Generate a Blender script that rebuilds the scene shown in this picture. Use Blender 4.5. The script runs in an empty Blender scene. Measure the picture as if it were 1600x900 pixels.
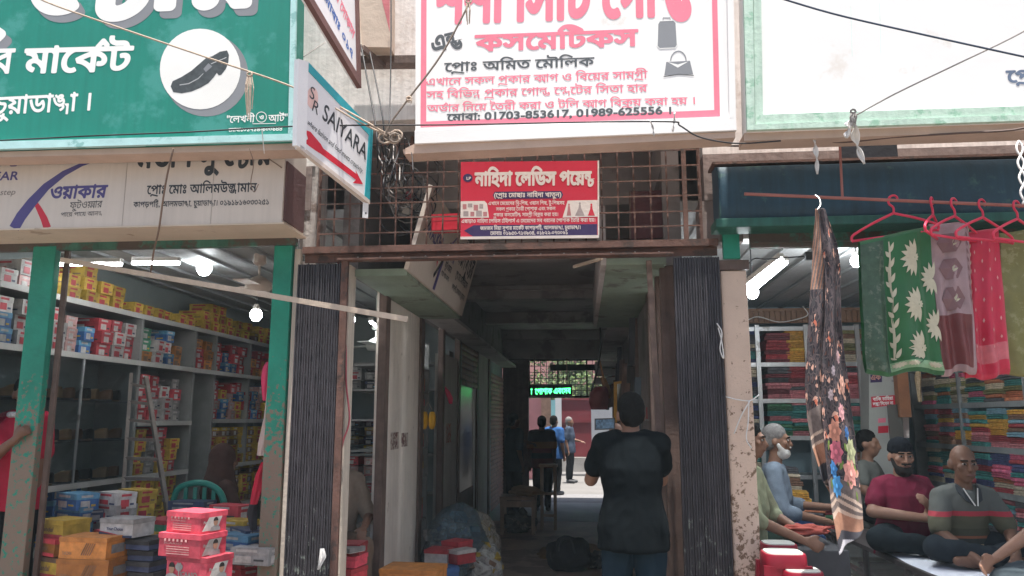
import bpy, bmesh, math, random
import numpy as np
from mathutils import Vector, Matrix, noise
R = math.radians
random.seed(7)
SC = bpy.context.scene
COL = SC.collection

# ------------------------------------------------------------------ camera
CAM_H = 1.55
PITCH, YAW, FPX = math.atan(205/1200), math.atan(110/1217), 1200.0
cam_data = bpy.data.cameras.new('camera'); cam = bpy.data.objects.new('camera', cam_data); COL.objects.link(cam)
cam.location = (0, 0, CAM_H); cam.rotation_euler = (math.pi/2 + PITCH, 0, YAW)
cam_data.sensor_width = 36; cam_data.lens = 36*FPX/1600; cam_data.clip_start = .05; cam_data.clip_end = 800
SC.camera = cam

# ------------------------------------------------------------------ sky, sun, exposure
SUN_EL, SUN_AZ = R(82), R(160)          # azimuth clockwise from +Y: the sun stands behind the camera, a little to the right
world = bpy.data.worlds.new('World'); SC.world = world; world.use_nodes = True
_n = world.node_tree.nodes; _l = world.node_tree.links
sky = _n.new('ShaderNodeTexSky'); sky.sky_type = 'NISHITA'; sky.sun_disc = False
sky.sun_elevation = SUN_EL; sky.sun_rotation = SUN_AZ; sky.dust_density = 4.0; sky.ozone_density = 1.2; sky.air_density = 1.3
_l.new(sky.outputs[0], _n['Background'].inputs[0]); _n['Background'].inputs[1].default_value = .09
sun_data = bpy.data.lights.new('sun', 'SUN'); sun = bpy.data.objects.new('sun', sun_data); COL.objects.link(sun)
sun_data.energy = 5.0; sun_data.angle = R(.6); sun_data.color = (1, .955, .88)
_sd = Vector((math.sin(SUN_AZ)*math.cos(SUN_EL), math.cos(SUN_AZ)*math.cos(SUN_EL), math.sin(SUN_EL)))
sun.rotation_euler = _sd.to_track_quat('Z', 'Y').to_euler(); sun.location = _sd*40
vs = SC.view_settings; vs.view_transform = 'Standard'; vs.look = 'None'; vs.gamma = 1; vs.use_curve_mapping = False
vs.exposure = 1.25
SC.cycles.max_bounces = 8; SC.cycles.diffuse_bounces = 5; SC.cycles.glossy_bounces = 3; SC.cycles.volume_bounces = 0; SC.cycles.use_denoising = True

# ------------------------------------------------------------------ from the photograph's lines to places
_F = Vector((-math.sin(YAW)*math.cos(PITCH), math.cos(YAW)*math.cos(PITCH), math.sin(PITCH)))
_R = Vector((math.cos(YAW), math.sin(YAW), 0)); _U = _R.cross(_F)
CAMP = Vector((0, 0, CAM_H))
def ray(x, y): return _F + _R*((x-800)/FPX) - _U*((y-450)/FPX)
def at(x, y, Y=None, X=None, Z=None):
    d = ray(x, y)
    t = Y/d.y if Y is not None else X/d.x if X is not None else (Z-CAM_H)/d.z
    return CAMP + d*t
def atp(x, y, p, n):
    d = ray(x, y); return CAMP + d*((Vector(p)-CAMP).dot(n)/d.dot(n))
def ppm(Y): return FPX/Y*1.02            # pixels of the photograph per metre at depth Y

# ------------------------------------------------------------------ materials
MATS = {}
def mat(name, col=(.5,.5,.5), rough=.75, var=.18, scale=6, bump=.15, dirt=None, dscale=3, damt=.5, metal=0, spec=.35,
        streak=0, objcol=False, emit=None, estr=0, hue=.0, fine=0, trans=0, alpha=1, sheen=0, dgrad=None, ovar=0):
    """base colour with noise variation, an optional second colour in blotches (wear, rust, peeled paint), vertical streaks and fine relief"""
    if name in MATS: return MATS[name]
    m = bpy.data.materials.new(name); m.use_nodes = True; nt = m.node_tree; N = nt.nodes; L = nt.links
    b = N['Principled BSDF']; MATS[name] = m
    b.inputs['Roughness'].default_value = rough; b.inputs['Metallic'].default_value = metal
    b.inputs['Specular IOR Level'].default_value = spec
    if trans: b.inputs['Transmission Weight'].default_value = trans
    if alpha < 1: b.inputs['Alpha'].default_value = alpha
    if sheen: b.inputs['Sheen Weight'].default_value = sheen
    if emit: b.inputs['Emission Color'].default_value = (*emit, 1); b.inputs['Emission Strength'].default_value = estr; m.cycles.emission_sampling = 'NONE'
    tc = N.new('ShaderNodeTexCoord'); oi = N.new('ShaderNodeObjectInfo')
    add = N.new('ShaderNodeVectorMath'); add.operation = 'MULTIPLY_ADD'
    L.new(oi.outputs['Random'], add.inputs[0]); add.inputs[1].default_value = (37, 53, 19); L.new(tc.outputs['Object'], add.inputs[2])
    vec = add.outputs[0]
    if objcol: base = oi.outputs['Color']
    else:
        rgb = N.new('ShaderNodeRGB'); rgb.outputs[0].default_value = (*col, 1); base = rgb.outputs[0]
    def noise_(sc, det=6, ro=.6, v=vec):
        n = N.new('ShaderNodeTexNoise'); n.inputs['Scale'].default_value = sc; n.inputs['Detail'].default_value = det
        n.inputs['Roughness'].default_value = ro; L.new(v, n.inputs['Vector']); return n.outputs['Fac']
    if ovar:                                          # each copy a little lighter or darker
        mr = N.new('ShaderNodeMapRange'); L.new(oi.outputs['Random'], mr.inputs[0]); mr.inputs[3].default_value = 1-ovar; mr.inputs[4].default_value = 1+ovar
        mx = N.new('ShaderNodeMix'); mx.data_type = 'RGBA'; mx.blend_type = 'MULTIPLY'; mx.inputs[0].default_value = 1
        L.new(base, mx.inputs[6]); L.new(mr.outputs[0], mx.inputs[7]); base = mx.outputs[2]
    if var:
        n1 = noise_(scale); mr = N.new('ShaderNodeMapRange'); L.new(n1, mr.inputs[0])
        mr.inputs[1].default_value = .3; mr.inputs[2].default_value = .7; mr.inputs[3].default_value = 1-var; mr.inputs[4].default_value = 1+var
        mx = N.new('ShaderNodeMix'); mx.data_type = 'RGBA'; mx.blend_type = 'MULTIPLY'; mx.inputs[0].default_value = 1
        L.new(base, mx.inputs[6]); L.new(mr.outputs[0], mx.inputs[7]); base = mx.outputs[2]
    if streak:
        mp = N.new('ShaderNodeMapping'); mp.inputs['Scale'].default_value = (14, 14, .7); L.new(vec, mp.inputs[0])
        n2 = noise_(2.0, 5, .6, mp.outputs[0]); mr = N.new('ShaderNodeMapRange'); L.new(n2, mr.inputs[0])
        mr.inputs[1].default_value = .35; mr.inputs[2].default_value = .7; mr.inputs[3].default_value = 1; mr.inputs[4].default_value = 1-streak
        mx = N.new('ShaderNodeMix'); mx.data_type = 'RGBA'; mx.blend_type = 'MULTIPLY'; mx.inputs[0].default_value = 1
        L.new(base, mx.inputs[6]); L.new(mr.outputs[0], mx.inputs[7]); base = mx.outputs[2]
    if dirt:
        n3 = noise_(dscale, 9, .68); mr = N.new('ShaderNodeMapRange')
        if dgrad:                                    # wear that climbs from the ground: height z0 (full) to z1 (none)
            sp = N.new('ShaderNodeSeparateXYZ'); g = N.new('ShaderNodeNewGeometry'); L.new(g.outputs['Position'], sp.inputs[0])
            mz = N.new('ShaderNodeMapRange'); L.new(sp.outputs[2], mz.inputs[0]); mz.inputs[1].default_value = dgrad[0]; mz.inputs[2].default_value = dgrad[1]
            mz.inputs[3].default_value = dgrad[2]; mz.inputs[4].default_value = -.06
            ad = N.new('ShaderNodeMath'); L.new(n3, ad.inputs[0]); L.new(mz.outputs[0], ad.inputs[1]); n3 = ad.outputs[0]
        L.new(n3, mr.inputs[0])
        c = .72-.4*damt; mr.inputs[1].default_value = c; mr.inputs[2].default_value = c+.06; mr.inputs[3].default_value = 0; mr.inputs[4].default_value = .9
        mx = N.new('ShaderNodeMix'); mx.data_type = 'RGBA'; L.new(mr.outputs[0], mx.inputs[0]); L.new(base, mx.inputs[6])
        mx.inputs[7].default_value = (*dirt, 1); base = mx.outputs[2]
    L.new(base, b.inputs['Base Color'])
    if bump:
        nb = noise_(fine or scale*6, 6, .65); bp = N.new('ShaderNodeBump'); bp.inputs['Strength'].default_value = bump
        bp.inputs['Distance'].default_value = .02; L.new(nb, bp.inputs['Height']); L.new(bp.outputs[0], b.inputs['Normal'])
    return m

# ------------------------------------------------------------------ objects
def setp(o, label=None, cat=None, group=None, kind=None):
    if label: o['label'] = label
    if cat: o['category'] = cat
    if group: o['group'] = group
    if kind: o['kind'] = kind
    return o
def thing(name, label, cat, loc=(0,0,0), group=None, rz=0):
    o = bpy.data.objects.new(name, None); COL.objects.link(o); o.location = loc; o.rotation_euler = (0, 0, rz)
    o.empty_display_size = .1
    return setp(o, label, cat, group)
def wloc(p):
    v = Vector((0,0,0))
    while p is not None: v = v + p.location; p = p.parent
    return v
def mesh_obj(name, me, parent=None, loc=None):
    o = bpy.data.objects.new(name, me); COL.objects.link(o)
    if parent is not None: o.parent = parent
    if loc is not None: o.location = loc
    return o
class MB:
    """collects shapes with a material index per face and links them as one mesh"""
    def __init__(s): s.v = []; s.f = []; s.m = []
    def add(s, vs, fs, mi=0, M=None):
        k = len(s.v)
        s.v += [tuple(M @ Vector(v)) for v in vs] if M is not None else [tuple(v) for v in vs]
        s.f += [tuple(i+k for i in f) for f in fs]; s.m += [mi]*len(fs); return s
    def box(s, lo, hi, mi=0, M=None, bev=0):
        x0,y0,z0 = lo; x1,y1,z1 = hi
        if bev:
            bm = bmesh.new(); bmesh.ops.create_cube(bm, size=1)
            for v in bm.verts: v.co = Vector((x0+(v.co.x+.5)*(x1-x0), y0+(v.co.y+.5)*(y1-y0), z0+(v.co.z+.5)*(z1-z0)))
            bmesh.ops.bevel(bm, geom=bm.edges[:], offset=bev, segments=2, affect='EDGES', profile=.6)
            bm.verts.index_update(); vs = [v.co.copy() for v in bm.verts]; fs = [tuple(v.index for v in f.verts) for f in bm.faces]; bm.free()
            return s.add(vs, fs, mi, M)
        vs = [(x0,y0,z0),(x1,y0,z0),(x1,y1,z0),(x0,y1,z0),(x0,y0,z1),(x1,y0,z1),(x1,y1,z1),(x0,y1,z1)]
        return s.add(vs, [(3,2,1,0),(4,5,6,7),(0,1,5,4),(1,2,6,5),(2,3,7,6),(3,0,4,7)], mi, M)
    def bar(s, p, q, w, h, mi=0, up=(0,0,1)):
        p = Vector(p); q = Vector(q); d = (q-p); L = d.length; d.normalize(); up = Vector(up)
        if abs(d.dot(up)) > .98: up = Vector((0,1,0))
        a = d.cross(up).normalized(); b = a.cross(d).normalized()
        M = Matrix((( *[d.x],a.x,b.x,p.x),(d.y,a.y,b.y,p.y),(d.z,a.z,b.z,p.z),(0,0,0,1)))
        return s.box((0,-w/2,-h/2),(L,w/2,h/2),mi,M)
    def tube(s, pts, r, seg=8, mi=0, cap=True, rs=None):
        pts = [Vector(p) for p in pts]; n = len(pts); vs = []; fs = []; ref = None
        for i, p in enumerate(pts):
            d = (pts[min(i+1,n-1)]-pts[max(i-1,0)]).normalized()
            if ref is None: ref = d.orthogonal().normalized()
            a = (ref - d*ref.dot(d)); a = a.normalized() if a.length > 1e-6 else d.orthogonal().normalized(); ref = a; b = d.cross(a)
            rr = rs[i] if rs else r
            for k in range(seg):
                t = 2*math.pi*k/seg; vs.append(p+a*(rr*math.cos(t))+b*(rr*math.sin(t)))
        for i in range(n-1):
            for k in range(seg):
                k2 = (k+1) % seg; fs.append((i*seg+k, i*seg+k2, (i+1)*seg+k2, (i+1)*seg+k))
        if cap: fs.append(tuple(range(seg))[::-1]); fs.append(tuple((n-1)*seg+k for k in range(seg)))
        return s.add(vs, fs, mi)
    def lathe(s, prof, c=(0,0,0), seg=20, mi=0, axis='Z'):
        vs = []; fs = []; c = Vector(c)
        for r, z in prof:
            for k in range(seg):
                t = 2*math.pi*k/seg; p = (r*math.cos(t), r*math.sin(t), z)
                if axis == 'Y': p = (p[0], p[2], p[1])
                if axis == 'X': p = (p[2], p[0], p[1])
                vs.append(c+Vector(p))
        for i in range(len(prof)-1):
            for k in range(seg):
                k2 = (k+1) % seg; fs.append((i*seg+k, i*seg+k2, (i+1)*seg+k2, (i+1)*seg+k))
        fs.append(tuple(range(seg))[::-1]); fs.append(tuple((len(prof)-1)*seg+k for k in range(seg)))
        return s.add(vs, fs, mi)
    def prism(s, poly, n, th, mi=0):
        """a flat polygon given front side first, thickened by th against n"""
        n = Vector(n).normalized(); a = [Vector(p) for p in poly]; b = [p-n*th for p in a]; k = len(a)
        nn = Vector((0,0,0))
        for i in range(k): nn += (a[i]-a[0]).cross(a[(i+1)%k]-a[0])
        if nn.dot(n) < 0: a.reverse(); b.reverse()
        fs = [tuple(range(k)), tuple(range(2*k-1, k-1, -1))] + [((i+1)%k, i, k+i, k+(i+1)%k) for i in range(k)]
        return s.add(a+b, fs, mi)
    def grid(s, fn, nu, nv, mi=0, close=False):
        vs = [fn(i/nu, j/nv) for j in range(nv+1) for i in range(nu+1)]
        return s.add(vs, [(j*(nu+1)+i, j*(nu+1)+i+1, (j+1)*(nu+1)+i+1, (j+1)*(nu+1)+i) for j in range(nv) for i in range(nu)], mi)
    def mesh(s, name, mats, off=Vector((0,0,0)), smooth=None):
        me = bpy.data.meshes.new(name); off = Vector(off)
        me.from_pydata([(x-off.x, y-off.y, z-off.z) for x,y,z in s.v], [], s.f)
        for m in (mats if isinstance(mats,(list,tuple)) else [mats]): me.materials.append(m)
        if any(s.m): me.polygons.foreach_set('material_index', s.m)
        if smooth:
            me.polygons.foreach_set('use_smooth', [True]*len(me.polygons))
            if smooth is not True: me.set_sharp_from_angle(angle=R(smooth))
        me.update(); return me
    def build(s, name, mats, parent=None, smooth=None, loc=None):
        """vertices are in world space; the object's origin goes to loc or to its parent"""
        if parent is not None:
            off = wloc(parent); return mesh_obj(name, s.mesh(name, mats, off, smooth), parent)
        off = Vector(loc) if loc is not None else Vector((0,0,0))
        return mesh_obj(name, s.mesh(name, mats, off, smooth), None, off)
def part(parent, name, lo, hi, m, bev=0):
    return MB().box(lo, hi, bev=bev).build(name, m, parent)
def copy_tree(o, loc=None, parent=None, rz=None):
    c = o.copy(); COL.objects.link(c)
    if parent is not None: c.parent = parent
    if loc is not None: c.location = loc
    if rz is not None: c.rotation_euler = (0,0,rz)
    for ch in o.children: copy_tree(ch, None, c)
    return c
def sag(p, q, drop, n=10, wob=0):
    p = Vector(p); q = Vector(q); out = []
    for i in range(n+1):
        t = i/n; v = p.lerp(q, t); v.z -= drop*4*t*(1-t)
        if wob and 0 < i < n: v += Vector((random.uniform(-wob,wob), random.uniform(-wob,wob), random.uniform(-wob,wob)))
        out.append(v)
    return out
def smoothpath(pts, n=6):
    """Catmull-Rom through the points"""
    P = [Vector(p) for p in pts]; P = [P[0]*2-P[1]] + P + [P[-1]*2-P[-2]]; out = []
    for i in range(1, len(P)-2):
        for k in range(n):
            t = k/n; a,b,c,d = P[i-1],P[i],P[i+1],P[i+2]
            out.append(.5*((2*b)+(c-a)*t+(2*a-5*b+4*c-d)*t*t+(3*b-a-3*c+d)*t**3))
    out.append(P[-2]); return out
# ------------------------------------------------------------------ lettering: outlines of the built-in font, laid out cluster by cluster
_gl = {}
def outline(ch):
    """contours of one character (em = 1) and its advance"""
    if ch in _gl: return _gl[ch]
    def get(t):
        c = bpy.data.curves.new('glyph', 'FONT'); c.body = t; c.size = 1; c.fill_mode = 'NONE'; c.resolution_u = 4
        o = bpy.data.objects.new('glyph', c); COL.objects.link(o)
        me = o.evaluated_get(bpy.context.evaluated_depsgraph_get()).to_mesh() if False else bpy.data.meshes.new_from_object(o)
        vs = [v.co.xy.copy() for v in me.vertices]; nxt = {}
        for e in me.edges: nxt.setdefault(e.vertices[0], []).append(e.vertices[1]); nxt.setdefault(e.vertices[1], []).append(e.vertices[0])
        bpy.data.objects.remove(o); bpy.data.curves.remove(c); bpy.data.meshes.remove(me)
        seen = set(); cs = []
        for s in range(len(vs)):                       # vertices come spline by spline, in outline order
            if s in seen: continue
            loop = [s]; seen.add(s); cur = s
            while True:
                cand = [k for k in nxt.get(cur, []) if k not in seen]
                if not cand: break
                cur = min(cand); loop.append(cur); seen.add(cur)
            if len(loop) > 2: cs.append(np.array([vs[i] for i in loop]))
        return cs
    cs = get(ch) if ch != ' ' else []
    ref = max(c[:,0].max() for c in get('ক')); both = max(c[:,0].max() for c in get(ch+'ক'))
    adv = both-ref
    _gl[ch] = (cs, adv); return _gl[ch]
HEAD = None
def head_y():
    global HEAD
    if HEAD is None: HEAD = max(c[:,1].max() for c in outline('ক')[0])
    return HEAD
CONS = set('কখগঘঙচছজঝঞটঠডঢণতথদধনপফবভমযরলশষসহৎ') | {'\u09dc','\u09dd','\u09df'}
def tf(cs, sx, sy, ox, oy): return [c*np.array([sx,sy])+np.array([ox,oy]) for c in cs]
def mirror(cs): return cs
def layout(s):
    """list of (contours, strokes) per cluster with x offsets; strokes = [(polyline, half width)]"""
    s = s.replace('\u09a1\u09bc','\u09dc').replace('\u09a2\u09bc','\u09dd').replace('\u09af\u09bc','\u09df').replace('\u09c7\u09be','\u09cb').replace('\u09c7\u09d7','\u09cc')
    out = []; x = 0.; i = 0; n = len(s); H = head_y(); w = .034
    def emit(ch, sx=1, sy=1, ox=0, oy=0, advance=True, cut=None):
        nonlocal x
        cs, a = outline(ch); out.append((tf(cs, sx, sy, x+ox, oy), [], None if cut is None else cut*sy+oy))
        if advance: x += a*sx
        return a*sx
    while i < n:
        ch = s[i]
        if ch not in CONS:
            emit(ch); i += 1; continue
        cl = [ch]; i += 1
        while i+1 < n and s[i] == '\u09cd' and s[i+1] in CONS: cl.append(s[i+1]); i += 2
        marks = []
        while i < n and s[i] in '\u09be\u09bf\u09c0\u09c1\u09c2\u09c3\u09c7\u09c8\u09cb\u09cc\u0981': marks.append(s[i]); i += 1
        reph = len(cl) > 1 and cl[0] == 'র'
        if reph: cl = cl[1:]
        ya = len(cl) > 1 and cl[-1] == 'য'
        if ya: cl = cl[:-1]
        ra = len(cl) > 1 and cl[-1] == 'র'
        if ra: cl = cl[:-1]
        for m in marks:
            if m in '\u09bf\u09c7\u09c8': emit(m)
            if m in '\u09cb\u09cc': emit('\u09c7')
        x0 = x
        if len(cl) == 1: emit(cl[0])
        else:
            a1 = outline(cl[0])[1]; a2 = outline(cl[1])[1]
            if cl[0] == cl[1]:
                emit(cl[0], .8, .66, 0, H*.34, False); emit(cl[1], .8, .6, a1*.12, -H*.17, False, H-.085); x += max(a1,a2)*.95
            else:
                emit(cl[0], .74, .66, 0, H*.34, False); emit(cl[1], .8, .72, a1*.3, -H*.16, False, H-.085); x += max(a1*.74, a1*.3+a2*.8)
        if ra: out.append(([], [(np.array([[x0+.04,-.12],[x0+.12,-.05],[x0+.22,-.06],[x-.06,-.15]]), w), (np.array([[x0+.04,-.12],[x0+.06,-.15]]), w)], None))
        if ya:
            out.append(([], [(np.array([[x+.0,.46],[x+.07,.34],[x+.05,.22],[x-.02,.16]]), w), (np.array([[x+.05,.22],[x+.16,.04],[x+.2,-.02]]), w), (np.array([[x+.2,H-.02],[x+.2,-.02]]), w),
                             (np.array([[x-.04,H-.03],[x+.28,H-.03]]), w)], None)); x += .27
        if reph: out.append(([], [(np.array([[x-.28,H+.02],[x-.16,H+.18],[x-.06,H+.06]]), w)], None))
        for m in marks:
            if m in '\u09be\u09c0\u09c1\u09c2\u09c3\u0981': 
                emit(m, 1, 1, 0, -.12 if ((ra or len(cl) > 1) and m in '\u09c1\u09c2\u09c3') else 0)
            if m == '\u09cb': emit('\u09be')
            if m == '\u09cc': emit('\u09d7')
    return out, x
_sdf = {}
def cell_mesh(cs, strokes, bold, res, cut=None):
    """filled polygons of a cluster grown by bold: signed distance on a grid, then marching squares"""
    pts = [c for c in cs]+[p for p,_ in strokes]
    lo = np.min([p.min(0) for p in pts], 0)-bold-.09; hi = np.max([p.max(0) for p in pts], 0)+bold+.09
    h = 1/res; nx, ny = int((hi[0]-lo[0])/h)+2, int((hi[1]-lo[1])/h)+2
    gx = lo[0]+np.arange(nx)*h; gy = lo[1]+np.arange(ny)*h; X, Y = np.meshgrid(gx, gy)
    D = np.full(X.shape, 9.); Wn = np.zeros(X.shape, int)
    def seg(a, b):
        d = b-a; L = d.dot(d)+1e-12; t = np.clip(((X-a[0])*d[0]+(Y-a[1])*d[1])/L, 0, 1)
        return np.hypot(X-a[0]-t*d[0], Y-a[1]-t*d[1])
    for c in cs:
        for k in range(len(c)):
            a, b = c[k], c[(k+1) % len(c)]
            D = np.minimum(D, seg(a, b))
            if a[1] != b[1]:
                up = (a[1] <= Y) & (b[1] > Y); dn = (a[1] > Y) & (b[1] <= Y)
                xi = a[0]+(Y-a[1])/(b[1]-a[1])*(b[0]-a[0])
                Wn += np.where(up & (xi > X), 1, 0) - np.where(dn & (xi > X), 1, 0)
    D = np.where(Wn != 0, -D, D)
    for p, w in strokes:
        for k in range(len(p)-1): D = np.minimum(D, seg(p[k], p[k+1])-w)
    D = D-bold
    if cut is not None: D = np.maximum(D, Y-cut)
    vs = []; fs = []
    ins = D < 0
    for j in range(ny-1):
        i = 0
        while i < nx-1:
            q = (ins[j,i], ins[j,i+1], ins[j+1,i+1], ins[j+1,i]); sm = sum(q)
            if sm == 0: i += 1; continue
            if sm == 4:
                i2 = i
                while i2+1 < nx-1 and ins[j,i2+2] and ins[j+1,i2+2]: i2 += 1
                k = len(vs); vs += [(gx[i],gy[j]),(gx[i2+1],gy[j]),(gx[i2+1],gy[j+1]),(gx[i],gy[j+1])]; fs.append((k,k+1,k+2,k+3)); i = i2+1; continue
            C = [(gx[i],gy[j],D[j,i]),(gx[i+1],gy[j],D[j,i+1]),(gx[i+1],gy[j+1],D[j+1,i+1]),(gx[i],gy[j+1],D[j+1,i])]
            pl = []
            for k in range(4):
                a, b = C[k], C[(k+1)%4]
                if a[2] < 0: pl.append((a[0],a[1]))
                if (a[2] < 0) != (b[2] < 0):
                    t = a[2]/(a[2]-b[2]); pl.append((a[0]+t*(b[0]-a[0]), a[1]+t*(b[1]-a[1])))
            if len(pl) > 2: k = len(vs); vs += pl; fs.append(tuple(range(k, k+len(pl))))
            i += 1
    return vs, fs
_cache = {}
def text2d(s, bold=.0, res=40, shear=0):
    out, wd = layout(s); V = []; Fc = []
    for nk, (cs, st, cut) in enumerate(out):
        if not cs and not st: continue
        x0 = min(p[:,0].min() for p in cs+[q for q,_ in st])
        key = (tuple((len(c), round(float(c[0,0]-x0),4), round(float(c[0,1]),4), round(float(c[:,0].max()-x0),4)) for c in cs), tuple((len(p), round(float(p[-1,0]-x0),4)) for p,_ in st), bold, res, cut)
        if key not in _cache:
            _cache[key] = cell_mesh([c-np.array([x0,0]) for c in cs], [(p-np.array([x0,0]), w) for p,w in st], bold, res, cut)
        vs, fs = _cache[key]; k = len(V); z = (nk % 4)*.00008
        V += [(v[0]+x0+shear*v[1], v[1], z) for v in vs]; Fc += [tuple(i+k for i in f) for f in fs]
    return V, Fc, wd
def lettering(parent, s, p0, p1, hgt, nrm, m, bold=.0, res=40, shear=0, lift=.004, name='lettering', fit=True, latin=None, shadow=None):
    """one line of print from p0 to p1 (baseline) on a surface with normal nrm; hgt = headline (capital) height in metres"""
    V, Fc, wd = text2d(s, bold, res, shear); p0 = Vector(p0); p1 = Vector(p1); nrm = Vector(nrm).normalized()
    ux = (p1-p0); L = ux.length; ux.normalize(); uy = nrm.cross(ux).normalized()
    H = (.7 if latin else head_y()); xs = [v[0] for v in V]; a, b = min(xs), max(xs)
    sx = L/(b-a) if fit else hgt/H; sy = hgt/H
    mb = MB(); mb.v = [tuple(p0+ux*((v[0]-a)*sx)+uy*(v[1]*sy)+nrm*(lift*.3+v[2])) for v in V]; mb.f = Fc; mb.m = [0]*len(Fc)
    return mb.build(name, m, parent)
# ------------------------------------------------------------------ materials of the place
PLASTER = mat('cream_plaster', (.60,.52,.44), .9, .12, 2.5, .35, dirt=(.30,.22,.18), dscale=2.2, damt=.28, streak=.25)
PLASTER_G = mat('grey_plaster', (.46,.42,.40), .92, .2, 3, .4, dirt=(.18,.13,.11), dscale=3, damt=.45, streak=.4)
WALL_UP = mat('upper_wall_plaster', (.84,.79,.77), .9, .06, 2, .2, dirt=(.60,.52,.49), dscale=1.6, damt=.3, streak=.25)
BROWNWALL = mat('brown_wall_plaster', (.27,.215,.20), .92, .15, 2.5, .3, dirt=(.17,.13,.12), dscale=2, damt=.35, streak=.25)
PIER = mat('peeling_pillar_paint', (.62,.47,.38), .88, .1, 3, .35, dirt=(.15,.085,.05), dscale=26, damt=.38, dgrad=(.55,2.0,.10))
PALECOL = mat('beige_wall_paint', (.82,.74,.66), .85, .1, 2, .2, dirt=(.32,.24,.19), dscale=3, damt=.2, streak=.15)
GREEN = mat('green_metal_paint', (.012,.20,.13), .5, .2, 5, .15, dirt=(.11,.055,.04), dscale=5, damt=.36, streak=.25)
GREENBEAM = mat('rusty_green_beam_paint', (.05,.16,.115), .6, .3, 5, .2, dirt=(.09,.055,.045), dscale=3, damt=.62, streak=.3)
GREENPOST = mat('worn_green_post_paint', (.012,.21,.14), .5, .2, 5, .2, dirt=(.21,.13,.10), dscale=30, damt=.24, dgrad=(1.25,2.1,.24))
GATE = mat('gate_iron', (.055,.05,.058), .5, .3, 8, .2, dirt=(.23,.26,.23), dscale=16, damt=.10, dgrad=(.6,1.7,.12), metal=.2, streak=.35)
RUST = mat('brown_rusted_iron', (.12,.062,.048), .75, .35, 9, .3, dirt=(.05,.035,.03), dscale=6, damt=.45)
DARKWOOD = mat('dark_brown_frame', (.13,.085,.07), .6, .3, 7, .2, streak=.3)
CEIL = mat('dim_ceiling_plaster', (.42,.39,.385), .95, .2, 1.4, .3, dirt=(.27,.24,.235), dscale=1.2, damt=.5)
TIN = mat('tin_ceiling', (.42,.43,.43), .55, .15, 2, .15, metal=.2, streak=.2)
SHOPWALL = mat('shop_wall_paint', (.22,.25,.25), .85, .1, 2, .15)
WHITEPAINT = mat('white_gloss_paint', (.72,.71,.68), .45, .08, 3, .1, dirt=(.45,.4,.36), dscale=4, damt=.25)
FLOOR_B = mat('brown_cement_floor', (.42,.29,.23), .7, .25, 2.2, .3, dirt=(.26,.19,.155), dscale=1.5, damt=.5)
FLOOR_G = mat('grey_cement_floor', (.40,.385,.37), .85, .2, 2, .3)
FLOOR_T = mat('textured_paving', (.20,.195,.2), .9, .35, 22, .6)
GROUND = mat('dusty_street', (.17,.148,.13), .95, .2, .8, .5, dirt=(.11,.097,.085), dscale=.7, damt=.5)
SHUT = mat('shutter_brown', (.32,.17,.13), .6, .2, 5, .15, dirt=(.10,.06,.05), dscale=3, damt=.4)
SHUTTEAL = mat('teal_shutter_hood', (.016,.052,.082), .5, .25, 3, .12, dirt=(.05,.11,.10), dscale=2, damt=.35, streak=.3)
GLASSDARK = mat('dark_showcase_glass', (.02,.025,.027), .08, .2, 4, 0, spec=.6)
STEEL = mat('galvanised_rack', (.48,.49,.5), .38, .15, 6, .1, metal=.75, dirt=(.25,.24,.23), dscale=6, damt=.35)
ROPE = mat('pale_rope', (.45,.36,.29), .95, .2, 30, .4)
CABLE = mat('black_cable', (.022,.022,.026), .6, .2, 5, 0)
RAG = mat('white_rag', (.72,.70,.68), .95, .12, 12, .3)
BAMBOO = mat('pale_wooden_lath', (.50,.41,.33), .8, .15, 8, .25, streak=.1)

# ------------------------------------------------------------------ ground
def sheet(name, x0, x1, y0, y1, z, m, kind='structure'):
    o = MB().add([(x0,y0,z),(x1,y0,z),(x1,y1,z),(x0,y1,z)], [(0,1,2,3)]).build(name, m); o['kind'] = kind; return o
sheet('ground', -60, 60, -60, 60, -.02, GROUND)
sheet('corridor_floor', -1.9, .9, 5.02, 12.3, -.004, FLOOR_B)
sheet('cement_strip', -1.9, .9, 12.3, 15.1, -.008, FLOOR_G)
sheet('textured_paving_strip', -1.9, .9, 15.1, 16.7, -.004, FLOOR_T)
sheet('courtyard_paving', -5, 5, 16.7, 24, -.008, mat('courtyard_concrete', (.15,.143,.137), .9, .12, 1.5, .3))

# ------------------------------------------------------------------ the market building: walls, slabs, pillars, ceilings
YF, XL, XR = 5.0, -1.58, .58
B = thing('market_building', 'two storey market building with cream plaster front and a covered central passage', 'building', (0, 5, 0))
part(B, 'wall', (-7,5.02,3.62), (7,5.25,7.5), WALL_UP)
part(B, 'wall', (-7,5.02,3.30), (-1.84,5.25,3.619), WALL_UP)
part(B, 'wall', (.83,5.02,3.30), (7,5.25,3.619), WALL_UP)
part(B, 'wall', (.83,5.02,2.98), (7,5.22,3.298), BROWNWALL)
part(B, 'wall', (-7,5.02,2.98), (-1.86,5.22,3.298), BROWNWALL)
part(B, 'pier', (-1.93,5.03,0), (-1.70,5.24,2.62), PLASTER_G)
part(B, 'pier', (-1.93,5.03,2.70), (-1.82,5.24,3.298), PLASTER_G)
part(B, 'pier', (.80,5.03,2.70), (1.07,5.24,2.978), BROWNWALL)
part(B, 'pier', (.905,4.99,0), (1.07,5.2,2.50), PIER, .012)
part(B, 'pillar_cap', (.885,4.975,2.503), (1.085,5.21,2.565), DARKWOOD)
part(B, 'pier', (-1.945,4.985,0), (-1.90,5.029,2.70), PLASTER, .008)
part(B, 'jamb', (-1.66,5.06,0), (-1.57,5.20,2.60), PLASTER, .01)
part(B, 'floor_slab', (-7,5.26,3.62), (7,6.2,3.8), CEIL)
part(B, 'floor_slab', (-7,6.2,3.30), (7,15.5,3.5), CEIL)
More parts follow.
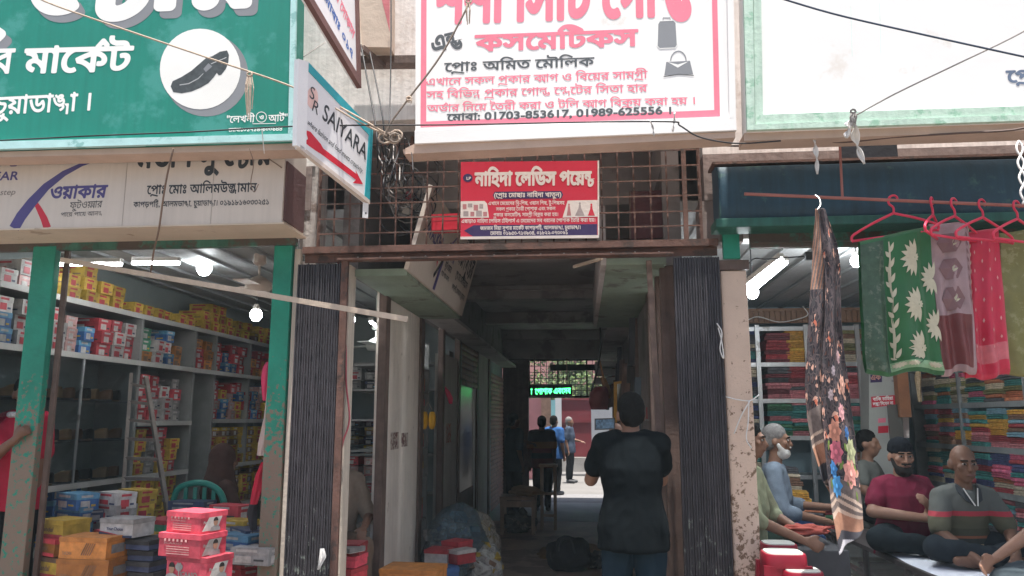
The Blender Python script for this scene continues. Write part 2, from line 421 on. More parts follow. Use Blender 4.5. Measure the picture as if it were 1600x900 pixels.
part(B, 'slab_step', (-7,6.2,3.501), (7,6.35,3.8), CEIL)
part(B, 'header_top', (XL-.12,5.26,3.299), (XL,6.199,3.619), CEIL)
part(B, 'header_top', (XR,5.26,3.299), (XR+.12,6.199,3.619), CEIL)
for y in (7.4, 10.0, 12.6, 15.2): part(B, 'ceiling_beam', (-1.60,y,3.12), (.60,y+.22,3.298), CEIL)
part(B, 'shop_ceiling', (-5.0,5.26,2.97), (XL-.12,10.6,3.05), TIN)
part(B, 'shop_ceiling', (XR+.12,5.26,2.97), (5.0,10.2,3.05), TIN)
for i in range(11):
    x = -4.7+i*.28
    part(B, 'ceiling_batten', (x,5.3,2.945), (x+.035,10.5,2.968), mat('ceiling_batten_paint', (.30,.31,.31), .6, .1))
for i in range(14):
    x = .85+i*.28
    part(B, 'ceiling_batten', (x,5.3,2.945), (x+.035,10.1,2.968), MATS['ceiling_batten_paint'])
part(B, 'shop_wall', (-4.7,5.22,0), (-4.55,10.6,2.968), SHOPWALL)
part(B, 'shop_wall', (-4.55,10.45,0), (XL-.12,10.6,2.968), SHOPWALL)
part(B, 'shop_wall', (4.45,5.22,0), (4.6,10.2,2.968), SHOPWALL)
part(B, 'shop_wall', (XR+.12,10.05,0), (4.45,10.2,2.968), mat('blue_grey_wall_paint', (.22,.31,.35), .85, .1, 2, .15))
sheet('shop_floor', -4.55, XL-.1, 5.1, 10.45, .12, FLOOR_G)
sheet('shop_floor_right', XR+.1, 4.45, 5.1, 10.05, .12, FLOOR_G)['label'] = 'grey floor of the cloth shop'
# lintels over the two shop fronts
part(B, 'lintel', (-7,5.04,2.81), (-1.935,5.2,2.978), WHITEPAINT)
part(B, 'lintel', (1.072,5.05,2.72), (7,5.2,2.978), WHITEPAINT)
# passage sides: header beams and wall panels between the openings
HEADM = mat('darkened_header_plaster', (.22,.20,.195), .92, .25, 2, .3, dirt=(.13,.115,.11), dscale=2, damt=.45)  # grey plaster copy darkened so the space behind the grille reads dark
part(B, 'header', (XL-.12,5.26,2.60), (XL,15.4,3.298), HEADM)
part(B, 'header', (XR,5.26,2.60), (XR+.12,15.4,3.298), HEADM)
part(B, 'wall_panel', (XL-.10,6.17,0), (XL-.005,7.42,2.598), PALECOL)
part(B, 'wall_panel', (XL-.10,8.75,0), (XL-.005,9.77,2.30), mat('grey_shop_panel', (.58,.56,.53), .7, .12, 3, .15, streak=.2))
part(B, 'wall_panel', (XL-.10,13.15,0), (XL-.005,15.4,2.598), mat('blue_side_wall', (.28,.33,.36), .8, .2, 3, .2))
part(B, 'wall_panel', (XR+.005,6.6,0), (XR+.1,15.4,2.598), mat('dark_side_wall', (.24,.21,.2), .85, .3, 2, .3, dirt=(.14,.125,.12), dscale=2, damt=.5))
part(B, 'wall_panel', (XL-.10,11.66,0), (XL-.005,12.98,2.598), MATS['grey_shop_panel'])
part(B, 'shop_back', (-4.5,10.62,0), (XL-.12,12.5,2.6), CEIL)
for y, d in ((6.03,.135), (7.425,.15), (8.62,.12), (9.775,.14), (11.5,.16), (12.98,.16)):
    part(B, 'door_post', (XL-.045,y,0), (XL+.02,y+d,2.60), DARKWOOD, .006)
for y, d in ((5.3,.07), (5.62,.1), (6.35,.18), (8.0,.15)):
    part(B, 'door_post', (XR-.03,y,0), (XR+.08,y+d,2.60), DARKWOOD, .006)
part(B, 'ledge', (XL,5.16,2.535), (-1.20,7.5,2.585), mat('green_ledge_paint', (.22,.28,.22), .8, .2, 3, .2, dirt=(.13,.13,.115), dscale=3, damt=.4))
part(B, 'ledge', (XL,7.5,2.56), (-1.30,15.3,2.60), CEIL)
part(B, 'ledge', (.18,5.16,2.585), (XR,8.8,2.63), MATS['green_ledge_paint'])
part(B, 'ledge', (.30,8.8,2.585), (XR,15.3,2.63), CEIL)
part(B, 'fascia', (.14,5.16,2.585), (.178,8.8,3.0), CEIL)
# far end: header wall above the exit
part(B, 'end_header', (XL,15.4,2.74), (XR,15.5,3.298), CEIL)
part(B, 'end_jamb', (XL,15.4,0), (-1.06,15.5,2.738), DARKWOOD)
# conduit that crosses the ceiling and a loose stick
MB().tube([(-1.0,9.2,3.10),(.45,9.2,3.10)], .014, 8).build('conduit', mat('grey_conduit', (.30,.27,.26), .6), B)
# vent in the brown wall: a flat dark sheet for the shade in its opening
a = at(1312,218,5.018); b = at(1403,250,5.018)
MB().box((a.x,5.012,b.z),(b.x,5.0195,a.z)).build('vent', mat('vent_shade', (.02,.022,.03), .8), B)

# ------------------------------------------------------------------ green posts, rusty beams, grille
def post(label, x0, x1, y0, y1, z1, m, name='painted_post'):
    o = MB().box((x0,y0,-.02),(x1,y1,z1),bev=.006).build(name, m, None, loc=((x0+x1)/2,(y0+y1)/2,0)); return setp(o, label, 'post', None)
post('worn green iron post with the hand of the red-shirted man on it', -3.835,-3.665,4.96,5.02,2.75, GREENPOST)
o = post('dark sliding door edge behind the left green post', -3.65,-3.615,5.03,5.06,2.75, DARKWOOD, 'door_edge')
post('green iron post beside the left folding gate', -2.08,-1.952,4.96,5.02,2.72, GREENPOST)
a = at(1128,365,4.97); b = at(1156,404,4.97)
o = MB().box((a.x,4.95,2.57),(b.x,4.985,a.z),bev=.004).build('post_stub', GREENPOST, None, loc=(a.x,4.97,2.57)); setp(o, 'short green post stub on top of the peeling pillar', 'post')
o = MB().box((-7,4.965,2.722),(-1.935,5.018,2.805),bev=.004).build('shop_front_beam', GREENBEAM, None, loc=(-3,5,2.72)); setp(o, 'rusty green iron beam above the shoe shop front', 'beam')
o = MB().box((1.10,4.95,2.64),(7,5.01,2.80),bev=.004).box((1.10,4.93,2.665),(7,4.949,2.675)).build('shop_front_beam', GREENBEAM, None, loc=(3,5,2.64)); setp(o, 'stained green beam under the teal shutter hood', 'beam')
# the brown angle beam over the passage with bolts
t = thing('gate_beam', 'brown rusted angle iron beam across the passage entrance', 'beam', (-.5,5,2.6))
MB().box((-1.87,4.93,2.655),(.89,4.99,2.70)).box((-1.87,4.985,2.60),(.89,5.0,2.654)).box((-1.62,4.90,2.600),(.60,4.984,2.612)).build('angle', RUST, t)
for i in range(14):
    x = -1.5+i*.155
    MB().lathe([(.007,0),(.007,.006),(.003,.009)], (x,4.984,2.63), 8, axis='Y').build('bolt', mat('bolt_zinc', (.4,.36,.33), .5, metal=.5), t)
# grille above the beam
t = thing('window_grille', 'rusty square iron grille above the passage behind the red shop sign', 'grille', (-.5,5.05,2.7))
g0 = at(497,385,5.0); g1 = at(1097,385,5.0); nx = 24
for i in range(nx+1):
    x = g0.x+(g1.x-g0.x)*i/nx; w = .011 if i not in (0,nx) else .022
    MB().bar((x,5.0+random.uniform(-.002,.002),2.70),(x+random.uniform(-.006,.006),5.0,3.42),w,.006).build('bar', RUST, t)
for k in range(7):
    z = 2.80+k*.105
    MB().bar((g0.x,4.988,z),(g1.x,4.988,z+random.uniform(-.004,.004)),.006,.010).build('bar', RUST, t)
for x in (g1.x-.10,):
    MB().bar((x,4.99,2.70),(x,4.99,3.42),.03,.02).build('stile', RUST, t)

# ------------------------------------------------------------------ folded collapsible gates
def gate(label, x0, x1, n, flip):
    t = thing('folding_gate', label, 'gate', ((x0+x1)/2, 5.0, 0)); w = (x1-x0)/n
    for i in range(n):
        x = x0+i*w; dy = random.uniform(-.006,.006); b = MB(); u = w*.86
        # a U channel: web and two lips with a groove between
        b.box((x,4.955+dy,.0),(x+u*.30,4.995+dy,2.585)); b.box((x+u*.30,4.968+dy,.0),(x+u*.70,4.995+dy,2.585)); b.box((x+u*.70,4.955+dy,.0),(x+u,4.995+dy,2.585))
        b.build('slat', GATE, t)
    for k in range(7):                                # lattice arms between the slats, folded nearly upright
        z = .25+k*.36
        for j in range(0, n-1, 2):
            x = x0+(j+.9)*w; MB().bar((x,5.003,z),(x+w*1.1,5.003,z+.30),.004,.016).build('lattice_arm', GATE, t)
    for j in range(n):
        for k in range(6):
            z = .4+k*.36+(.18 if j % 2 else 0)
            if z < 2.5: MB().lathe([(.006,-.004),(.006,.0)], (x0+(j+.43)*w,4.965,z), 6, axis='Y').build('rivet', GATE, t)
    return t
gate('dark folded iron gate left of the passage, scraped grey near its foot', -1.905, -1.585, 9, 1)
gate('dark folded iron gate right of the passage beside the peeling pillar', .605, .90, 9, -1)
o = MB().bar((-1.575,4.95,0),(-1.575,4.95,2.60),.045,.03).build('gate_frame_post', RUST, None, loc=(-1.575,4.95,0)); setp(o, 'slim rusty frame post on the passage side of the left gate', 'post')
o = MB().bar((.53,5.12,0),(.46,5.12,2.6),.035,.03).build('gate_frame_post', DARKWOOD, None, loc=(.53,5.12,0)); setp(o, 'thin black upright pole beside the man in the black t-shirt', 'post')
# ------------------------------------------------------------------ signs
NF = Vector((0,-1,0))
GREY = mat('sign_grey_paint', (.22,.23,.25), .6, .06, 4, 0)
INK = mat('sign_black_paint', (.035,.04,.048), .6, .06, 4, 0)
WHITEP = mat('sign_white_paint', (.80,.80,.78), .5, .03, 4, 0)
PINK = mat('sign_pink_paint', (.78,.20,.28), .6, .08, 5, 0)  # pink lightened in colour for the overexposed look of the white sign
PURPLE = mat('sign_purple_print', (.075,.06,.20), .5, .05, 4, 0)
REDP = mat('sign_red_print', (.52,.02,.045), .45, .05, 4, 0)
WHITEBOARD = mat('white_sign_board', (.80,.79,.78), .55, .03, 1.5, .05, dirt=(.70,.66,.62), dscale=2, damt=.25)
BOARDEDGE = mat('beige_board_edge', (.50,.37,.30), .8, .12, 4, .15)
def lt(sign, s, x0, y0, x1, y1, hpx, m, P, bold=.0, res=36, latin=False, shear=0, lift=.004, n=None):
    """print a line whose baseline runs between two places on the sign's plane P = (point, normal)"""
    p0 = atp(x0,y0,*P); p1 = atp(x1,y1,*P); k = (p1-p0).length/math.hypot(x1-x0,y1-y0)
    return lettering(sign, s, p0, p1, hpx*k, P[1], m, bold, res, shear, lift, latin=latin)
def flat(sign, name, pts, m, P, lift=.003, th=.002, smooth_n=0):
    if lift < .012 and th < .004: lift *= .3; th *= .25
    q = [atp(x,y,*P)+P[1]*lift for x,y in pts]
    return MB().prism(q, P[1], th).build(name, m, sign)
def disc(cx, cy, rx, ry=None, n=40, a0=0, a1=360): return [(cx+rx*math.cos(R(a0+(a1-a0)*i/n)), cy+(ry or rx)*math.sin(R(a0+(a1-a0)*i/n))) for i in range(n if a1-a0==360 else n+1)]
def strip(path, ws):
    """outline of a stroke with given widths"""
    l = []; r = []
    for i,(x,y) in enumerate(path):
        a = path[max(i-1,0)]; b = path[min(i+1,len(path)-1)]; d = math.hypot(b[0]-a[0], b[1]-a[1]); nx, ny = -(b[1]-a[1])/d, (b[0]-a[0])/d
        l.append((x+nx*ws[i]/2, y+ny*ws[i]/2)); r.append((x-nx*ws[i]/2, y-ny*ws[i]/2))
    return l+r[::-1]
def plane_y(Y): return (Vector((0,Y,0)), NF.copy())

# --- green shoe market sign
P = plane_y(4.40)
S = thing('shop_sign', 'large green painted shop sign with white lettering and a black shoe in a white circle', 'sign', (-2.9,4.45,3.2))
GSIGN = mat('green_sign_paint', (.010,.22,.165), .5, .1, 1.2, .06, dirt=(.05,.28,.24), dscale=1.5, damt=.45, streak=.12)
MB().prism([atp(x,y,*P) for x,y in ((-240,-260),(470,-290),(461,222),(-240,240))], NF, .12).build('panel', GSIGN, S)
RIM = mat('pale_teal_rim', (.42,.66,.66), .6, .1, 6, .1, dirt=(.22,.45,.44), dscale=8, damt=.4)
flat(S, 'rim', ((-240,229),(452,211),(461,221),(-240,242)), RIM, P, .022, .03)
flat(S, 'rim', ((461,-260),(469,-260),(461,221),(452,211)), RIM, P, .021, .03)
fr = MB()
fr.prism([atp(x,y,(0,4.4,0),NF)+Vector((0,.02,0)) for x,y in ((-240,242),(463,222),(463,232),(-240,250))], NF, .16); fr.build('bottom_board', BOARDEDGE, S)
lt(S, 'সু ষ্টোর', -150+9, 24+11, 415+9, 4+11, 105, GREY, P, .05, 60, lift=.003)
lt(S, 'সু ষ্টোর', -150, 24, 415, 4, 105, WHITEP, P, .05, 60, lift=.006)
lt(S, 'সুপার', -110, 117, 20, 114, 37, WHITEP, P, .02, 44)
lt(S, 'মার্কেট', 34, 114, 206, 110, 37, WHITEP, P, .03, 44)
lt(S, 'চুয়াডাঙ্গা ।', -12, 179, 141, 172, 26, WHITEP, P, .02, 44)
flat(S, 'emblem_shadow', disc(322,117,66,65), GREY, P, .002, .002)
flat(S, 'emblem', disc(313,108,63,63), WHITEP, P, .0055, .002)
sh = [(267,135),(270,127),(283,121),(299,111),(314,98),(322,91),(332,88),(344,81),(355,79),(358,86),(357,98),(353,108),(346,117),(342,118),(339,114),(334,121),(326,130),(314,137),(300,143),(284,146),(271,144)]
q = flat(S, 'painted_shoe', sh, mat('painted_shoe_black', (.06,.07,.075), .5, .3, 30, 0), P, .008, .002)
flat(S, 'shoe_highlight', ((318,108),(326,99),(332,104),(322,113)), GREY, P, .0095, .001)
flat(S, 'shoe_highlight', strip([(281,133),(295,131),(310,123),(318,115)],[1.5,1.5,1.5,1]), mat('pale_grey_print',(.45,.46,.47),.6), P, .0095, .001)
flat(S, 'shoe_highlight', strip([(330,100),(345,94),(354,90)],[1.2,1.2,1]), MATS['pale_grey_print'], P, .0095, .001)
lt(S, '"লেখনী', 354, 192, 398, 190.5, 10, WHITEP, P, .015, 30)
lt(S, 'আর্ট"', 419, 190, 449, 189, 10, WHITEP, P, .015, 30)
lt(S, 'ও', 405, 186.5, 412, 186.5, 6, WHITEP, P, .03, 30)
flat(S, 'ring', strip(disc(408.5,183,8,8,24)+[(416.5,183)], [1.1]*25), WHITEP, P, .004)
flat(S, 'underline', strip([(395,189),(395,193.5),(431,193),(431,188)],[1,1,1,1]), WHITEP, P, .004)
lt(S, 'মোবাঃ০১৭১৪-৯০০৯৪৪', 357, 206, 441, 204, 5.5, WHITEP, P, .02, 26)

# --- cream light-box sign of the shoe store
P = plane_y(4.60)
S = thing('shop_sign', 'cream light box sign with purple and red swoosh above the shoe shop', 'sign', (-2.9,4.8,2.78))
CREAM = mat('cream_sign_sheet', (.60,.53,.47), .5, .05, 1.5, .03, streak=.08)
a = at(440,345,4.6); zb = 2.785
MB().box((-5.2,4.60,zb),(a.x,4.985,3.34)).build('box', CREAM, S)
MB().box((-5.2,4.585,zb-.012),(a.x+.02,5.0,zb-.001)).build('bottom_tray', mat('tray_paint', (.56,.47,.38), .7, .1, 3, .1, dirt=(.34,.26,.2), dscale=4, damt=.3), S)
MB().box((a.x+.001,4.62,zb+.02),(a.x+.012,4.96,3.2)).build('side_panel', mat('maroon_side', (.13,.07,.07), .7, .2), S)
for x in (195, 332): 
    p = atp(x,300,*P); MB().box((p.x,4.597,zb),(p.x+.002,4.5995,3.3)).build('seam', mat('seam_grey', (.42,.37,.34), .7), S)
flat(S, 'swoosh', strip([(22,357),(33,338),(50,316),(72,292),(100,271),(128,257),(156,249)],[16,16,15,12,8.5,5.5,2]), PURPLE, P)
flat(S, 'swoosh', strip([(54,314),(62,328),(69,342),(74,356)],[6,9,11,12]), REDP, P, .0025)
lt(S, 'ওয়াকার', 78, 311, 168, 308, 18, PURPLE, P, .03, 40, shear=.12)
lt(S, 'ফুটওয়্যার', 109, 326.5, 160, 324, 10, INK, P, .0, 36, shear=.12)
lt(S, 'পায়ে পায়ে আনন্দ', 95, 339, 159, 336.5, 6.3, INK, P, .0, 30)
lt(S, 'মর্ডাণ সু ষ্টোর', 211, 262, 425, 256, 33, INK, P, .035, 44)
lt(S, 'প্রোঃ মোঃ আলিমউজ্জামান', 229, 303.5, 401, 299.5, 13, INK, P, .02, 36)
lt(S, 'কাপড়পট্টি, আলমডাঙ্গা, চুয়াডাঙ্গা। ০১৯১৮১৬০৩৩২৫১', 208, 324, 420, 319.5, 8, INK, P, .015, 32)
lt(S, 'EAR', -10, 282, 28, 281, 13, PURPLE, P, .02, 32, latin=True, shear=.1)
lt(S, 'step', 0, 305, 24, 304, 9, mat('brown_grey_print',(.20,.17,.16),.6), P, 0, 32, latin=True, shear=.2)
lt(S, 'K', -8, 259, 27, 258, 34, PURPLE, P, .04, 32, latin=True)

# --- white cosmetics sign over the passage
P = plane_y(4.42); INK_OVEREXP = mat('overexposed_black_paint', (.075,.085,.095), .6, .08, 4, 0)  # black paint lightened in colour so this sign's letters look overexposed
S = thing('shop_sign', 'white painted sign with pink and black lettering over the passage', 'sign', (0,4.5,3.2))
MB().prism([atp(x,y,*P) for x,y in ((650,-280),(1140,-290),(1150,205),(649,226))], NF, .10).build('panel', WHITEBOARD, S)
flat(S, 'rim', ((649,206),(1149,186),(1150,205),(649,226)), WHITEBOARD, P, .02, .024)
flat(S, 'rim', ((1131,-260),(1140,-260),(1149,186),(1139,187)), WHITEBOARD, P, .02, .024)
MB().prism([atp(x,y,(0,4.4,0),NF)+Vector((0,.02,0)) for x,y in ((628,232),(649,222),(1150,204),(1150,213),(630,239))], NF, .15).build('bottom_board', BOARDEDGE, S)
for pts in (((659,-200),(667,-200),(666,190),(657,199)), ((1108,-200),(1116,-200),(1125,182),(1116,172)), ((657,199),(666,190),(1116,172),(1125,182))):
    flat(S, 'border_line', pts, PINK, P, .003, .001)
lt(S, 'শশী সিটি গোল্ড', 677, 35, 1084, 21, 64, PINK, P, .05, 54)
lt(S, 'এন্ড', 676, 82, 724, 71, 25, INK_OVEREXP, P, .035, 40)
lt(S, 'কসমেটিকস', 741, 80, 998, 71, 26, PINK, P, .035, 44)
lt(S, 'প্রোঃ অমিত মৌলিক', 694, 112, 929, 103, 14, INK_OVEREXP, P, .02, 40)
lt(S, 'এখানে সকল প্রকার ব্যাগ ও বিয়ের সামগ্রী', 666, 134, 1012, 122, 11.5, PINK, P, .015, 34)
lt(S, 'সহ বিভিন্ন প্রকার গোল্ড প্লেটের সিতা হার', 666, 154, 1012, 143, 11.5, PINK, P, .015, 34)
lt(S, 'অর্ডার নিয়ে তৈরী করা ও টলি ব্যাগ বিক্রয় করা হয় ।', 667, 175, 1086, 162.5, 11, PINK, P, .015, 34)
lt(S, 'মোবা: 01703-853617, 01989-625556 ।', 698, 189, 1049, 178, 11, INK_OVEREXP, P, .03, 34)
case = [(1028,38),(1031,33),(1052,32),(1056,36),(1058,70),(1055,75),(1031,76),(1027,72)]
flat(S, 'painted_suitcase', case, GREY, P, .004)
flat(S, 'suitcase_outline', strip(case+[case[0]],[1.2]*9), WHITEP, P, .0055, .001)
flat(S, 'suitcase_handle', strip([(1036,32),(1036,28),(1047,28),(1047,32)],[1.4]*4), GREY, P, .004)
bag = [(1041,97),(1078,95),(1083,116),(1038,118)]
flat(S, 'painted_handbag', bag, GREY, P, .004)
flat(S, 'handbag_flap', [(1043,97),(1059,106),(1076,96),(1059,101)], WHITEP, P, .0055, .001)
flat(S, 'handbag_base', strip([(1037,120),(1060,116),(1084,118)],[1.2]*3), INK_OVEREXP, P, .0055, .001)
flat(S, 'handbag_handle', strip(disc(1060,95,12,15,14,180,360),[1.6]*15), GREY, P, .004)

# --- right white sign with green edge
P = plane_y(4.40)
S = thing('shop_sign', 'blank white sign with weathered pale green frame above the cloth shop', 'sign', (2.3,4.5,3.2))
MB().prism([atp(x,y,*P) for x,y in ((1153,-290),(1850,-320),(1850,182),(1166,206))], NF, .12).build('panel', WHITEBOARD, S)
MINT = mat('weathered_mint_frame', (.50,.66,.56), .7, .1, 5, .15, dirt=(.26,.46,.34), dscale=9, damt=.42, streak=.2)
flat(S, 'frame_bar', ((1154,-250),(1171,-250),(1178,197),(1166,206)), MINT, P, .03, .03)
flat(S, 'frame_bar', ((1172.5,-250),(1184,-250),(1191,181),(1179,196)), MINT, P, .02, .02)
flat(S, 'frame_bar', ((1166,206),(1178,197),(1850,173),(1850,183)), MINT, P, .0305, .03)
flat(S, 'frame_bar', ((1179,196),(1191,181),(1850,160),(1850,172)), MINT, P, .0205, .02)
MB().prism([atp(x,y,*P)+Vector((0,.02,0)) for x,y in ((1164,206),(1850,182),(1850,194),(1164,218))], NF, .16).build('bottom_board', BOARDEDGE, S)
lt(S, 'প্রোঃ', 1573, 129, 1640, 126, 20, mat('blue_grey_paint', (.12,.16,.24), .6), P, .03, 40)
for x,y0,y1 in ((1329,10,88),(1374,5,86)): flat(S, 'drip_mark', ((x,y0),(x+.8,y0),(x+3,y1),(x+2,y1)), mat('mint_stain', (.62,.74,.70), .7), P, .001, .0008)

# --- red ladies' wear sign on the grille
P = plane_y(4.93)
S = thing('shop_sign', 'red rectangular shop sign with white lettering hung on the iron grille', 'sign', (-.4,4.95,2.8))
REDB = mat('red_sign_sheet', (.50,.022,.05), .4, .06, 1.5, .03)
NAVY = mat('navy_print', (.035,.02,.085), .5, .05)
PALEP = mat('pale_print', (.62,.55,.52), .6, .04)
MB().prism([atp(x,y,*P) for x,y in ((720,253),(935,251),(936,371),(719.5,373))], NF, .02).build('panel', REDB, S)
flat(S, 'bottom_edge', ((719.5,370),(936,367.5),(936,372),(719.5,374)), PALEP, P, .004, .008)
flat(S, 'side_edge', ((933.6,251),(936,251),(936.5,368),(934,368)), PALEP, P, .004, .008)
lt(S, 'নাহিদা লেডিস পয়েন্ট', 741, 290, 929, 288, 20, PALEP, P, .045, 44)
flat(S, 'emblem', disc(731,278,7.5,6.5), NAVY, P, .003)
lt(S, 'LP', 729, 281, 736, 280.7, 4.5, PALEP, P, .03, 26, latin=True, lift=.006)
flat(S, 'name_band', [(773,299.5),(877,298.5),(880,304),(877,310),(773,311),(770,305)], NAVY, P, .003)
lt(S, '(প্রোঃ মোছাঃ নাহিদা খাতুন)', 772, 308.5, 877, 307.5, 6.6, PALEP, P, .025, 30, lift=.006)
lt(S, 'এখানে মেয়েদের থ্রি-পিছ, ওয়ান পিছ, টু-পিছসহ', 763, 320.5, 882, 319.5, 5.2, PALEP, P, .015, 26)
lt(S, 'সকল প্রকার তৈরী পোশাক এবং সকল', 775, 329.5, 868, 328.5, 5.2, PALEP, P, .015, 26)
lt(S, 'প্রকার কসমেটিক্স সামগ্রী বিক্রয় করা হয়।', 771, 338.5, 872, 337.5, 5.2, PALEP, P, .015, 26)
lt(S, 'এছাড়াও নাহিদা লেডিস টেইলার্স এ মেয়েদের সব ধরনের পোশাক তৈরি করা হয়।', 721, 348.5, 930, 346.5, 5.4, PALEP, P, .015, 26)
flat(S, 'arrow_band', [(725,360.5),(740,352),(933,350),(933,368),(740,370)], NAVY, P, .003)
lt(S, 'জমজম মিয়া সুপার মার্কেট কাপড়পট্টি, আলমডাঙ্গা, চুয়াডাঙ্গা।', 750, 359.5, 907, 358, 5.4, PALEP, P, .02, 26, lift=.006)
lt(S, 'মোবাঃ ০১৯৫৩-৭১৩৯৩৪, ০১৮২২-০৭৩০৬১', 766, 367.3, 887, 366, 5.4, PALEP, P, .02, 26, lift=.006)
flat(S, 'picture_panel', [(720,314.5),(757,314),(761,318),(764,340),(719.5,340.5)], PALEP, P, .003)
flat(S, 'picture_panel', [(887,313.5),(934,312.5),(934,338.5),(879,340)], PALEP, P, .003)
for x,y,w,h,c in ((723,319,6,8,0),(731,318,7,6,1),(740,320,7,9,0),(749,319,6,7,1),(724,330,8,8,1),(735,331,6,7,0),(744,329,9,9,1),(755,331,6,7,0)):
    flat(S, 'printed_item', [(x,y),(x+w,y),(x+w,y+h),(x,y+h)], (mat('rose_print',(.40,.16,.17),.6), mat('taupe_print',(.30,.25,.25),.6))[c], P, .0045, .001)
for cx, top, bot, w, c in ((889,318,337,7,0),(906,316,337,15,1),(924,318,337,11,2)):
    m_ = (MATS['rose_print'], MATS['taupe_print'], REDP)[c]
    flat(S, 'printed_dress', [(cx-1.5,top+4),(cx+1.5,top+4),(cx+2,top+9),(cx+w/2,bot),(cx-w/2,bot),(cx-2,top+9)], m_, P, .0045, .001)
    flat(S, 'printed_head', disc(cx,top+2,1.6,2,10), m_, P, .0045, .001)

# --- projecting sign with the red arrow
A0, A1, A2 = at(468,231,3.9), at(578,317,4.5), at(476,95,3.9)
n = (A1-A0).cross(A2-A0).normalized()
if n.dot(CAMP-A0) < 0: n = -n
P = (A0, n)
S = thing('projecting_sign', 'white projecting sign board with teal edge and red arrow beside the passage', 'sign', A0)
BW = mat('white_flex_sheet', (.74,.73,.75), .5, .04, 2, .03)
MB().prism([atp(x,y,*P) for x,y in ((477,95),(582,204),(577,318),(469,231))], n, .035).build('panel', BW, S)
TEAL = mat('teal_edge', (.02,.34,.40), .5, .08)
flat(S, 'top_edge', ((481,97),(582,203),(577,212),(481,111)), TEAL, P, .004, .006)
flat(S, 'side_edge', ((576,211),(582,203),(577,318),(569,311)), TEAL, P, .0045, .006)
flat(S, 'near_edge', ((465,92),(481,97),(477,235),(462,227)), mat('white_edge_tape',(.82,.82,.83),.5,.03), P, .006, .03)
flat(S, 'bottom_edge', ((468,226),(577,313),(577,319),(468,233)), mat('cream_edge',(.6,.52,.47),.6), P, .006, .03)
flat(S, 'mounting_tab', ((568,316),(576,318),(575,341),(567,340)), MATS['white_edge_tape'], P, .0, .004)
flat(S, 'mounting_hole', disc(571.5,333,1.3,1.6,10), INK, P, .002, .001)
lt(S, 'SAIYARA', 502, 184, 571, 250, 22, INK, P, .012, 44, latin=True, shear=-.1)
flat(S, 'logo_glow', disc(488,153,9,17,24), mat('pale_pink_print',(.78,.52,.48),.6), P, .003, .001)
lt(S, 'S', 483, 152, 490, 157, 17, INK, P, .0, 36, latin=True, lift=.006)
lt(S, 'R', 487, 172, 496, 180, 17, INK, P, .0, 36, latin=True, lift=.006)
lt(S, 'where fashion and food meets creativity.', 480, 194, 566, 271, 7.5, INK, P, .006, 30, latin=True, shear=.25)
ar = [(477,203),(485,206),(501,225),(505,232),(557,272),(555,265),(567,288),(551,286),(556,281),(502,241),(494,236),(484,229),(475,222),(481,217)]
flat(S, 'arrow', ar, mat('red_arrow_print', (.62,.02,.045), .5, .04), P, .0035, .001)

# --- upper projecting sign in a brown frame, and the beige box behind it
A0, A1, A2 = at(560,136,4.45), at(476,-6,3.7), at(556,-60,4.45)
n = (A1-A0).cross(A2-A0).normalized()
if n.dot(CAMP-A0) < 0: n = -n
P = (A0, n)
S = thing('projecting_sign', 'brown framed projecting sign with red and blue lettering high on the left', 'sign', A0)
MB().prism([atp(x,y,*P) for x,y in ((562,137),(556,-60),(440,-220),(440,-66))], n, .03).build('panel', BW, S)
BRFR = mat('red_brown_frame', (.14,.065,.06), .6, .15, 6, .1)
flat(S, 'frame_bar', ((562,138),(440,-66),(449,-66),(557,117)), BRFR, P, .012, .03)
flat(S, 'frame_bar', ((562,138),(557,117),(553,-60),(557,-60)), BRFR, P, .0125, .03)
lt(S, 'মোবাঃ ০১৭', 503, -9, 550, 92, 13, mat('sign_blue_print', (.05,.14,.42), .5), P, .03, 34)
lt(S, 'কাপড়ের দোকান', 500, -60, 552, 62, 17, PINK, P, .03, 34)
S = thing('projecting_sign', 'beige box sign with red face on a wooden arm under the upper wall', 'sign', at(580,70,4.8))
P = plane_y(4.75)
MB().prism([atp(x,y,*P) for x,y in ((546,-60),(611,-60),(610,74),(559,73))], NF, .12).build('box', mat('beige_box_paint',(.55,.44,.36),.8,.12,3,.15), S)
flat(S, 'red_face', ((582,-60),(609,-60),(609,50)), mat('faded_red_face',(.55,.16,.18),.7,.1), P, .004)
flat(S, 'trim', ((546,-60),(553,-60),(566,72),(559,73)), mat('cream_trim',(.66,.57,.48),.7,.1), P, .01, .02)
def beam(name, label, x0,y0,x1,y1,Y0,Y1,w,h,m):
    a = at(x0,y0,Y0); b = at(x1,y1,Y1); o = MB().bar(a,b,w,h).build(name, m, None, loc=a); return setp(o, label, 'beam')
beam('wall_timber', 'dark wooden bracket beam let into the upper wall beside the white sign', 553,98,657,97,4.93,4.93,.10,.055, DARKWOOD)
beam('propped_stick', 'slanting dark wooden stick propped under the beige box sign', 566,75,600,104,4.68,4.9,.03,.04, DARKWOOD)
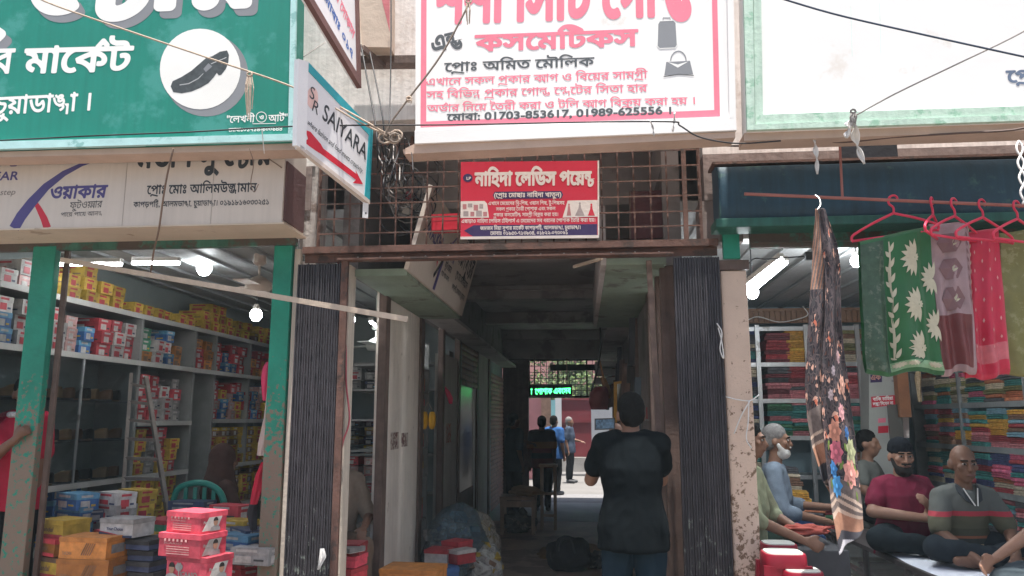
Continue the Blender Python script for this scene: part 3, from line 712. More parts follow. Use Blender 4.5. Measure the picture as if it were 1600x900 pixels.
# ------------------------------------------------------------------ shoe shop on the left
def glass(name, tint=(.86,.89,.90), rough=.05):
    m = bpy.data.materials.new(name); m.use_nodes = True; N = m.node_tree.nodes; L = m.node_tree.links; N.remove(N['Principled BSDF'])
    t = N.new('ShaderNodeBsdfTransparent'); t.inputs[0].default_value = (*tint,1); g = N.new('ShaderNodeBsdfGlossy'); g.inputs['Roughness'].default_value = rough
    f = N.new('ShaderNodeFresnel'); ge = N.new('ShaderNodeNewGeometry'); mi = N.new('ShaderNodeMapRange'); mi.inputs[3].default_value = 1.5; mi.inputs[4].default_value = 1/1.5; L.new(ge.outputs['Backfacing'], mi.inputs[0]); L.new(mi.outputs[0], f.inputs[0]); mx = N.new('ShaderNodeMixShader'); L.new(f.outputs[0], mx.inputs[0]); L.new(t.outputs[0], mx.inputs[1]); L.new(g.outputs[0], mx.inputs[2])
    L.new(mx.outputs[0], N['Material Output'].inputs[0]); MATS[name] = m; return m
GLASS = glass('showcase_glass')
XS, XB = -4.15, -4.548
SHELFP = mat('grey_white_shelf_paint', (.22,.22,.215), .5, .15, 4, .08, dirt=(.25,.24,.23), dscale=5, damt=.3)
U = thing('wall_shelf', 'long grey wall shelving full of shoe boxes along the left shop wall', 'shelf', (-4.3,7.5,.12))
for z, y0, y1 in ((2.53,5.07,10.4), (2.09,5.07,10.4), (1.03,5.07,7.95), (1.03,8.45,10.4), (1.53,6.95,7.95), (1.55,8.45,10.4), (.56,5.07,10.4)):
    part(U, 'board', (XB,y0,z-.035), (XS,y1,z), SHELFP)
    part(U, 'board_edge', (XS+.001,y0,z-.042), (XS+.012,y1,z+.004), mat('pale_shelf_edge', (.40,.39,.37), .4, .12, 5, .05))
for y, z0, z1 in ((5.07,.12,2.49),(6.92,.12,2.49),(7.95,.12,2.49),(8.43,.12,2.49),(9.35,1.03,2.49)):
    part(U, 'upright', (XB,y-.02,z0), (XS-.002,y+.02,z1), SHELFP)
MB().box((XS-.01,5.1,1.035),(XS-.004,6.09,2.045)).build('pane', GLASS, U); MB().box((XS-.01,6.11,1.035),(XS-.004,6.88,2.045)).build('pane', GLASS, U)
part(U, 'glass_rail', (XS-.012,6.09,1.035), (XS+.002,6.11,2.045), STEEL)
for z in (1.36,1.70): part(U, 'glass_shelf', (XB,5.1,z), (XS-.02,6.88,z+.008), glass('shelf_glass',(.6,.65,.64)))

def shoebox(key, w, l, h, body, lid, pr, prb=None, lh=.35):
    """open-bottomed look: lower tray, a slightly larger lid, printed patches on the end and the side"""
    b = MB(); e = .003
    b.box((-w/2,-l/2,0),(w/2,l/2,h*(1-lh)+.004),0); b.box((-w/2-e,-l/2-e,h*(1-lh)),(w/2+e,l/2+e,h),1)
    x = w/2+e+.0008; y = -l/2-e-.0008; hl = h*(1-lh)
    b.box((x-.001,-l*.32,h*.12),(x,l*.10,hl*.86),2); b.box((x-.001,l*.16,h*.2),(x,l*.36,hl*.5),3)
    b.box((x-.001,-l*.30,hl+h*lh*.3),(x,l*.22,hl+h*lh*.72),2)
    b.box((-w*.38,y,h*.14),(w*.05,y+.001,hl*.8),2); b.box((w*.12,y,h*.25),(w*.38,y+.001,hl*.55),3); b.box((-w*.36,y,hl+h*lh*.3),(w*.2,y+.001,hl+h*lh*.7),2)
    return b.mesh('shoe_box_'+key, [body, lid, pr, prb or pr])
def card(n, c, r=.55): return mat('card_'+n, tuple(v*.72+.02 for v in c), r, .30, 17, .05, ovar=.38)
YEL, ORA, REDC, PNKC, BLU, NVY, WHT, GRN, GRY, BRN, BLK, LBL = (card('yellow',(.56,.36,.035)), card('orange',(.55,.20,.03)), card('red',(.48,.03,.045)), card('pink_red',(.62,.05,.09)),
    card('blue',(.03,.13,.36)), card('navy',(.03,.045,.11)), card('white',(.50,.47,.45)), card('green',(.03,.22,.12)), card('grey',(.30,.29,.29)), card('brown',(.24,.13,.07)), card('black',(.03,.03,.035)), card('light_blue',(.10,.30,.48)))
KIND = {'yellow': shoebox('yellow',.30,.185,.105,YEL,YEL,REDC,BRN), 'red': shoebox('red',.30,.18,.11,REDC,REDC,WHT,BLK), 'white': shoebox('white',.30,.19,.115,WHT,WHT,REDC,NVY),
        'blue': shoebox('blue',.30,.17,.115,BLU,LBL,WHT,YEL), 'green': shoebox('green',.28,.17,.11,GRN,GRN,WHT,YEL), 'grey': shoebox('grey',.30,.18,.105,GRY,GRY,WHT,BLK),
        'navy': shoebox('navy',.31,.19,.085,NVY,NVY,GRY,WHT), 'orange': shoebox('orange',.30,.18,.105,ORA,ORA,BRN,BLK), 'pink': shoebox('pink',.28,.16,.10,card('rose',(.58,.32,.30)),card('rose',(0,0,0)),WHT,BRN),
        'brown': shoebox('brown',.28,.17,.105,BRN,YEL,WHT,BLK), 'black': shoebox('black',.31,.19,.10,BLK,NVY,WHT,LBL)}
ORD = ['first','second','third','fourth','fifth','sixth','seventh','eighth','ninth','tenth','eleventh','twelfth','thirteenth','fourteenth','fifteenth','sixteenth','seventeenth','eighteenth','nineteenth','twentieth','twenty-first','twenty-second','twenty-third','twenty-fourth','twenty-fifth','twenty-sixth']
HGT = {'yellow':.105,'red':.11,'white':.115,'blue':.115,'green':.11,'grey':.105,'navy':.085,'orange':.105,'pink':.10,'brown':.105,'black':.10}
LAYER = ['bottom','second','third','fourth','fifth']
def sbox(kind, loc, rz, label, group, s=1.0):
    o = bpy.data.objects.new('shoe_box', KIND[kind]); COL.objects.link(o); o.location = loc; o.rotation_euler = (0,0,rz)
    s_ = s*random.uniform(.86,1.0); o.scale = (s_,s_*random.uniform(.85,1.0),1)
    return setp(o, kind+' shoe box '+label, 'shoe box', group)
COLN = {}
def row(z, y0, y1, rows, kinds, where, group, jit=.012, pitch=.205, x=None):
    y = y0; i = 0
    while y+pitch*.8 < y1:
        n = rows[i % len(rows)] if isinstance(rows,(list,tuple)) else rows; zz = z+.002
        k0 = kinds[i % len(kinds)]; c = COLN.get(where,0); COLN[where] = c+1
        for r_ in range(n):
            k = k0 if random.random() < .7 else random.choice(kinds)
            sbox(k, ((x if x is not None else XS-.18)+random.uniform(-jit,jit)*2, y+pitch/2+random.uniform(-.006,.006), zz), random.uniform(-.06,.06), f'{where}, {ORD[c]} column from the street, {LAYER[r_]} layer', group)
            zz += HGT[k]+.0012
        y += pitch; i += 1
top = 'on the topmost wall shelf'
row(2.53, 5.12, 5.72, [1,2,1], ['white','pink'], top, 'shoe boxes on the topmost wall shelf')
row(2.53, 5.86, 6.75, [2,3,2,2], ['yellow'], top, 'shoe boxes on the topmost wall shelf')
row(2.53, 6.75, 8.1, [1,1,1,1], ['yellow'], top, 'shoe boxes on the topmost wall shelf')
row(2.53, 8.1, 9.0, [2,3,3,2], ['yellow'], top, 'shoe boxes on the topmost wall shelf')
row(2.53, 9.0, 10.3, [2,2,1,2], ['yellow','yellow','brown'], top, 'shoe boxes on the topmost wall shelf')
mid = 'in the upper wall bays'
row(2.09, 5.10, 5.48, [3,3], ['blue','white'], mid, 'shoe boxes in the upper wall bays'); row(2.09, 5.48, 5.68, 3, ['yellow'], mid, 'shoe boxes in the upper wall bays'); row(2.09, 5.68, 5.88, 3, ['white'], mid, 'shoe boxes in the upper wall bays')
row(2.09, 5.88, 6.08, 3, ['pink'], mid, 'shoe boxes in the upper wall bays'); row(2.09, 6.08, 6.3, [2,3], ['blue'], mid, 'shoe boxes in the upper wall bays'); row(2.09, 6.3, 6.88, [3,3,3], ['red','white','red'], mid, 'shoe boxes in the upper wall bays')
row(2.09, 6.98, 7.9, [3,2,3,2], ['green','white','blue','orange'], mid, 'shoe boxes in the upper wall bays'); row(2.09, 8.0, 8.4, [3,3], ['red','orange'], mid, 'shoe boxes in the upper wall bays')
row(2.09, 8.48, 9.3, [3,2,3], ['red','blue','red'], mid, 'shoe boxes in the upper wall bays'); row(2.09, 9.4, 10.3, [2,3], ['orange','red'], mid, 'shoe boxes in the upper wall bays')
low = 'in the bays by the doorway'
row(1.53, 6.98, 7.9, [4,4,3,4], ['red','red','white','grey'], 'on the shelf above the ladder', 'shoe boxes in the bays by the doorway'); row(1.03, 6.98, 7.9, [4,3,4,3], ['yellow','grey','red','yellow'], 'on the shelf behind the ladder', 'shoe boxes in the bays by the doorway')
row(1.55, 8.48, 10.3, [4,3,4,4], ['red','blue','pink','yellow'], low, 'shoe boxes in the bays by the doorway'); row(1.03, 8.48, 10.3, [4,4,4], ['yellow','yellow','brown'], 'below the bays by the doorway', 'shoe boxes in the bays by the doorway')
bot = 'on the bottom wall shelf'
row(.56, 5.1, 5.75, [3,3], ['white','red'], bot, 'shoe boxes on the bottom wall shelf'); row(.56, 5.9, 6.6, [4,4,3], ['blue'], bot, 'shoe boxes on the bottom wall shelf'); row(.56, 6.6, 6.9, [3], ['white'], bot, 'shoe boxes on the bottom wall shelf'); row(.56, 7.0, 7.9, [4,4,4], ['yellow'], bot, 'shoe boxes on the bottom wall shelf')
row(.56, 8.5, 10.2, [3,4], ['yellow','brown'], bot, 'shoe boxes on the bottom wall shelf')
# back wall shelf, seen through the first side opening
U2 = thing('wall_shelf', 'grey shelving on the back wall seen through the side opening of the shoe shop', 'shelf', (-2.6,10.3,.12))
for z in (.6,1.1,1.95,2.3): part(U2, 'board', (-3.6,10.1,z-.03), (-1.75,10.44,z), SHELFP)
for x in (-3.6,-2.7,-1.78): part(U2, 'upright', (x,10.1,.12), (x+.03,10.42,2.45), SHELFP)
part(U2, 'pane', (-3.56,10.11,1.11), (-2.71,10.117,1.91), GLASS); part(U2, 'pane', (-2.66,10.11,1.11), (-1.79,10.117,1.91), GLASS)
for z, ks, n, lv in ((1.95,['grey','white','black'],3,'upper'),(.6,['red','pink','red'],4,'lower'),(1.10,['black','brown','navy'],4,'middle')):
    for c in range(5):
        zz = z+.002
        for r_ in range(n):
            sbox(random.choice(ks), (-3.25+c*.22, 10.29, zz), -math.pi/2+random.uniform(-.03,.03), f'on the {lv} back shelf, {ORD[c]} column, {LAYER[r_]} layer', 'shoe boxes on the back wall shelf'); zz += .117
# shoes behind the showcase glass
def shoe_mesh(name, m, sole):
    b = MB(); prof = [(0,.030,.012),(.02,.036,.03),(.07,.042,.042),(.12,.038,.05),(.16,.031,.062),(.21,.033,.085),(.26,.034,.09),(.28,.028,.088)]
    def fn(u,v):
        k = v*(len(prof)-1); i = min(int(k), len(prof)-2); f = k-i; p,q = prof[i],prof[i+1]
        y = p[0]+(q[0]-p[0])*f; w = p[1]+(q[1]-p[1])*f; h = p[2]+(q[2]-p[2])*f; a = math.pi*u
        return (w*math.cos(a), y-.14, .014+h*math.sin(a)**.7)
    b.grid(fn, 10, 14); b.prism([(math.cos(R(t*18))*.042*(1 if abs(t)<99 else 1), math.sin(R(t*18))*.145, .014) for t in range(20)], (0,0,1), .014, 1)
    return b.mesh(name, [m, sole], smooth=50)
sm = [shoe_mesh('shoe_brown', mat('brown_leather',(.14,.06,.025),.35,.2,10,.1), BLK), shoe_mesh('shoe_black', mat('black_leather',(.025,.022,.02),.3,.2,10,.1), BRN), shoe_mesh('shoe_tan', mat('tan_leather',(.30,.17,.08),.4,.2,10,.1), BLK)]
for z in (1.032,1.369,1.709):
    for i in range(9):
        k = (i*7+int(z*10)) % 3; o = bpy.data.objects.new('shoe', sm[k]); COL.objects.link(o); o.location = (XS-.19+random.uniform(-.02,.02), 5.42+i*.165, z+.001); o.rotation_euler = (0,0,-math.pi/2+random.uniform(-.3,.3))
        setp(o, ('brown','black','tan')[k]+' leather shoe in the glass showcase, '+{1.032:'bottom',1.369:'middle',1.709:'upper'}[z]+' shelf, '+ORD[i]+' from the street', 'shoe', 'shoes in the showcase')

# goods piled in front on a low table
T = thing('display_table', 'low wooden table under the piled shoe boxes at the shoe shop front', 'table', (-2.9,4.9,0))
part(T, 'tabletop', (-3.62,4.45,.41), (-2.12,5.6,.44), mat('plain_wood', (.28,.18,.10), .7, .2, 5, .2, streak=.2))
for x,y in ((-3.58,4.5),(-2.2,4.5),(-3.58,5.52),(-2.2,5.52)): part(T, 'leg', (x,y,0), (x+.06,y+.06,.409), MATS['plain_wood'])
def big(name, label, mats, x, y, Y, w, d, h, rz, deco=None, cat='shoe carton'):
    """a shipping-size shoe carton whose front lower left corner stands at the photograph's x, y at depth Y"""
    p = at(x,y,Y); t = thing(name, label, cat, p, rz=rz); b = MB(); e = .004; lh = .03
    b.box((0,0,0),(w,d,h-lh+.002)); mesh_obj('tray', b.mesh('tray', mats[0]), t)
    mesh_obj('lid', MB().box((-e,-e,h-lh),(w+e,d+e,h)).mesh('lid', mats[1]), t)
    if deco: deco(t, w, d, h)
    return t
def pr(t, name, pts, side, w, m, z=.0012):
    """flat print on the front ('f') or right end ('r') of a carton, in local metres"""
    n = Vector((0,-1,0)) if side == 'f' else Vector((1,0,0))
    q = [Vector((x,-.0045,zz)) if side == 'f' else Vector((w+.0045,x,zz)) for x,zz in pts]
    return mesh_obj(name, MB().prism([v+n*z for v in q], n, .001).mesh(name, m), t)
def rect(x,y,w,h): return [(x,y),(x+w,y),(x+w,y+h),(x,y+h)]
def lloc(t, s, x, z, wid, hgt, side, w, m, bold=.02, latin=True, shear=0):
    p0 = Vector((x,-.005,z)) if side == 'f' else Vector((w+.005,x,z)); ux = Vector((1,0,0)) if side == 'f' else Vector((0,1,0)); n = Vector((0,-1,0)) if side == 'f' else Vector((1,0,0))
    return mesh_obj('lettering', lettering_mesh(s, p0, p0+ux*wid, hgt, n, bold, 30, shear, latin, m), t)
def lettering_mesh(s, p0, p1, hgt, n, bold, res, shear, latin, m):
    o = lettering(None, s, p0, p1, hgt, n, m, bold, res, shear, .0012, latin=latin); me = o.data; bpy.data.objects.remove(o); return me
SKINP, HAIRP = mat('printed_skin',(.36,.20,.13),.6), mat('printed_hair',(.02,.016,.015),.6)
def portrait(t, x, z, s, side, w, shirt):
    pr(t, 'printed_shirt', [(x-.5*s,z),(x+.5*s,z),(x+.42*s,z+.28*s),(x+.12*s,z+.4*s),(x-.12*s,z+.4*s),(x-.42*s,z+.28*s)], side, w, shirt, .001)
    pr(t, 'printed_face', [(x+.21*s*math.cos(a),z+.66*s+.29*s*math.sin(a)) for a in [i*math.pi/8 for i in range(16)]], side, w, SKINP, .0016)
    pr(t, 'printed_hair', [(x+.23*s*math.cos(a),z+.74*s+.27*s*math.sin(a)) for a in [i*math.pi/8 for i in range(9)]], side, w, HAIRP, .0022)
def deco_pink(big_):
    def f(t,w,d,h):
        if big_:
            portrait(t, w*.15, .0, h*.72, 'f', w, WHT); lloc(t, 'ICAASO', w*.37, h*.20, w*.42, h*.18, 'f', w, WHT, .03)
            pr(t, 'logo_trunk', rect(w*.32,h*.2,w*.022,h*.28), 'f', w, WHT); pr(t, 'logo_crown', [(w*.33+.028*math.cos(a), h*.56+.02*math.sin(a)*(1.3 if i%2 else .9)) for i,a in enumerate([k*math.pi/8 for k in range(16)])], 'f', w, WHT)
            pr(t, 'underline', rect(w*.30,h*.11,w*.5,h*.02), 'f', w, WHT)
        else:
            for k in range(6): pr(t, 'printed_mark', rect(w*(.14+k*.1),h*.66,w*.045,h*.1), 'f', w, card('pale_rose',(.70,.35,.34)))
            for k in range(4): pr(t, 'text_line', rect(w*.2,h*(.12+k*.1),w*.55,h*.035), 'f', w, card('pale_rose',(0,0,0)))
            lloc(t, 'ICAASO', w*.15, h*.54, w*.42, h*.08, 'f', w, card('pale_rose',(0,0,0)), .01)
        pr(t, 'end_panel', [(d*.05,h*.1),(d*.62,h*.1),(d*.8,h*.74),(d*.3,h*.74)], 'r', w, WHT, .0006)
        portrait(t, d*.55, h*.06, h*.66, 'r', w, GRY); lloc(t, 'Picaaso', d*.08, h*.45, d*.28, h*.13, 'r', w, WHT, .02, shear=.2)
    return f
def deco_orange(t,w,d,h):
    for k in range(5): pr(t, 'stripe', [(w*(.48+k*.045),h*.2),(w*(.50+k*.045),h*.2),(w*(.60+k*.045),h*.75),(w*(.585+k*.045),h*.75)], 'f', w, BRN)
    lloc(t, 'TARZAN', w*.08, h*.2, w*.2, h*.14, 'f', w, BRN, .02); pr(t, 'end_label', rect(d*.2,h*.25,d*.55,h*.4), 'r', w, GRY)
def deco_shine(t,w,d,h):
    lloc(t, 'Your Choice', w*.22, h*.38, w*.5, h*.17, 'f', w, NVY, .03); pr(t, 'wave', [(0,0),(w,0),(w,h*.14),(w*.6,h*.1),(w*.3,h*.2),(0,h*.3)], 'f', w, NVY); pr(t, 'wave', [(0,h*.3),(w*.3,h*.2),(w*.6,h*.1),(w*.6,h*.14),(w*.3,h*.25),(0,h*.34)], 'f', w, REDC, .002)
def deco_yellow(t,w,d,h):
    lloc(t, 'Sandal', w*.15, h*.35, w*.5, h*.25, 'f', w, BRN, .03, shear=.2); pr(t, 'red_band', rect(0,0,w,h*.2), 'f', w, REDC)
PK = [PNKC, PNKC]
big('shoe_carton', 'lowest pink carton of the front stack, with a portrait and white lettering', PK, 259,905,4.42,.30,.20,.135,-.32, deco_pink(1))
big('shoe_carton', 'middle pink carton of the front stack, shifted to the left', PK, 247,868,4.42,.31,.20,.130,-.30, deco_pink(0))
big('shoe_carton', 'topmost pink carton of the front stack', PK, 260,830,4.44,.27,.19,.115,-.36, deco_pink(0))
big('shoe_carton', 'pink carton under the front stack, mostly below the view', PK, 252,942,4.42,.31,.20,.13,-.28, deco_pink(0))
OR2 = [ORA, ORA]
big('shoe_carton', 'upper orange carton with brown slanting stripes', OR2, 91,873,4.85,.34,.22,.135,-.10, deco_orange)
big('shoe_carton', 'lower orange carton with brown slanting stripes', OR2, 86,908,4.83,.36,.23,.135,-.06, deco_orange)
big('shoe_carton', 'upper orange carton behind the striped pair', OR2, 172,872,5.12,.14,.25,.13,-.2, deco_orange)
big('shoe_carton', 'lower orange carton behind the striped pair', OR2, 170,905,5.12,.15,.25,.13,-.15, deco_orange)
big('shoe_carton', 'yellow and red carton leaning behind the orange cartons', [YEL,YEL], 58,838,5.15,.26,.2,.115,-.35, deco_yellow)
big('shoe_carton', 'orange-red carton below the leaning yellow one', [ORA,REDC], 56,866,5.12,.22,.2,.11,-.45, deco_yellow)
big('shoe_carton', 'yellow carton low behind the left green post', [YEL,BRN], 55,900,5.12,.24,.2,.13,-.4, deco_yellow)
big('shoe_carton', 'white and navy carton with cursive lettering on top of the dark stack', [WHT,WHT], 155,838,5.0,.27,.19,.115,-.22, deco_shine)
for k in range(5): big('shoe_carton', ORD[k]+' flat navy carton from the top of the dark stack', [NVY,BLK], 196+k%2*3,858+k*17,4.98,.19,.2,.062,-.25+.1*(k%2), None)['group'] = 'navy cartons in the dark stack'
big('shoe_carton', 'green carton with open lid behind the white carton', [GRN,REDC], 222,838,5.4,.22,.2,.12,-.4, None)
seen = {}
for x,y,Y,k,rz,w in ((118,815,5.5,'blue',.2,'loose behind the white carton, lower left'),(120,795,5.5,'blue',.1,'loose behind the white carton, upper left'),(145,812,5.6,'navy',-.2,'beside the loose blue boxes'),(178,812,5.6,'white',.2,'loose in the middle heap, lower'),(182,793,5.6,'white',.1,'loose in the middle heap, upper'),(212,808,5.8,'yellow',0,'at the foot of the ladder, lower'),(214,786,5.8,'yellow',.1,'at the foot of the ladder, middle'),(222,795,6.0,'yellow',.2,'at the foot of the ladder, behind'),
    (238,900,5.3,'black',.3,'left of the pink cartons, lower'),(238,876,5.3,'red',.2,'left of the pink cartons, middle'),(250,845,5.5,'green',.4,'left of the pink cartons, upper'),(300,800,5.8,'navy',.5,'behind the pink cartons, upper'),(296,830,5.6,'black',.2,'behind the pink cartons, lower'),(335,870,5.2,'navy',.3,'right of the pink cartons, leftmost'),(372,880,5.1,'black',.5,'right of the pink cartons, lowest'),(375,862,5.15,'blue',.2,'right of the pink cartons, second'),
    (388,845,5.3,'navy',-.2,'right of the pink cartons, beside the cloth'),(372,835,5.5,'brown',.2,'right of the pink cartons, third'),(360,812,5.7,'red',.3,'right of the pink cartons, topmost'),(400,880,5.0,'grey',.4,'by the foot of the right green post')):
    sbox(k, at(x,y,Y), rz-.6, w, 'shoe boxes loose on the low table')
for k in range(6):
    for j in range(3): sbox(random.choice(['black','navy','brown','red']), (-3.3+k*.24,5.32+.02*j,.445+j*.112), random.uniform(-.9,-.5), f'in the low back heap, {ORD[k]} column, {LAYER[j]} layer', 'shoe boxes loose on the low table')

# ladder, chair, hung goods
LD = mat('grey_ladder_wood',(.15,.125,.11),.8,.2,6,.2,streak=.2)
t = thing('step_ladder', 'narrow grey step ladder leaning against the shoe shelves', 'ladder', at(225,800,6.2))
A,Bq,C,D = at(205,585,6.75),at(190,800,6.1),at(228,590,6.75),at(262,800,6.1)
for p,q in ((A,Bq),(C,D)): MB().bar(p,q,.03,.05).build('rail', LD, t)
for i in range(7): f = .08+i*.14; MB().bar(A.lerp(Bq,f),C.lerp(D,f),.045,.025).build('rung', LD, t)
GP = mat('green_plastic',(.01,.16,.12),.35,.08,3,0)
p = at(330,800,6.1); t = thing('plastic_chair', 'dark green plastic armchair at the back of the shoe shop', 'chair', (p.x,p.y,.12))
bx_, by_ = p.x, p.y
MB().box((bx_-.22,by_-.22,.54),(bx_+.22,by_+.22,.57),bev=.01).build('seat', GP, t)
MB().tube(smoothpath([(bx_-.2,by_-.2,.57),(bx_-.2,by_-.22,.95),(bx_-.1,by_-.22,1.05),(bx_+.08,by_-.22,1.05),(bx_+.2,by_-.22,.93),(bx_+.22,by_-.2,.57)]),.025,8).build('back_frame', GP, t, smooth=True)
for k in range(4): MB().box((bx_-.12+k*.075,by_-.23,.58),(bx_-.09+k*.075,by_-.215,1.03)).build('back_slat', GP, t)
for x,y in ((-.2,-.2),(.2,-.2),(-.2,.2),(.2,.2)): MB().bar((bx_+x,by_+y,.12),(bx_+x*.9,by_+y*.9,.54),.04,.03).build('leg', GP, t)
for s in (-1,1): MB().tube(smoothpath([(bx_+s*.22,by_-.2,.8),(bx_+s*.25,by_,.8),(bx_+s*.24,by_+.2,.78),(bx_+s*.2,by_+.2,.55)]),.02,8).build('arm', GP, t, smooth=True)
def hung(name, label, cat, pts, Y, m, bulge=.05, nu=8, nv=14):
    """a hung soft thing: outline rows (y, xleft, xright) in the photograph at depth Y, given body by a rounded front and a back"""
    def S(s):
        def f(u,v):
            k = v*(len(pts)-1); i = min(int(k),len(pts)-2); q = k-i; y = pts[i][0]+(pts[i+1][0]-pts[i][0])*q; a = pts[i][1]+(pts[i+1][1]-pts[i][1])*q; b = pts[i][2]+(pts[i+1][2]-pts[i][2])*q
            p = at(a+(b-a)*u, y, Y); p.y += s*bulge*math.sin(math.pi*u)**.6*(.4+.6*math.sin(math.pi*min(1,v+.08)))+.006*math.sin(u*14+v*5); return p
        return f
    p0 = at((pts[0][1]+pts[0][2])/2, pts[0][0], Y); o = MB().grid(S(-1),nu,nv).grid(S(1),nu,nv).build(name, m, None, smooth=True, loc=p0); return setp(o, label, cat)
PINKPL = mat('pink_plastic_bag',(.62,.04,.12),.45,.08,6,.1)
hung('hanging_bag', 'pink cloth bag hung beside the right green post', 'bag', [(566,416,421),(574,410,424),(590,408,424),(610,409,421),(626,411,418)], 5.12, PINKPL, .03)
hung('hanging_cloth', 'pale dust cloth hung inside the right green post', 'cloth', [(600,418,428),(650,412,426),(690,404,420),(712,402,414)], 5.1, mat('pale_dust_cloth',(.52,.42,.38),.95,.12,8,.3), .015)
hung('hanging_cloth', 'red cloth hung low beside the right green post', 'cloth', [(722,408,414),(740,400,412),(765,394,410),(788,391,402)], 5.12, mat('red_cloth',(.50,.02,.05),.85,.12,8,.2), .025)
hung('hanging_cloth', 'dark cloth hung below the red one beside the green post', 'cloth', [(780,392,404),(800,385,402),(840,395,400),(850,396,399)], 5.2, mat('dark_cloth',(.04,.035,.04),.9,.2,8,.2), .03)

# lit lamps of the shoe shop
LED = mat('lamp_white', (.9,.9,.9), .4, 0, 1, 0, emit=(.92,.97,1), estr=14)
LAMPBODY = mat('lamp_housing', (.55,.53,.5), .5, .05)
def tube_light(label, p, q, power=10, r=.014):
    p = Vector(p); q = Vector(q); t = thing('tube_light', label, 'lamp', p.lerp(q,.5)); u = Vector((0,0,.03))
    MB().bar(p+u,q+u,.045,.035).build('housing', LAMPBODY, t); MB().tube([p,q],r,8).build('tube', LED, t)
    l = bpy.data.lights.new('tube_light_glow','AREA'); l.shape = 'RECTANGLE'; l.size = (q-p).length; l.size_y = .03; l.energy = power; l.color = (.9,.97,1)
    o = bpy.data.objects.new('glow', l); COL.objects.link(o); o.parent = t; o.location = (0,0,-.03); o.rotation_euler = (0,0,math.atan2((q-p).y,(q-p).x)); return t
def bulb(label, p, power=6, r=.04, cord=None):
    p = Vector(p); t = thing('light_bulb', label, 'lamp', p)
    MB().lathe([(.004,-r*1.0),(r*.6,-r*.85),(r,-.2*r),(r*1.02,r*.4),(r*.75,r*.9)], p, 14).build('globe', LED, t, smooth=True)
    MB().lathe([(r*.7,r*.9),(r*.55,r*1.5),(r*.4,r*2.0)], p, 12).build('cap', LAMPBODY, t, smooth=True)
    MB().tube([p+Vector((0,0,r*1.9)), Vector((p.x,p.y,2.965))],.005,6).build('flex', CABLE, t)
    l = bpy.data.lights.new('bulb_glow','POINT'); l.energy = power; l.shadow_soft_size = .05; l.color = (.92,.97,1)
    o = bpy.data.objects.new('glow', l); COL.objects.link(o); o.parent = t; o.location = (0,0,-r*1.6); return t
tube_light('lit long tube light behind the left green post', at(36,413,5.6), at(190,413,5.6), 1.2)
tube_light('lit short tube light right of the long one in the shoe shop', at(207,411,5.9), at(280,411,5.9), 1)
bulb('lit flat white bulb under the shoe shop ceiling', at(319,420,6.6), 1, .065)
bulb('lit bulb below the cream ceiling fan', at(400,493,6.4), 1, .05)
def fan(label, p, s=1, rot=0, m=None):
    m = m or mat('cream_fan_paint',(.50,.42,.36),.5,.08); t = thing('ceiling_fan', label, 'fan', p); p = Vector(p)
    MB().tube([p+Vector((0,0,.05)),(p.x,p.y,2.965)],.011,8).build('rod', m, t)
    MB().lathe([(.02,.30),(.05,.28),(.055,.2),(.03,.18)], p, 14).build('canopy', m, t, smooth=40)
    MB().lathe([(.03,-.06),(.09,-.055),(.11,-.02),(.11,.03),(.06,.07),(.02,.09)], p, 18).build('motor', m, t, smooth=40)
    for k in range(3):
        a = rot+k*2*math.pi/3; d = Vector((math.cos(a),math.sin(a),0)); MB().bar(p+d*.10,p+d*.62*s,.13,.008).build('blade', m, t)
    return t
fan('cream ceiling fan with a bulb in the shoe shop', at(404,447,6.3), .55, .5)
bulb('unlit white globe by the first side opening', at(547,500,5.9), 0, .04)
tube_light('lit tube light seen through the first side opening', at(579,503,7.9), at(598,517,9.0), 2)
fan('pale ceiling fan seen through the first side opening', at(587,540,8.6), .8, 2.6, mat('pale_fan_paint',(.55,.56,.52),.5,.08))
# ------------------------------------------------------------------ the passage and the courtyard behind it
# tilted cream side sign
n = Vector((.966,0,-.26)).normalized()
S = thing('side_sign', 'cream tilted sign board high on the left side of the passage', 'sign', (-1.17,5.3,2.55))
q = [(-1.17,5.06,2.555),(-1.17,7.45,2.555),(-1.01,7.45,3.15),(-1.01,5.06,3.15)]
MB().prism(q, n, .03).build('panel', CREAM, S)
def on(y, f): return Vector((-1.17+.16*f, y, 2.555+.595*f))
def sl(s, y0, y1, f, h, m, bold=.02, latin=False): lettering(S, s, on(y0,f), on(y1,f), h, n, m, bold, 30, 0, .004, latin=latin)
sl('ওয়াকার', 6.02, 6.42, .52, .10, PURPLE, .03); sl('ফুটওয়্যার', 6.1, 6.4, .38, .05, INK); sl('পায়ে পায়ে আনন্দ', 6.05, 6.4, .26, .035, INK)
sl('মর্ডাণ সু ষ্টোর', 6.55, 7.38, .60, .17, INK, .035); sl('প্রোঃ মোঃ আলিমউজ্জামান', 6.62, 7.3, .40, .06, INK, .02); sl('কাপড়পট্টি, আলমডাঙ্গা, চুয়াডাঙ্গা।', 6.6, 7.32, .22, .045, INK, .015)
sl('WALKER', 5.25, 5.85, .5, .10, PURPLE, .03, True)
MB().prism([on(5.9,.02),on(5.98,.02),on(6.02,.5),on(6.3,.9),on(6.0,.6),on(5.94,.35)], n, .001).build('swoosh', PURPLE, S).location = n*.004
def wire(label, pts, r=.006, m=None, smooth=6, cat='cable', name='cable'):
    p = smoothpath(pts, smooth) if smooth else [Vector(x) for x in pts]
    o = MB().tube(p, r, 6).build(name, m or CABLE, None, smooth=True, loc=p[0]); return setp(o, label, cat)
wire('dark flex hanging over the tilted cream sign', [at(705,380,5.6),at(690,410,5.7),at(672,440,5.9),at(665,452,6.0)], .009)
wire('thin red flex over the tilted cream sign', [at(690,385,5.7),at(678,430,5.9),at(673,455,6.0)], .004, mat('red_flex',(.45,.05,.08),.5))
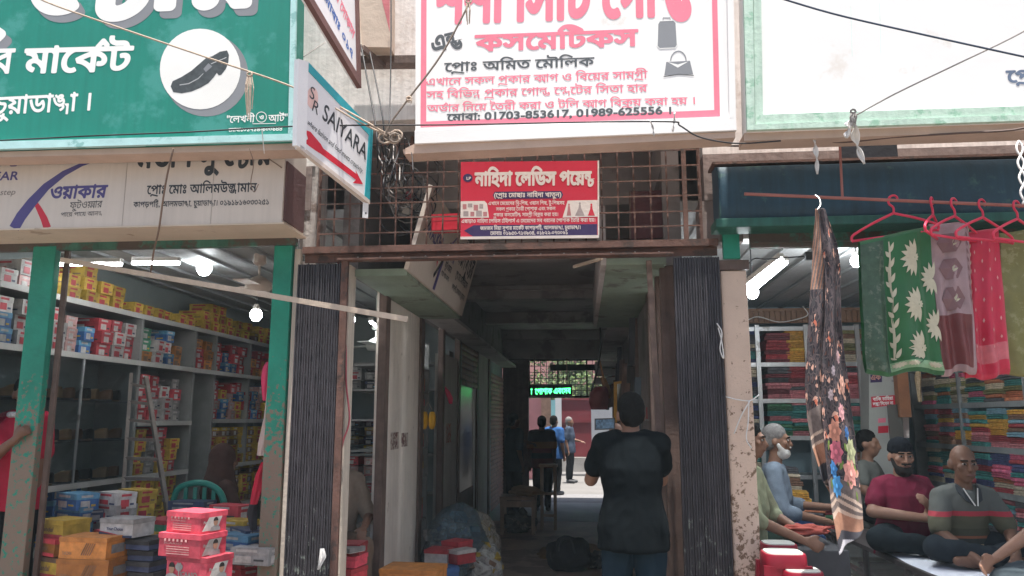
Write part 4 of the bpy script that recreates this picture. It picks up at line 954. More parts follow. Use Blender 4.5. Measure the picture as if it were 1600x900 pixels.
# rolled shutters on the left
def shutter(label, y0, y1, z1, x=XL+.012):
    t = thing('rolling_shutter', label, 'shutter', (x,(y0+y1)/2,0)); k = int(z1/.075)
    for i in range(k):
        z = i*z1/k; b = MB(); pr_ = [(0,.0),(.012,.012),(.016,.035),(.012,.06),(0,.073)]
        b.grid(lambda u,v: (x+pr_[min(4,int(round(u*4)))][0], y0+(y1-y0)*v, z+pr_[min(4,int(round(u*4)))][1]), 4, 1); b.build('slat', SHUT, t)
    return t
shutter('red-brown closed rolling shutter deep on the left of the passage', 13.2, 15.3, 2.35)
shutter('upper rolled part of a brown shutter above the glass door', 9.95, 11.45, .55).location.z += 2.0
# glazed door
t = thing('glass_door', 'dusty glazed shop door between brown posts on the left', 'door', (XL,10.2,0))
part(t, 'pane', (XL-.04,9.95,.6), (XL-.03,11.45,2.0), glass('door_glass',(.55,.58,.58),.32))
part(t, 'bottom_panel', (XL-.05,9.95,0), (XL-.02,11.45,.6), DARKWOOD)
for y in (9.92,11.43): part(t, 'stile', (XL-.055,y,0), (XL-.005,y+.05,2.0), STEEL)
# second side opening: shelf of small goods
t = thing('goods_rack', 'narrow rack of small colourful packets in the second side opening', 'rack', (-1.9,7.9,.1))
for z in (.5,.95,1.25,1.55,1.85,2.1): part(t, 'board', (-2.3,7.62,z-.02), (-1.72,8.58,z), SHELFP)
part(t, 'upright', (-2.3,8.585,0), (-1.72,8.615,2.4), SHELFP)
cols = [REDC,ORA,BLK,WHT,YEL,BRN,PNKC]
i = 0
for z in (.5,.95,1.25,1.55,1.85):
    for k in range(4):
        for j in range(3 if z < 1.8 else 2):
            w = .18; o = MB().box((-1.92,-w/2,0),(-1.735,w/2,.07),bev=.004).mesh('packet', cols[(i*5+j*3+k) % 7]); i += 1
            ob = mesh_obj('packet', o, None, (0,7.75+k*.21,z+.002+j*.072)); setp(ob, f'small packet on the side rack, {["lowest","second","third","fourth","top"][[.5,.95,1.25,1.55,1.85].index(z)]} board, {ORD[k]} column, {LAYER[j]} layer', 'packet', 'packets on the side rack')
t = thing('hanging_mitts', 'pair of yellow padded mitts hanging in the second side opening', 'mitts', at(669,645,7.85))
for dx in (-6,6): 
    p = at(669+dx,657,7.85); MB().lathe([(.005,.09),(.025,.085),(.036,.05),(.04,0),(.036,-.05),(.02,-.085),(.004,-.09)], p, 12).build('mitt', mat('yellow_plush',(.62,.33,.02),.9,.15,20,.3), t, smooth=True)
MB().tube([at(663,640,7.85),at(669,628,7.85),at(675,640,7.85)],.004,6).build('loop', ROPE, t)
hung('pink_pennant', 'pink plastic pouch hanging on the grey panel beside a glass door', 'pouch', [(600,690,693),(612,695,703),(622,699,708),(631,702,707)], 8.9, PINKPL, .02)
o = MB().box((XL-.002,8.95,1.28),(XL+.004,9.3,1.5)).build('poster', mat('faded_poster',(.50,.40,.34),.8,.2,12,.1,dirt=(.5,.12,.08),dscale=14,damt=.55), None, loc=(XL,8.9,1.4)); setp(o, 'small faded poster with red print on the grey panel', 'poster')
o = MB().box((XL-.004,6.36,1.30),(XL+.0015,6.62,1.44)).build('torn_poster', mat('torn_paper',(.50,.43,.38),.9,.1,10,.1,dirt=(.13,.05,.05),dscale=17,damt=.62), None, loc=(XL,6.6,1.37)); setp(o, 'torn remains of a red poster on the beige wall panel, left one', 'poster')
o = MB().box((XL-.004,6.75,1.31),(XL+.0015,6.98,1.43)).build('torn_poster', MATS['torn_paper'], None, loc=(XL,6.9,1.37)); setp(o, 'torn remains of a red poster on the beige wall panel, right one', 'poster')

# plastic sacks and cartons on the floor by the second opening
def lump(label, c, r, m, amp=.12, seed=0, name='plastic_sack', cat='sack', freq=4):
    bm = bmesh.new(); bmesh.ops.create_icosphere(bm, subdivisions=4, radius=1)
    for v in bm.verts:
        d = v.co.normalized(); k = 1+amp*noise.noise(d*freq*.5+Vector((seed,0,0)))*2+amp*.5*abs(noise.noise(d*freq*1.7+Vector((0,seed,0))))
        v.co = Vector((d.x*r[0]*k, d.y*r[1]*k, max(d.z*r[2]*k, -r[2]*.86)))
    me = bpy.data.meshes.new(name); bm.to_mesh(me); bm.free(); me.materials.append(m); me.polygons.foreach_set('use_smooth',[True]*len(me.polygons))
    return setp(mesh_obj(name, me, None, c), label, cat)
def film(name, tint, amt):
    m = bpy.data.materials.new(name); m.use_nodes = True; N = m.node_tree.nodes; L = m.node_tree.links; N.remove(N['Principled BSDF'])
    t_ = N.new('ShaderNodeBsdfTransparent'); t_.inputs[0].default_value = (.85,.87,.88,1); d = N.new('ShaderNodeBsdfPrincipled'); d.inputs['Base Color'].default_value = (*tint,1); d.inputs['Roughness'].default_value = .18; d.inputs['Specular IOR Level'].default_value = .8
    tc = N.new('ShaderNodeTexCoord'); n1 = N.new('ShaderNodeTexNoise'); n1.inputs['Scale'].default_value = 14; n1.inputs['Detail'].default_value = 8; n1.inputs['Distortion'].default_value = 1.5; L.new(tc.outputs['Object'], n1.inputs['Vector'])
    bp = N.new('ShaderNodeBump'); bp.inputs['Strength'].default_value = 1; bp.inputs['Distance'].default_value = .05; L.new(n1.outputs['Fac'], bp.inputs['Height']); L.new(bp.outputs[0], d.inputs['Normal'])
    mx = N.new('ShaderNodeMixShader'); mr = N.new('ShaderNodeMapRange'); L.new(n1.outputs['Fac'], mr.inputs[0]); mr.inputs[1].default_value = .35; mr.inputs[2].default_value = .7; mr.inputs[3].default_value = amt-.2; mr.inputs[4].default_value = amt+.25; L.new(mr.outputs[0], mx.inputs[0]); L.new(t_.outputs[0], mx.inputs[1]); L.new(d.outputs[0], mx.inputs[2])
    L.new(mx.outputs[0], N['Material Output'].inputs[0]); MATS[name] = m; return m
def sack(label, c, r, f, cols, seed):
    """a film sack over its contents"""
    o = lump(label, c, r, f, .11, seed, freq=4); rnd = random.Random(seed); b = MB()
    for k in range(60):
        d = Vector((rnd.gauss(0,1),rnd.gauss(0,1),rnd.gauss(0,1))).normalized()*rnd.uniform(.5,.82); p = Vector((d.x*r[0],d.y*r[1],max(d.z*r[2],-r[2]*.6))); s_ = rnd.uniform(.04,.075)
        M_ = Matrix.Translation(p) @ Matrix.Rotation(rnd.uniform(0,6),4,'Z') @ Matrix.Rotation(rnd.uniform(-.8,.8),4,'X'); b.box((-s_,-s_*.7,-s_*.35),(s_,s_*.7,s_*.35),k % len(cols),M_)
    me = b.mesh('contents', cols); q = mesh_obj('contents', me, o); q['kind'] = 'stuff'; return o
sack('dark blue plastic sack of goods on the passage floor', (-1.22,7.45,.34), (.30,.34,.40), film('blue_film',(.10,.16,.20),.6), [NVY,LBL,GRY,BLU,WHT], 3)
sack('clear plastic sack of yellowish goods at the back of the pile', (-1.12,8.05,.30), (.26,.26,.34), film('clear_film',(.75,.68,.58),.45), [BRN,YEL,ORA,WHT,YEL], 9)
sack('clear plastic sack of grey goods in front of the yellowish one', (-.95,7.45,.19), (.18,.22,.22), film('grey_film',(.8,.8,.78),.45), [GRY,BRN,YEL,WHT], 14)
for x,y,Y,w,d,h,rz,mm,l in ((663,884,6.6,.20,.2,.13,-.2,[WHT,REDC],'white carton with red lid in front of the plastic sacks'),(690,862,6.8,.18,.2,.09,-.5,[REDC,REDC],'red carton lying on the white one by the sacks'),(700,880,6.6,.12,.2,.11,-.7,[REDC,WHT],'red and white carton at the right of the small pile'),(592,930,5.7,.42,.3,.18,-.1,[ORA,ORA],'orange carton at the foot of the beige wall panel'),(690,906,6.4,.14,.16,.09,.3,[BLU,BLU],'blue packet under the red and white carton')):
    big('carton', l, mm, x,y,Y,w,d,h,rz,None,'carton')
for k,(x,y,c,l) in enumerate(((505,905,REDC,'lowest'),(508,886,PNKC,'middle'),(512,868,REDC,'topmost'))): big('carton', l+' red carton behind the foot of the left gate', [c,c], x,y,5.35,.22,.2,.075,-.3+.15*k,None,'carton')
big('carton', 'folded newspaper lying on the red cartons by the gate', [WHT,GRY], 520,862,5.32,.16,.14,.034,-.5,None,'newspaper')
hung('hanging_rag', 'twisted white rag tied to the foot of the left gate', 'rag', [(857,500,506),(870,498,510),(885,497,502),(890,496,499)], 4.93, RAG, .012)

# stool, bench with cloth, black bag
WOOD = mat('worn_stool_wood',(.38,.24,.16),.6,.25,6,.2,streak=.25)
def stool(label, x0, x1, ytop, ybot, Y):
    a = at(x0,ybot,Y); b = at(x1,ybot,Y); w = b.x-a.x; zt = at(x0,ytop,Y).z; c = Vector(((a.x+b.x)/2,Y,0)); t = thing('wooden_stool', label, 'stool', c)
    MB().box((a.x-.02,Y-w/2,zt-.04),(b.x+.02,Y+w/2,zt),bev=.006).build('seat', WOOD, t)
    for sx in (a.x+.02,b.x-.02):
        for sy in (-w/2+.03,w/2-.03): MB().bar((sx,Y+sy,0),(sx,Y+sy*.9,zt-.04),.04,.04).build('leg', WOOD, t)
    for z in (.2,zt*.55): MB().bar((a.x+.02,Y-w/2+.03,z),(b.x-.02,Y-w/2+.03,z),.025,.035).build('stretcher', WOOD, t)
    for z in (.3,): MB().bar((a.x+.02,Y-w/2,z),(a.x+.02,Y+w/2,z),.025,.03).build('stretcher', WOOD, t); MB().bar((b.x-.02,Y-w/2,z),(b.x-.02,Y+w/2,z),.025,.03).build('stretcher', WOOD, t)
    return t
stool('tall worn wooden stool standing in the passage', 845, 870, 725, 816, 11.4)
p0, p1 = at(783,822,11.0), at(838,822,11.0); zt = at(800,774,11.0).z
t = thing('wooden_bench', 'low wooden bench with a cloth on it in the passage', 'bench', ((p0.x+p1.x)/2,11.0,0))
MB().box((p0.x,10.8,zt-.05),(p1.x,11.25,zt),bev=.006).build('seat', WOOD, t)
for x in (p0.x+.03,p1.x-.03):
    for y in (10.84,11.2): MB().bar((x,y,0),(x,y,zt-.05),.05,.05).build('leg', WOOD, t)
MB().bar((p0.x,10.83,zt-.1),(p1.x,10.83,zt-.1),.02,.08).build('apron', WOOD, t)
lump('crumpled tan cloth lying on the wooden bench', ((p0.x+p1.x)/2+.1,11.0,zt+.05), (.20,.13,.07), mat('tan_cloth',(.30,.18,.10),.95,.2,8,.4), .3, 5, 'cloth', 'cloth')
lump('heap of dark goods stored under the bench', ((p0.x+p1.x)/2,11.02,.14), (.2,.12,.16), mat('dark_goods',(.07,.07,.065),.8,.4,20,.4,dirt=(.25,.2,.17),dscale=12,damt=.4), .3, 8, 'goods_heap', 'goods')
p = at(888,868,8.35)
lump('black cloth bag lying on the passage floor', (p.x,8.35,.16), (.22,.18,.18), mat('black_bag_cloth',(.018,.02,.024),.7,.2,8,.3), .14, 21, 'black_bag', 'bag')
MB().tube(smoothpath([(p.x-.09,8.2,.22),(p.x-.06,8.17,.33),(p.x+.03,8.17,.34),(p.x+.07,8.2,.2)]),.01,6).build('bag_handle', mat('black_webbing',(.05,.05,.055),.7), None, loc=(p.x,8.2,.2))
o = bpy.data.objects['bag_handle']; o.parent = bpy.data.objects['black_bag']; o.location = o.location-bpy.data.objects['black_bag'].location
lump('tan jute cloth spread on the floor behind the black bag', (p.x+.12,9.3,.03), (.42,.5,.035), MATS['tan_cloth'], .25, 33, 'floor_cloth', 'cloth')
lump('small dusty heap of sandals beside the black bag', (p.x+.30,8.6,.07), (.10,.14,.09), MATS['dark_goods'], .3, 41, 'sandal_heap', 'sandals')

# LED display and grille at the far end
t = thing('led_display', 'black moving-letter display with green glowing letters at the passage end', 'display', at(860,610,15.2))
a = at(827,619,15.2); b = at(894,601,15.2)
MB().box((a.x,15.2,a.z),(b.x,15.28,b.z),bev=.01).build('case', mat('display_black',(.01,.01,.012),.4), t)
lettering(t, 'পোশাক এবংসব', at(836,616,15.2), at(892,614.5,15.2), .10, NF, mat('green_led',(.02,.4,.08),.5,0,1,0,emit=(.06,1,.22),estr=2.6), .03, 30, 0, .006)
lettering(t, 'া', at(829,616,15.2), at(832,616,15.2), .10, NF, MATS['green_led'], .02, 30, 0, .006)
MB().bar((a.x+.1,15.25,b.z),(a.x+.1,15.25,2.74),.02,.02).build('hanger', DARKWOOD, t); MB().bar((b.x-.1,15.25,b.z),(b.x-.1,15.25,2.74),.02,.02).build('hanger', DARKWOOD, t)
t = thing('window_grille', 'black iron grille over the far exit with bright trees behind', 'grille', (-.3,15.45,2.0))
for i in range(15): x = -1.05+i*.115; MB().bar((x,15.45,1.98),(x,15.45,2.74),.012 if i % 5 else .03,.012).build('bar', CABLE, t)
for i in range(7): z = 1.99+i*.122; MB().bar((-1.05,15.46,z),(.57,15.46,z),.012,.012 if i % 6 else .04).build('bar', CABLE, t)
o = MB().box((-.62,15.3,2.50),(.35,15.38,2.62)).build('sign_back', mat('board_back_black',(.02,.02,.022),.7), None, loc=(-.1,15.3,2.5)); setp(o, 'dark board hung across the top of the far grille', 'board')
# courtyard
def wallthing(name, label, cat, x0, x1, yp0, yp1, Y, th, m):
    a = at(x0,yp1,Y); b = at(x1,yp0,Y); o = MB().box((a.x,Y,max(a.z,-.01)),(b.x,Y+th,b.z)).build(name, m, None, loc=(a.x,Y,0)); return setp(o, label, cat)
RGATE = mat('red_gate_paint',(.15,.022,.028),.5,.12,2,.1,dirt=(.15,.03,.03),dscale=3,damt=.4)
t = thing('red_gate', 'dark red sheet metal gate at the back of the courtyard', 'gate', at(900,730,22.4))
a = at(878,716,22.4); b = at(950,622,22.4)
MB().box((a.x,22.4,.35),(b.x,22.44,b.z)).build('leaf', RGATE, t); MB().box((a.x,22.36,1.45),(b.x,22.399,1.52)).build('rail', RGATE, t); MB().box((a.x,22.36,b.z-.06),(b.x,22.399,b.z)).build('rail', RGATE, t)
MB().tube([(a.x+.15,22.34,1.5),(a.x+.15,22.34,1.25)],.02,6).build('bolt', STEEL, t)
wallthing('wall_stub','pale cement base wall under the red gate','wall',876,960,715,737,22.1,.25, mat('pale_cement',(.30,.285,.27),.9,.12,2,.3))
wallthing('white_post','white gate post left of the red gate','post',868,877,622,738,22.2,.3, mat('white_post_paint',(.42,.43,.44),.7,.08,2,.1))
wallthing('teal_door','teal sheet door standing open beside the white post','door',859,867.5,625,742,21.0,.06, mat('teal_door_paint',(.16,.33,.36),.6,.15,3,.1))
wallthing('brown_pillar','brown brick pillar behind the man in the striped shirt','pillar',846,860,618,700,19.0,.3, mat('brown_brick',(.16,.10,.075),.9,.3,8,.4))
wallthing('pink_wall','pinkish courtyard side wall left of the brown pillar','wall',815,847,622,748,20.5,.2, mat('pink_wall_paint',(.20,.085,.095),.85,.15,2,.2))
wallthing('white_wall','white courtyard wall with a pale window right of the red gate','wall',925,1000,628,720,21.5,.2, mat('white_wall_paint',(.26,.27,.29),.85,.08,2,.15))
o = MB().box((-6,34,-.01),(6,34.3,4.6)).build('far_building', mat('far_pink_wall',(.36,.18,.17),.9,.12,1,.2), None, loc=(0,34,0)); setp(o, 'pink wall of a building beyond the courtyard trees', 'building')
def tree(label, x, y, h, r, seed):
    t = thing('leafy_tree', label, 'tree', (x,y,0), 'trees behind the courtyard'); rnd = random.Random(seed)
    BARK = mat('bark',(.12,.085,.06),.95,.25,8,.5)
    MB().tube(smoothpath([(x,y,0),(x+.05,y,h*.3),(x-.05,y+.05,h*.6),(x,y,h*.85)]),.1,8,rs=None).build('trunk', BARK, t, smooth=True)
    b = MB()
    for k in range(6):
        a = rnd.uniform(0,6.28); b.tube([(x,y,h*.4+.1*k),(x+r*.7*math.cos(a),y+r*.7*math.sin(a),h*.55+.12*k)],.03,6)
    b.build('limbs', BARK, t)
    c = MB(); cl = [(Vector((x,y,h*.72))+Vector((rnd.uniform(-1,1)*r,rnd.uniform(-1,1)*r*.7,rnd.uniform(-.5,.6)*h*.5)), rnd.uniform(.25,.5)) for _ in range(38)]
    for p, s in cl:
        for _ in range(85):
            d = Vector((rnd.gauss(0,1),rnd.gauss(0,1),rnd.gauss(0,1))).normalized()*s*rnd.random()**.4; q = p+d
            u = Vector((rnd.gauss(0,1),rnd.gauss(0,1),rnd.gauss(0,.5))).normalized(); w = u.orthogonal().normalized(); L = rnd.uniform(.05,.10)
            c.add([q-u*L, q+w*L*.45, q+u*L, q-w*L*.45], [(0,1,2,3)], rnd.randrange(3))
    c.build('crown', [mat('leaf_a',(.07,.12,.025),.6,.2,3,0), mat('leaf_b',(.045,.085,.02),.6,.2,3,0), mat('leaf_c',(.10,.15,.035),.6,.2,3,0)], t)
tree('bright green leafy tree left behind the far grille', -1.1, 28, 4.2, 1.1, 4); tree('bright green leafy tree in the middle behind the far grille', .3, 29, 4.0, 1.2, 5); tree('bright green leafy tree right behind the far grille', 1.7, 28.5, 4.2, 1.1, 6)

# right side of the passage: bags, shelf boards, gilt frame, goods seen past the gate
hung('handbag', 'dark red leather handbag hanging on the right of the passage', 'handbag', [(604,930,948),(612,922,951),(628,920,951),(640,924,949)], 9.0, mat('dark_red_leather',(.15,.03,.035),.5,.2,6,.15), .06)
wire('dark strap of the hanging red handbag', [at(938,470,8.9),at(938,540,8.95),at(934,575,9.0),at(924,612,9.0)], .012, mat('strap_black',(.03,.03,.032),.6), cat='strap', name='strap')
wire('tan strap of the hanging red handbag', [at(936,560,9.0),at(943,590,9.0),at(948,612,9.0)], .012, mat('strap_tan',(.35,.18,.09),.6), cat='strap', name='strap')
o = hung('handbag', 'tan handbag hanging behind the dark red one', 'handbag', [(590,938,946),(602,941,952),(614,944,956),(622,946,954)], 9.3, mat('tan_bag_leather',(.42,.20,.08),.5,.15,6,.1), .05)
for k,y in enumerate((565,577,590)):
    a = at(930,y+9,11.5); b = at(968,y,11.5); o = MB().box((a.x,11.4,a.z),(b.x,11.9,b.z),bev=.01).build('parcel', mat('pale_parcel',(.34,.33,.33),.7,.1,5,.1), None, loc=(a.x,11.4,a.z)); setp(o, ['topmost','middle','lowest'][k]+' pale flat parcel on the right ledge of the passage', 'parcel', 'parcels on the right ledge')
t = thing('mirror', 'gilt framed mirror leaning on the right of the passage', 'mirror', at(967,650,8.8)); P8 = plane_y(8.8)
GILT = mat('gilt_frame',(.55,.30,.06),.4,.15,12,.2,metal=.4)
flat(t, 'glass', [(963,600),(976,598),(976,660),(963,660)], mat('mirror_glass',(.5,.5,.48),.08,.05,3,0,metal=1), P8, .002, .006)
for pts in ([(959,597),(964,600),(964,660),(959,660)],[(959,597),(979,594),(976,599),(964,600)]): flat(t, 'frame_bar', pts, GILT, P8, .012, .03)
rng = random.Random(3)
for k in range(16):
    Y = 6.7+k*.5; z = rng.uniform(1.5,2.35); L = rng.uniform(.3,.6); x = XR-.08
    c = rng.choice([(.05,.05,.06),(.12,.08,.07),(.08,.10,.12),(.2,.12,.1),(.04,.04,.045)])
    b = MB().grid(lambda u,v: (x-.05*math.sin(math.pi*u)-.02*v, Y+(u-.5)*.3*(.7+.3*v), z+.2-L*v), 6, 6)
    setp(b.build('hanging_garment', mat('garment%d'%k,c,.9,.25,6,.3), None, smooth=True, loc=(x,Y,z)), 'dark garment hanging on the right passage wall, '+ORD[k]+' from the street', 'garment', 'garments on the right passage wall')
t = thing('display_stand', 'bright stand of small goods seen between the right gate and the black pole', 'stand', (.75,7.0,0))
P7 = plane_y(7.0)
flat(t, 'header', [(1014,557),(1058,555),(1058,605),(1014,607)], REDB, P7, 0, .03)
flat(t, 'light_strip', [(1014,551),(1058,549),(1058,556),(1014,558)], mat('lit_strip',(.8,.8,.8),.5,0,1,0,emit=(1,1,1),estr=1.2), P7, .01, .03)
flat(t, 'teal_band', [(1014,600),(1035,590),(1058,598),(1058,610),(1014,612)], TEAL, P7, .004, .004)
lettering(t, 'কসমেটিকস', atp(1017,572,*P7), atp(1057,570,*P7), .05, NF, WHITEP, .03, 26, 0, .004); lettering(t, 'এন্ড গিফট', atp(1017,588,*P7), atp(1050,586,*P7), .05, NF, WHITEP, .03, 26, 0, .004)
flat(t, 'back_board', [(1014,607),(1060,605),(1060,830),(1014,830)], mat('stand_board',(.24,.2,.2),.7,.15), P7, -.25, .03)
for z in (.78,1.05,1.3,1.55): MB().box((.56,7.0,z-.015),(.95,7.24,z)).build('shelf', SHELFP, t)
flat(t, 'lower_panel', [(1014,826),(1060,826),(1060,1000),(1014,1000)], mat('beige_lower_panel',(.45,.38,.32),.7,.1), P7, 0, .25)
for k in range(26):
    r_ = k % 4; z = (.78,1.05,1.3,1.55)[r_]; x = .60+(k//4)*.05; h = rng.uniform(.08,.2); c = rng.choice([PNKC,WHT,LBL,BLK,REDC,GRY,BRN]); s = rng.uniform(.018,.024)
    o = MB().lathe([(s,0),(s,h*.7),(s*.5,h*.8),(s*.5,h)], (0,0,0), 10).mesh('bottle', c); setp(mesh_obj('cosmetic_bottle', o, None, (x,7.06+rng.uniform(0,.1),z+.001)), f'small bottle on the bright stand, {["lowest","second","third","top"][r_]} shelf, {ORD[k//4]} from the left', 'bottle', 'bottles on the bright stand')

# behind the grille: coil of cable, red box, maroon board
t = thing('cable_coil', 'tangled coil of old cables behind the left of the grille', 'cables', at(640,310,5.12)); rng = random.Random(12)
for k in range(12):
    cx, cy, rr = rng.uniform(615,665), rng.uniform(275,335), rng.uniform(14,40); a0 = rng.uniform(0,6)
    MB().tube([at(cx+rr*math.cos(a0+i*.45)*rng.uniform(.9,1.1), cy+rr*1.1*math.sin(a0+i*.45), 5.07+.12*rng.random()) for i in range(13)], rng.choice([.003,.004,.006]), 5).build('loop', CABLE if k % 4 else mat('grey_cable',(.25,.23,.22),.6), t, smooth=True)
t = thing('exhaust_fan', 'round dusty fan hung behind the grille among the cables', 'fan', at(641,306,5.2)); FC = at(641,306,5.2)
MB().tube([FC+Vector((.155*math.cos(i*.2618),0,.155*math.sin(i*.2618))) for i in range(25)],.012,8).build('guard_ring', mat('dusty_fan_metal',(.20,.185,.175),.6,.2), t, smooth=True)
for k in range(12): a_ = k*math.pi/6; MB().tube([FC+Vector((.03*math.cos(a_),-.02,.03*math.sin(a_))),FC+Vector((.155*math.cos(a_),-.012,.155*math.sin(a_)))],.003,5).build('guard_wire', MATS['dusty_fan_metal'], t)
for k in range(3): a_ = .4+k*2.094; MB().prism([FC+Vector((r_*math.cos(a_+d_),.012+.03*d_,r_*math.sin(a_+d_))) for r_,d_ in ((.03,-.3),(.14,-.35),(.145,.25),(.03,.4))],(0,-1,0),.004).build('blade', mat('fan_blade_cream',(.42,.37,.32),.6,.15), t)
MB().lathe([(.005,-.03),(.035,-.02),(.04,.0),(.04,.05)], FC, 14, axis='Y').build('hub', mat('fan_hub_red',(.25,.05,.05),.5,.15), t, smooth=40)
MB().bar(FC+Vector((0,.02,.15)),FC+Vector((0,.02,.45)),.02,.02).build('hanger', RUST, t)
P5 = (Vector((0,5.10,0)), NF.copy())
t = thing('meter_box', 'bright red plastic meter box behind the grille left of the red sign', 'box', at(696,346,5.1))
MB().prism([atp(x,y,*P5) for x,y in ((674,335),(718,333),(718,358),(674,360))], NF, .1).build('case', mat('red_meter_plastic',(.55,.02,.04),.4,.06), t); flat(t, 'lid_line', ((674,345),(718,343),(718,344),(674,346)), REDC, P5, .003, .003)
t = thing('maroon_board', 'dark maroon board standing behind the right of the grille', 'board', at(1020,335,5.3)); P6 = (Vector((0,5.3,0)), NF.copy())
MB().prism([atp(x,y,*P6) for x,y in ((983,299),(1060,296),(1060,370),(983,374))], NF, .03).build('sheet', mat('maroon_sheet',(.085,.03,.035),.7,.2), t); flat(t, 'edge', ((983,299),(986,299),(986,374),(983,374)), DARKWOOD, P6, .004, .01)
beam('wooden_lath', 'loose wooden lath leaning under the beam inside the passage', 897,417,940,404,5.4,5.1,.02,.02,BAMBOO)
# ------------------------------------------------------------------ cloth shop on the right
t = thing('shutter_hood', 'dark teal rolled shutter hood above the cloth shop front', 'shutter hood', (3,4.9,2.75))
a = at(1120,254,4.78); x0h = a.x
prof = [(4.98,3.16),(4.86,3.155),(4.79,3.13),(4.765,3.08),(4.76,2.98),(4.76,2.88),(4.765,2.82),(4.78,2.785)]
b = MB(); xs = [x0h, x0h+.9, x0h+1.9, x0h+3.0, 7]
for i in range(len(xs)-1):
    b.grid(lambda u,v: (xs[i]+(xs[i+1]-xs[i])*u, prof[min(7,int(round(v*7)))][0]+.006*noise.noise(Vector((u*3+i*3,v*2,0))), prof[min(7,int(round(v*7)))][1]), 10, 7)
b.build('hood', SHUTTEAL, t, smooth=40)
MB().prism([(x0h,y,z) for y,z in prof]+[(x0h,4.98,2.785)], (-1,0,0), .01).build('end_plate', SHUTTEAL, t)
MB().box((x0h-.03,4.735,2.725),(7,4.94,2.783),bev=.008).build('bottom_lip', mat('teal_green_lip',(.02,.10,.075),.5,.25,4,.12,streak=.3), t)
MB().box((x0h-.02,4.82,3.162),(7,5.0,3.178)).build('top_lip', RUST, t)
# hanging rail
ROD = mat('red_brown_rod',(.30,.11,.09),.55,.15,8,.1)
rp, rq = at(1163,303,4.64), at(1700,326,4.56)
t = thing('hanging_rail', 'thin red-brown iron rail carrying the hangers in front of the cloth shop', 'rail', rp)
MB().tube([rp,rq],.010,8).build('rail', ROD, t)
k = rp.lerp(rq,.298); MB().tube([k, at(1312,222,4.70)],.008,8).build('stay', ROD, t)
def railpt(px):
    lo, hi = 0., 1.
    best = min((abs((800+FPX*((rp.lerp(rq,i/400)-CAMP).dot(_R))/((rp.lerp(rq,i/400)-CAMP).dot(_F)))-px), i) for i in range(401))[1]; return rp.lerp(rq, best/400)
HANG = mat('red_hanger_plastic',(.62,.035,.08),.35,.05,5,0)
def hanger(label, px, yaw, tilt=0, w=.42):
    p = railpt(px); t = thing('clothes_hanger', label, 'hanger', p, 'red hangers on the rail'); c, s = math.cos(yaw), math.sin(yaw)
    def L(x,z): z2 = z+x*math.sin(tilt); return p+Vector((x*c, x*s, z2))
    hook = [L(.025,-.008),L(.03,.012),L(.012,.028),L(-.012,.022),L(-.022,0),L(-.018,-.022),L(0,-.04),L(.004,-.06),L(0,-.085)]
    MB().tube(smoothpath(hook,4),.0065,8).build('hook', HANG, t, smooth=True)
    MB().tube(smoothpath([L(0,-.08),L(-w*.25,-.125),L(-w*.47,-.175),L(-w*.51,-.20),L(-w*.49,-.222)],4),.008,8).build('shoulder', HANG, t, smooth=True)
    MB().tube(smoothpath([L(0,-.08),L(w*.25,-.125),L(w*.47,-.175),L(w*.51,-.20),L(w*.49,-.222)],4),.008,8).build('shoulder', HANG, t, smooth=True)
    MB().tube([L(-w*.49,-.215),L(w*.49,-.215)],.008,8).build('crossbar', HANG, t, smooth=True)
    return L
H1 = hanger('red plastic hanger carrying the green saree, leftmost on the rail', 1394, 0, .12, .49)
H2 = hanger('red plastic hanger second from the left on the rail', 1456, .95, 0, .45)
H3 = hanger('red plastic hanger carrying the mauve and brown saree', 1490, .55, 0, .45)
H4 = hanger('red plastic hanger carrying the red saree', 1534, .45, .0, .45)
H5 = hanger('red plastic hanger carrying the olive saree at the right edge', 1588, .5, 0, .45)

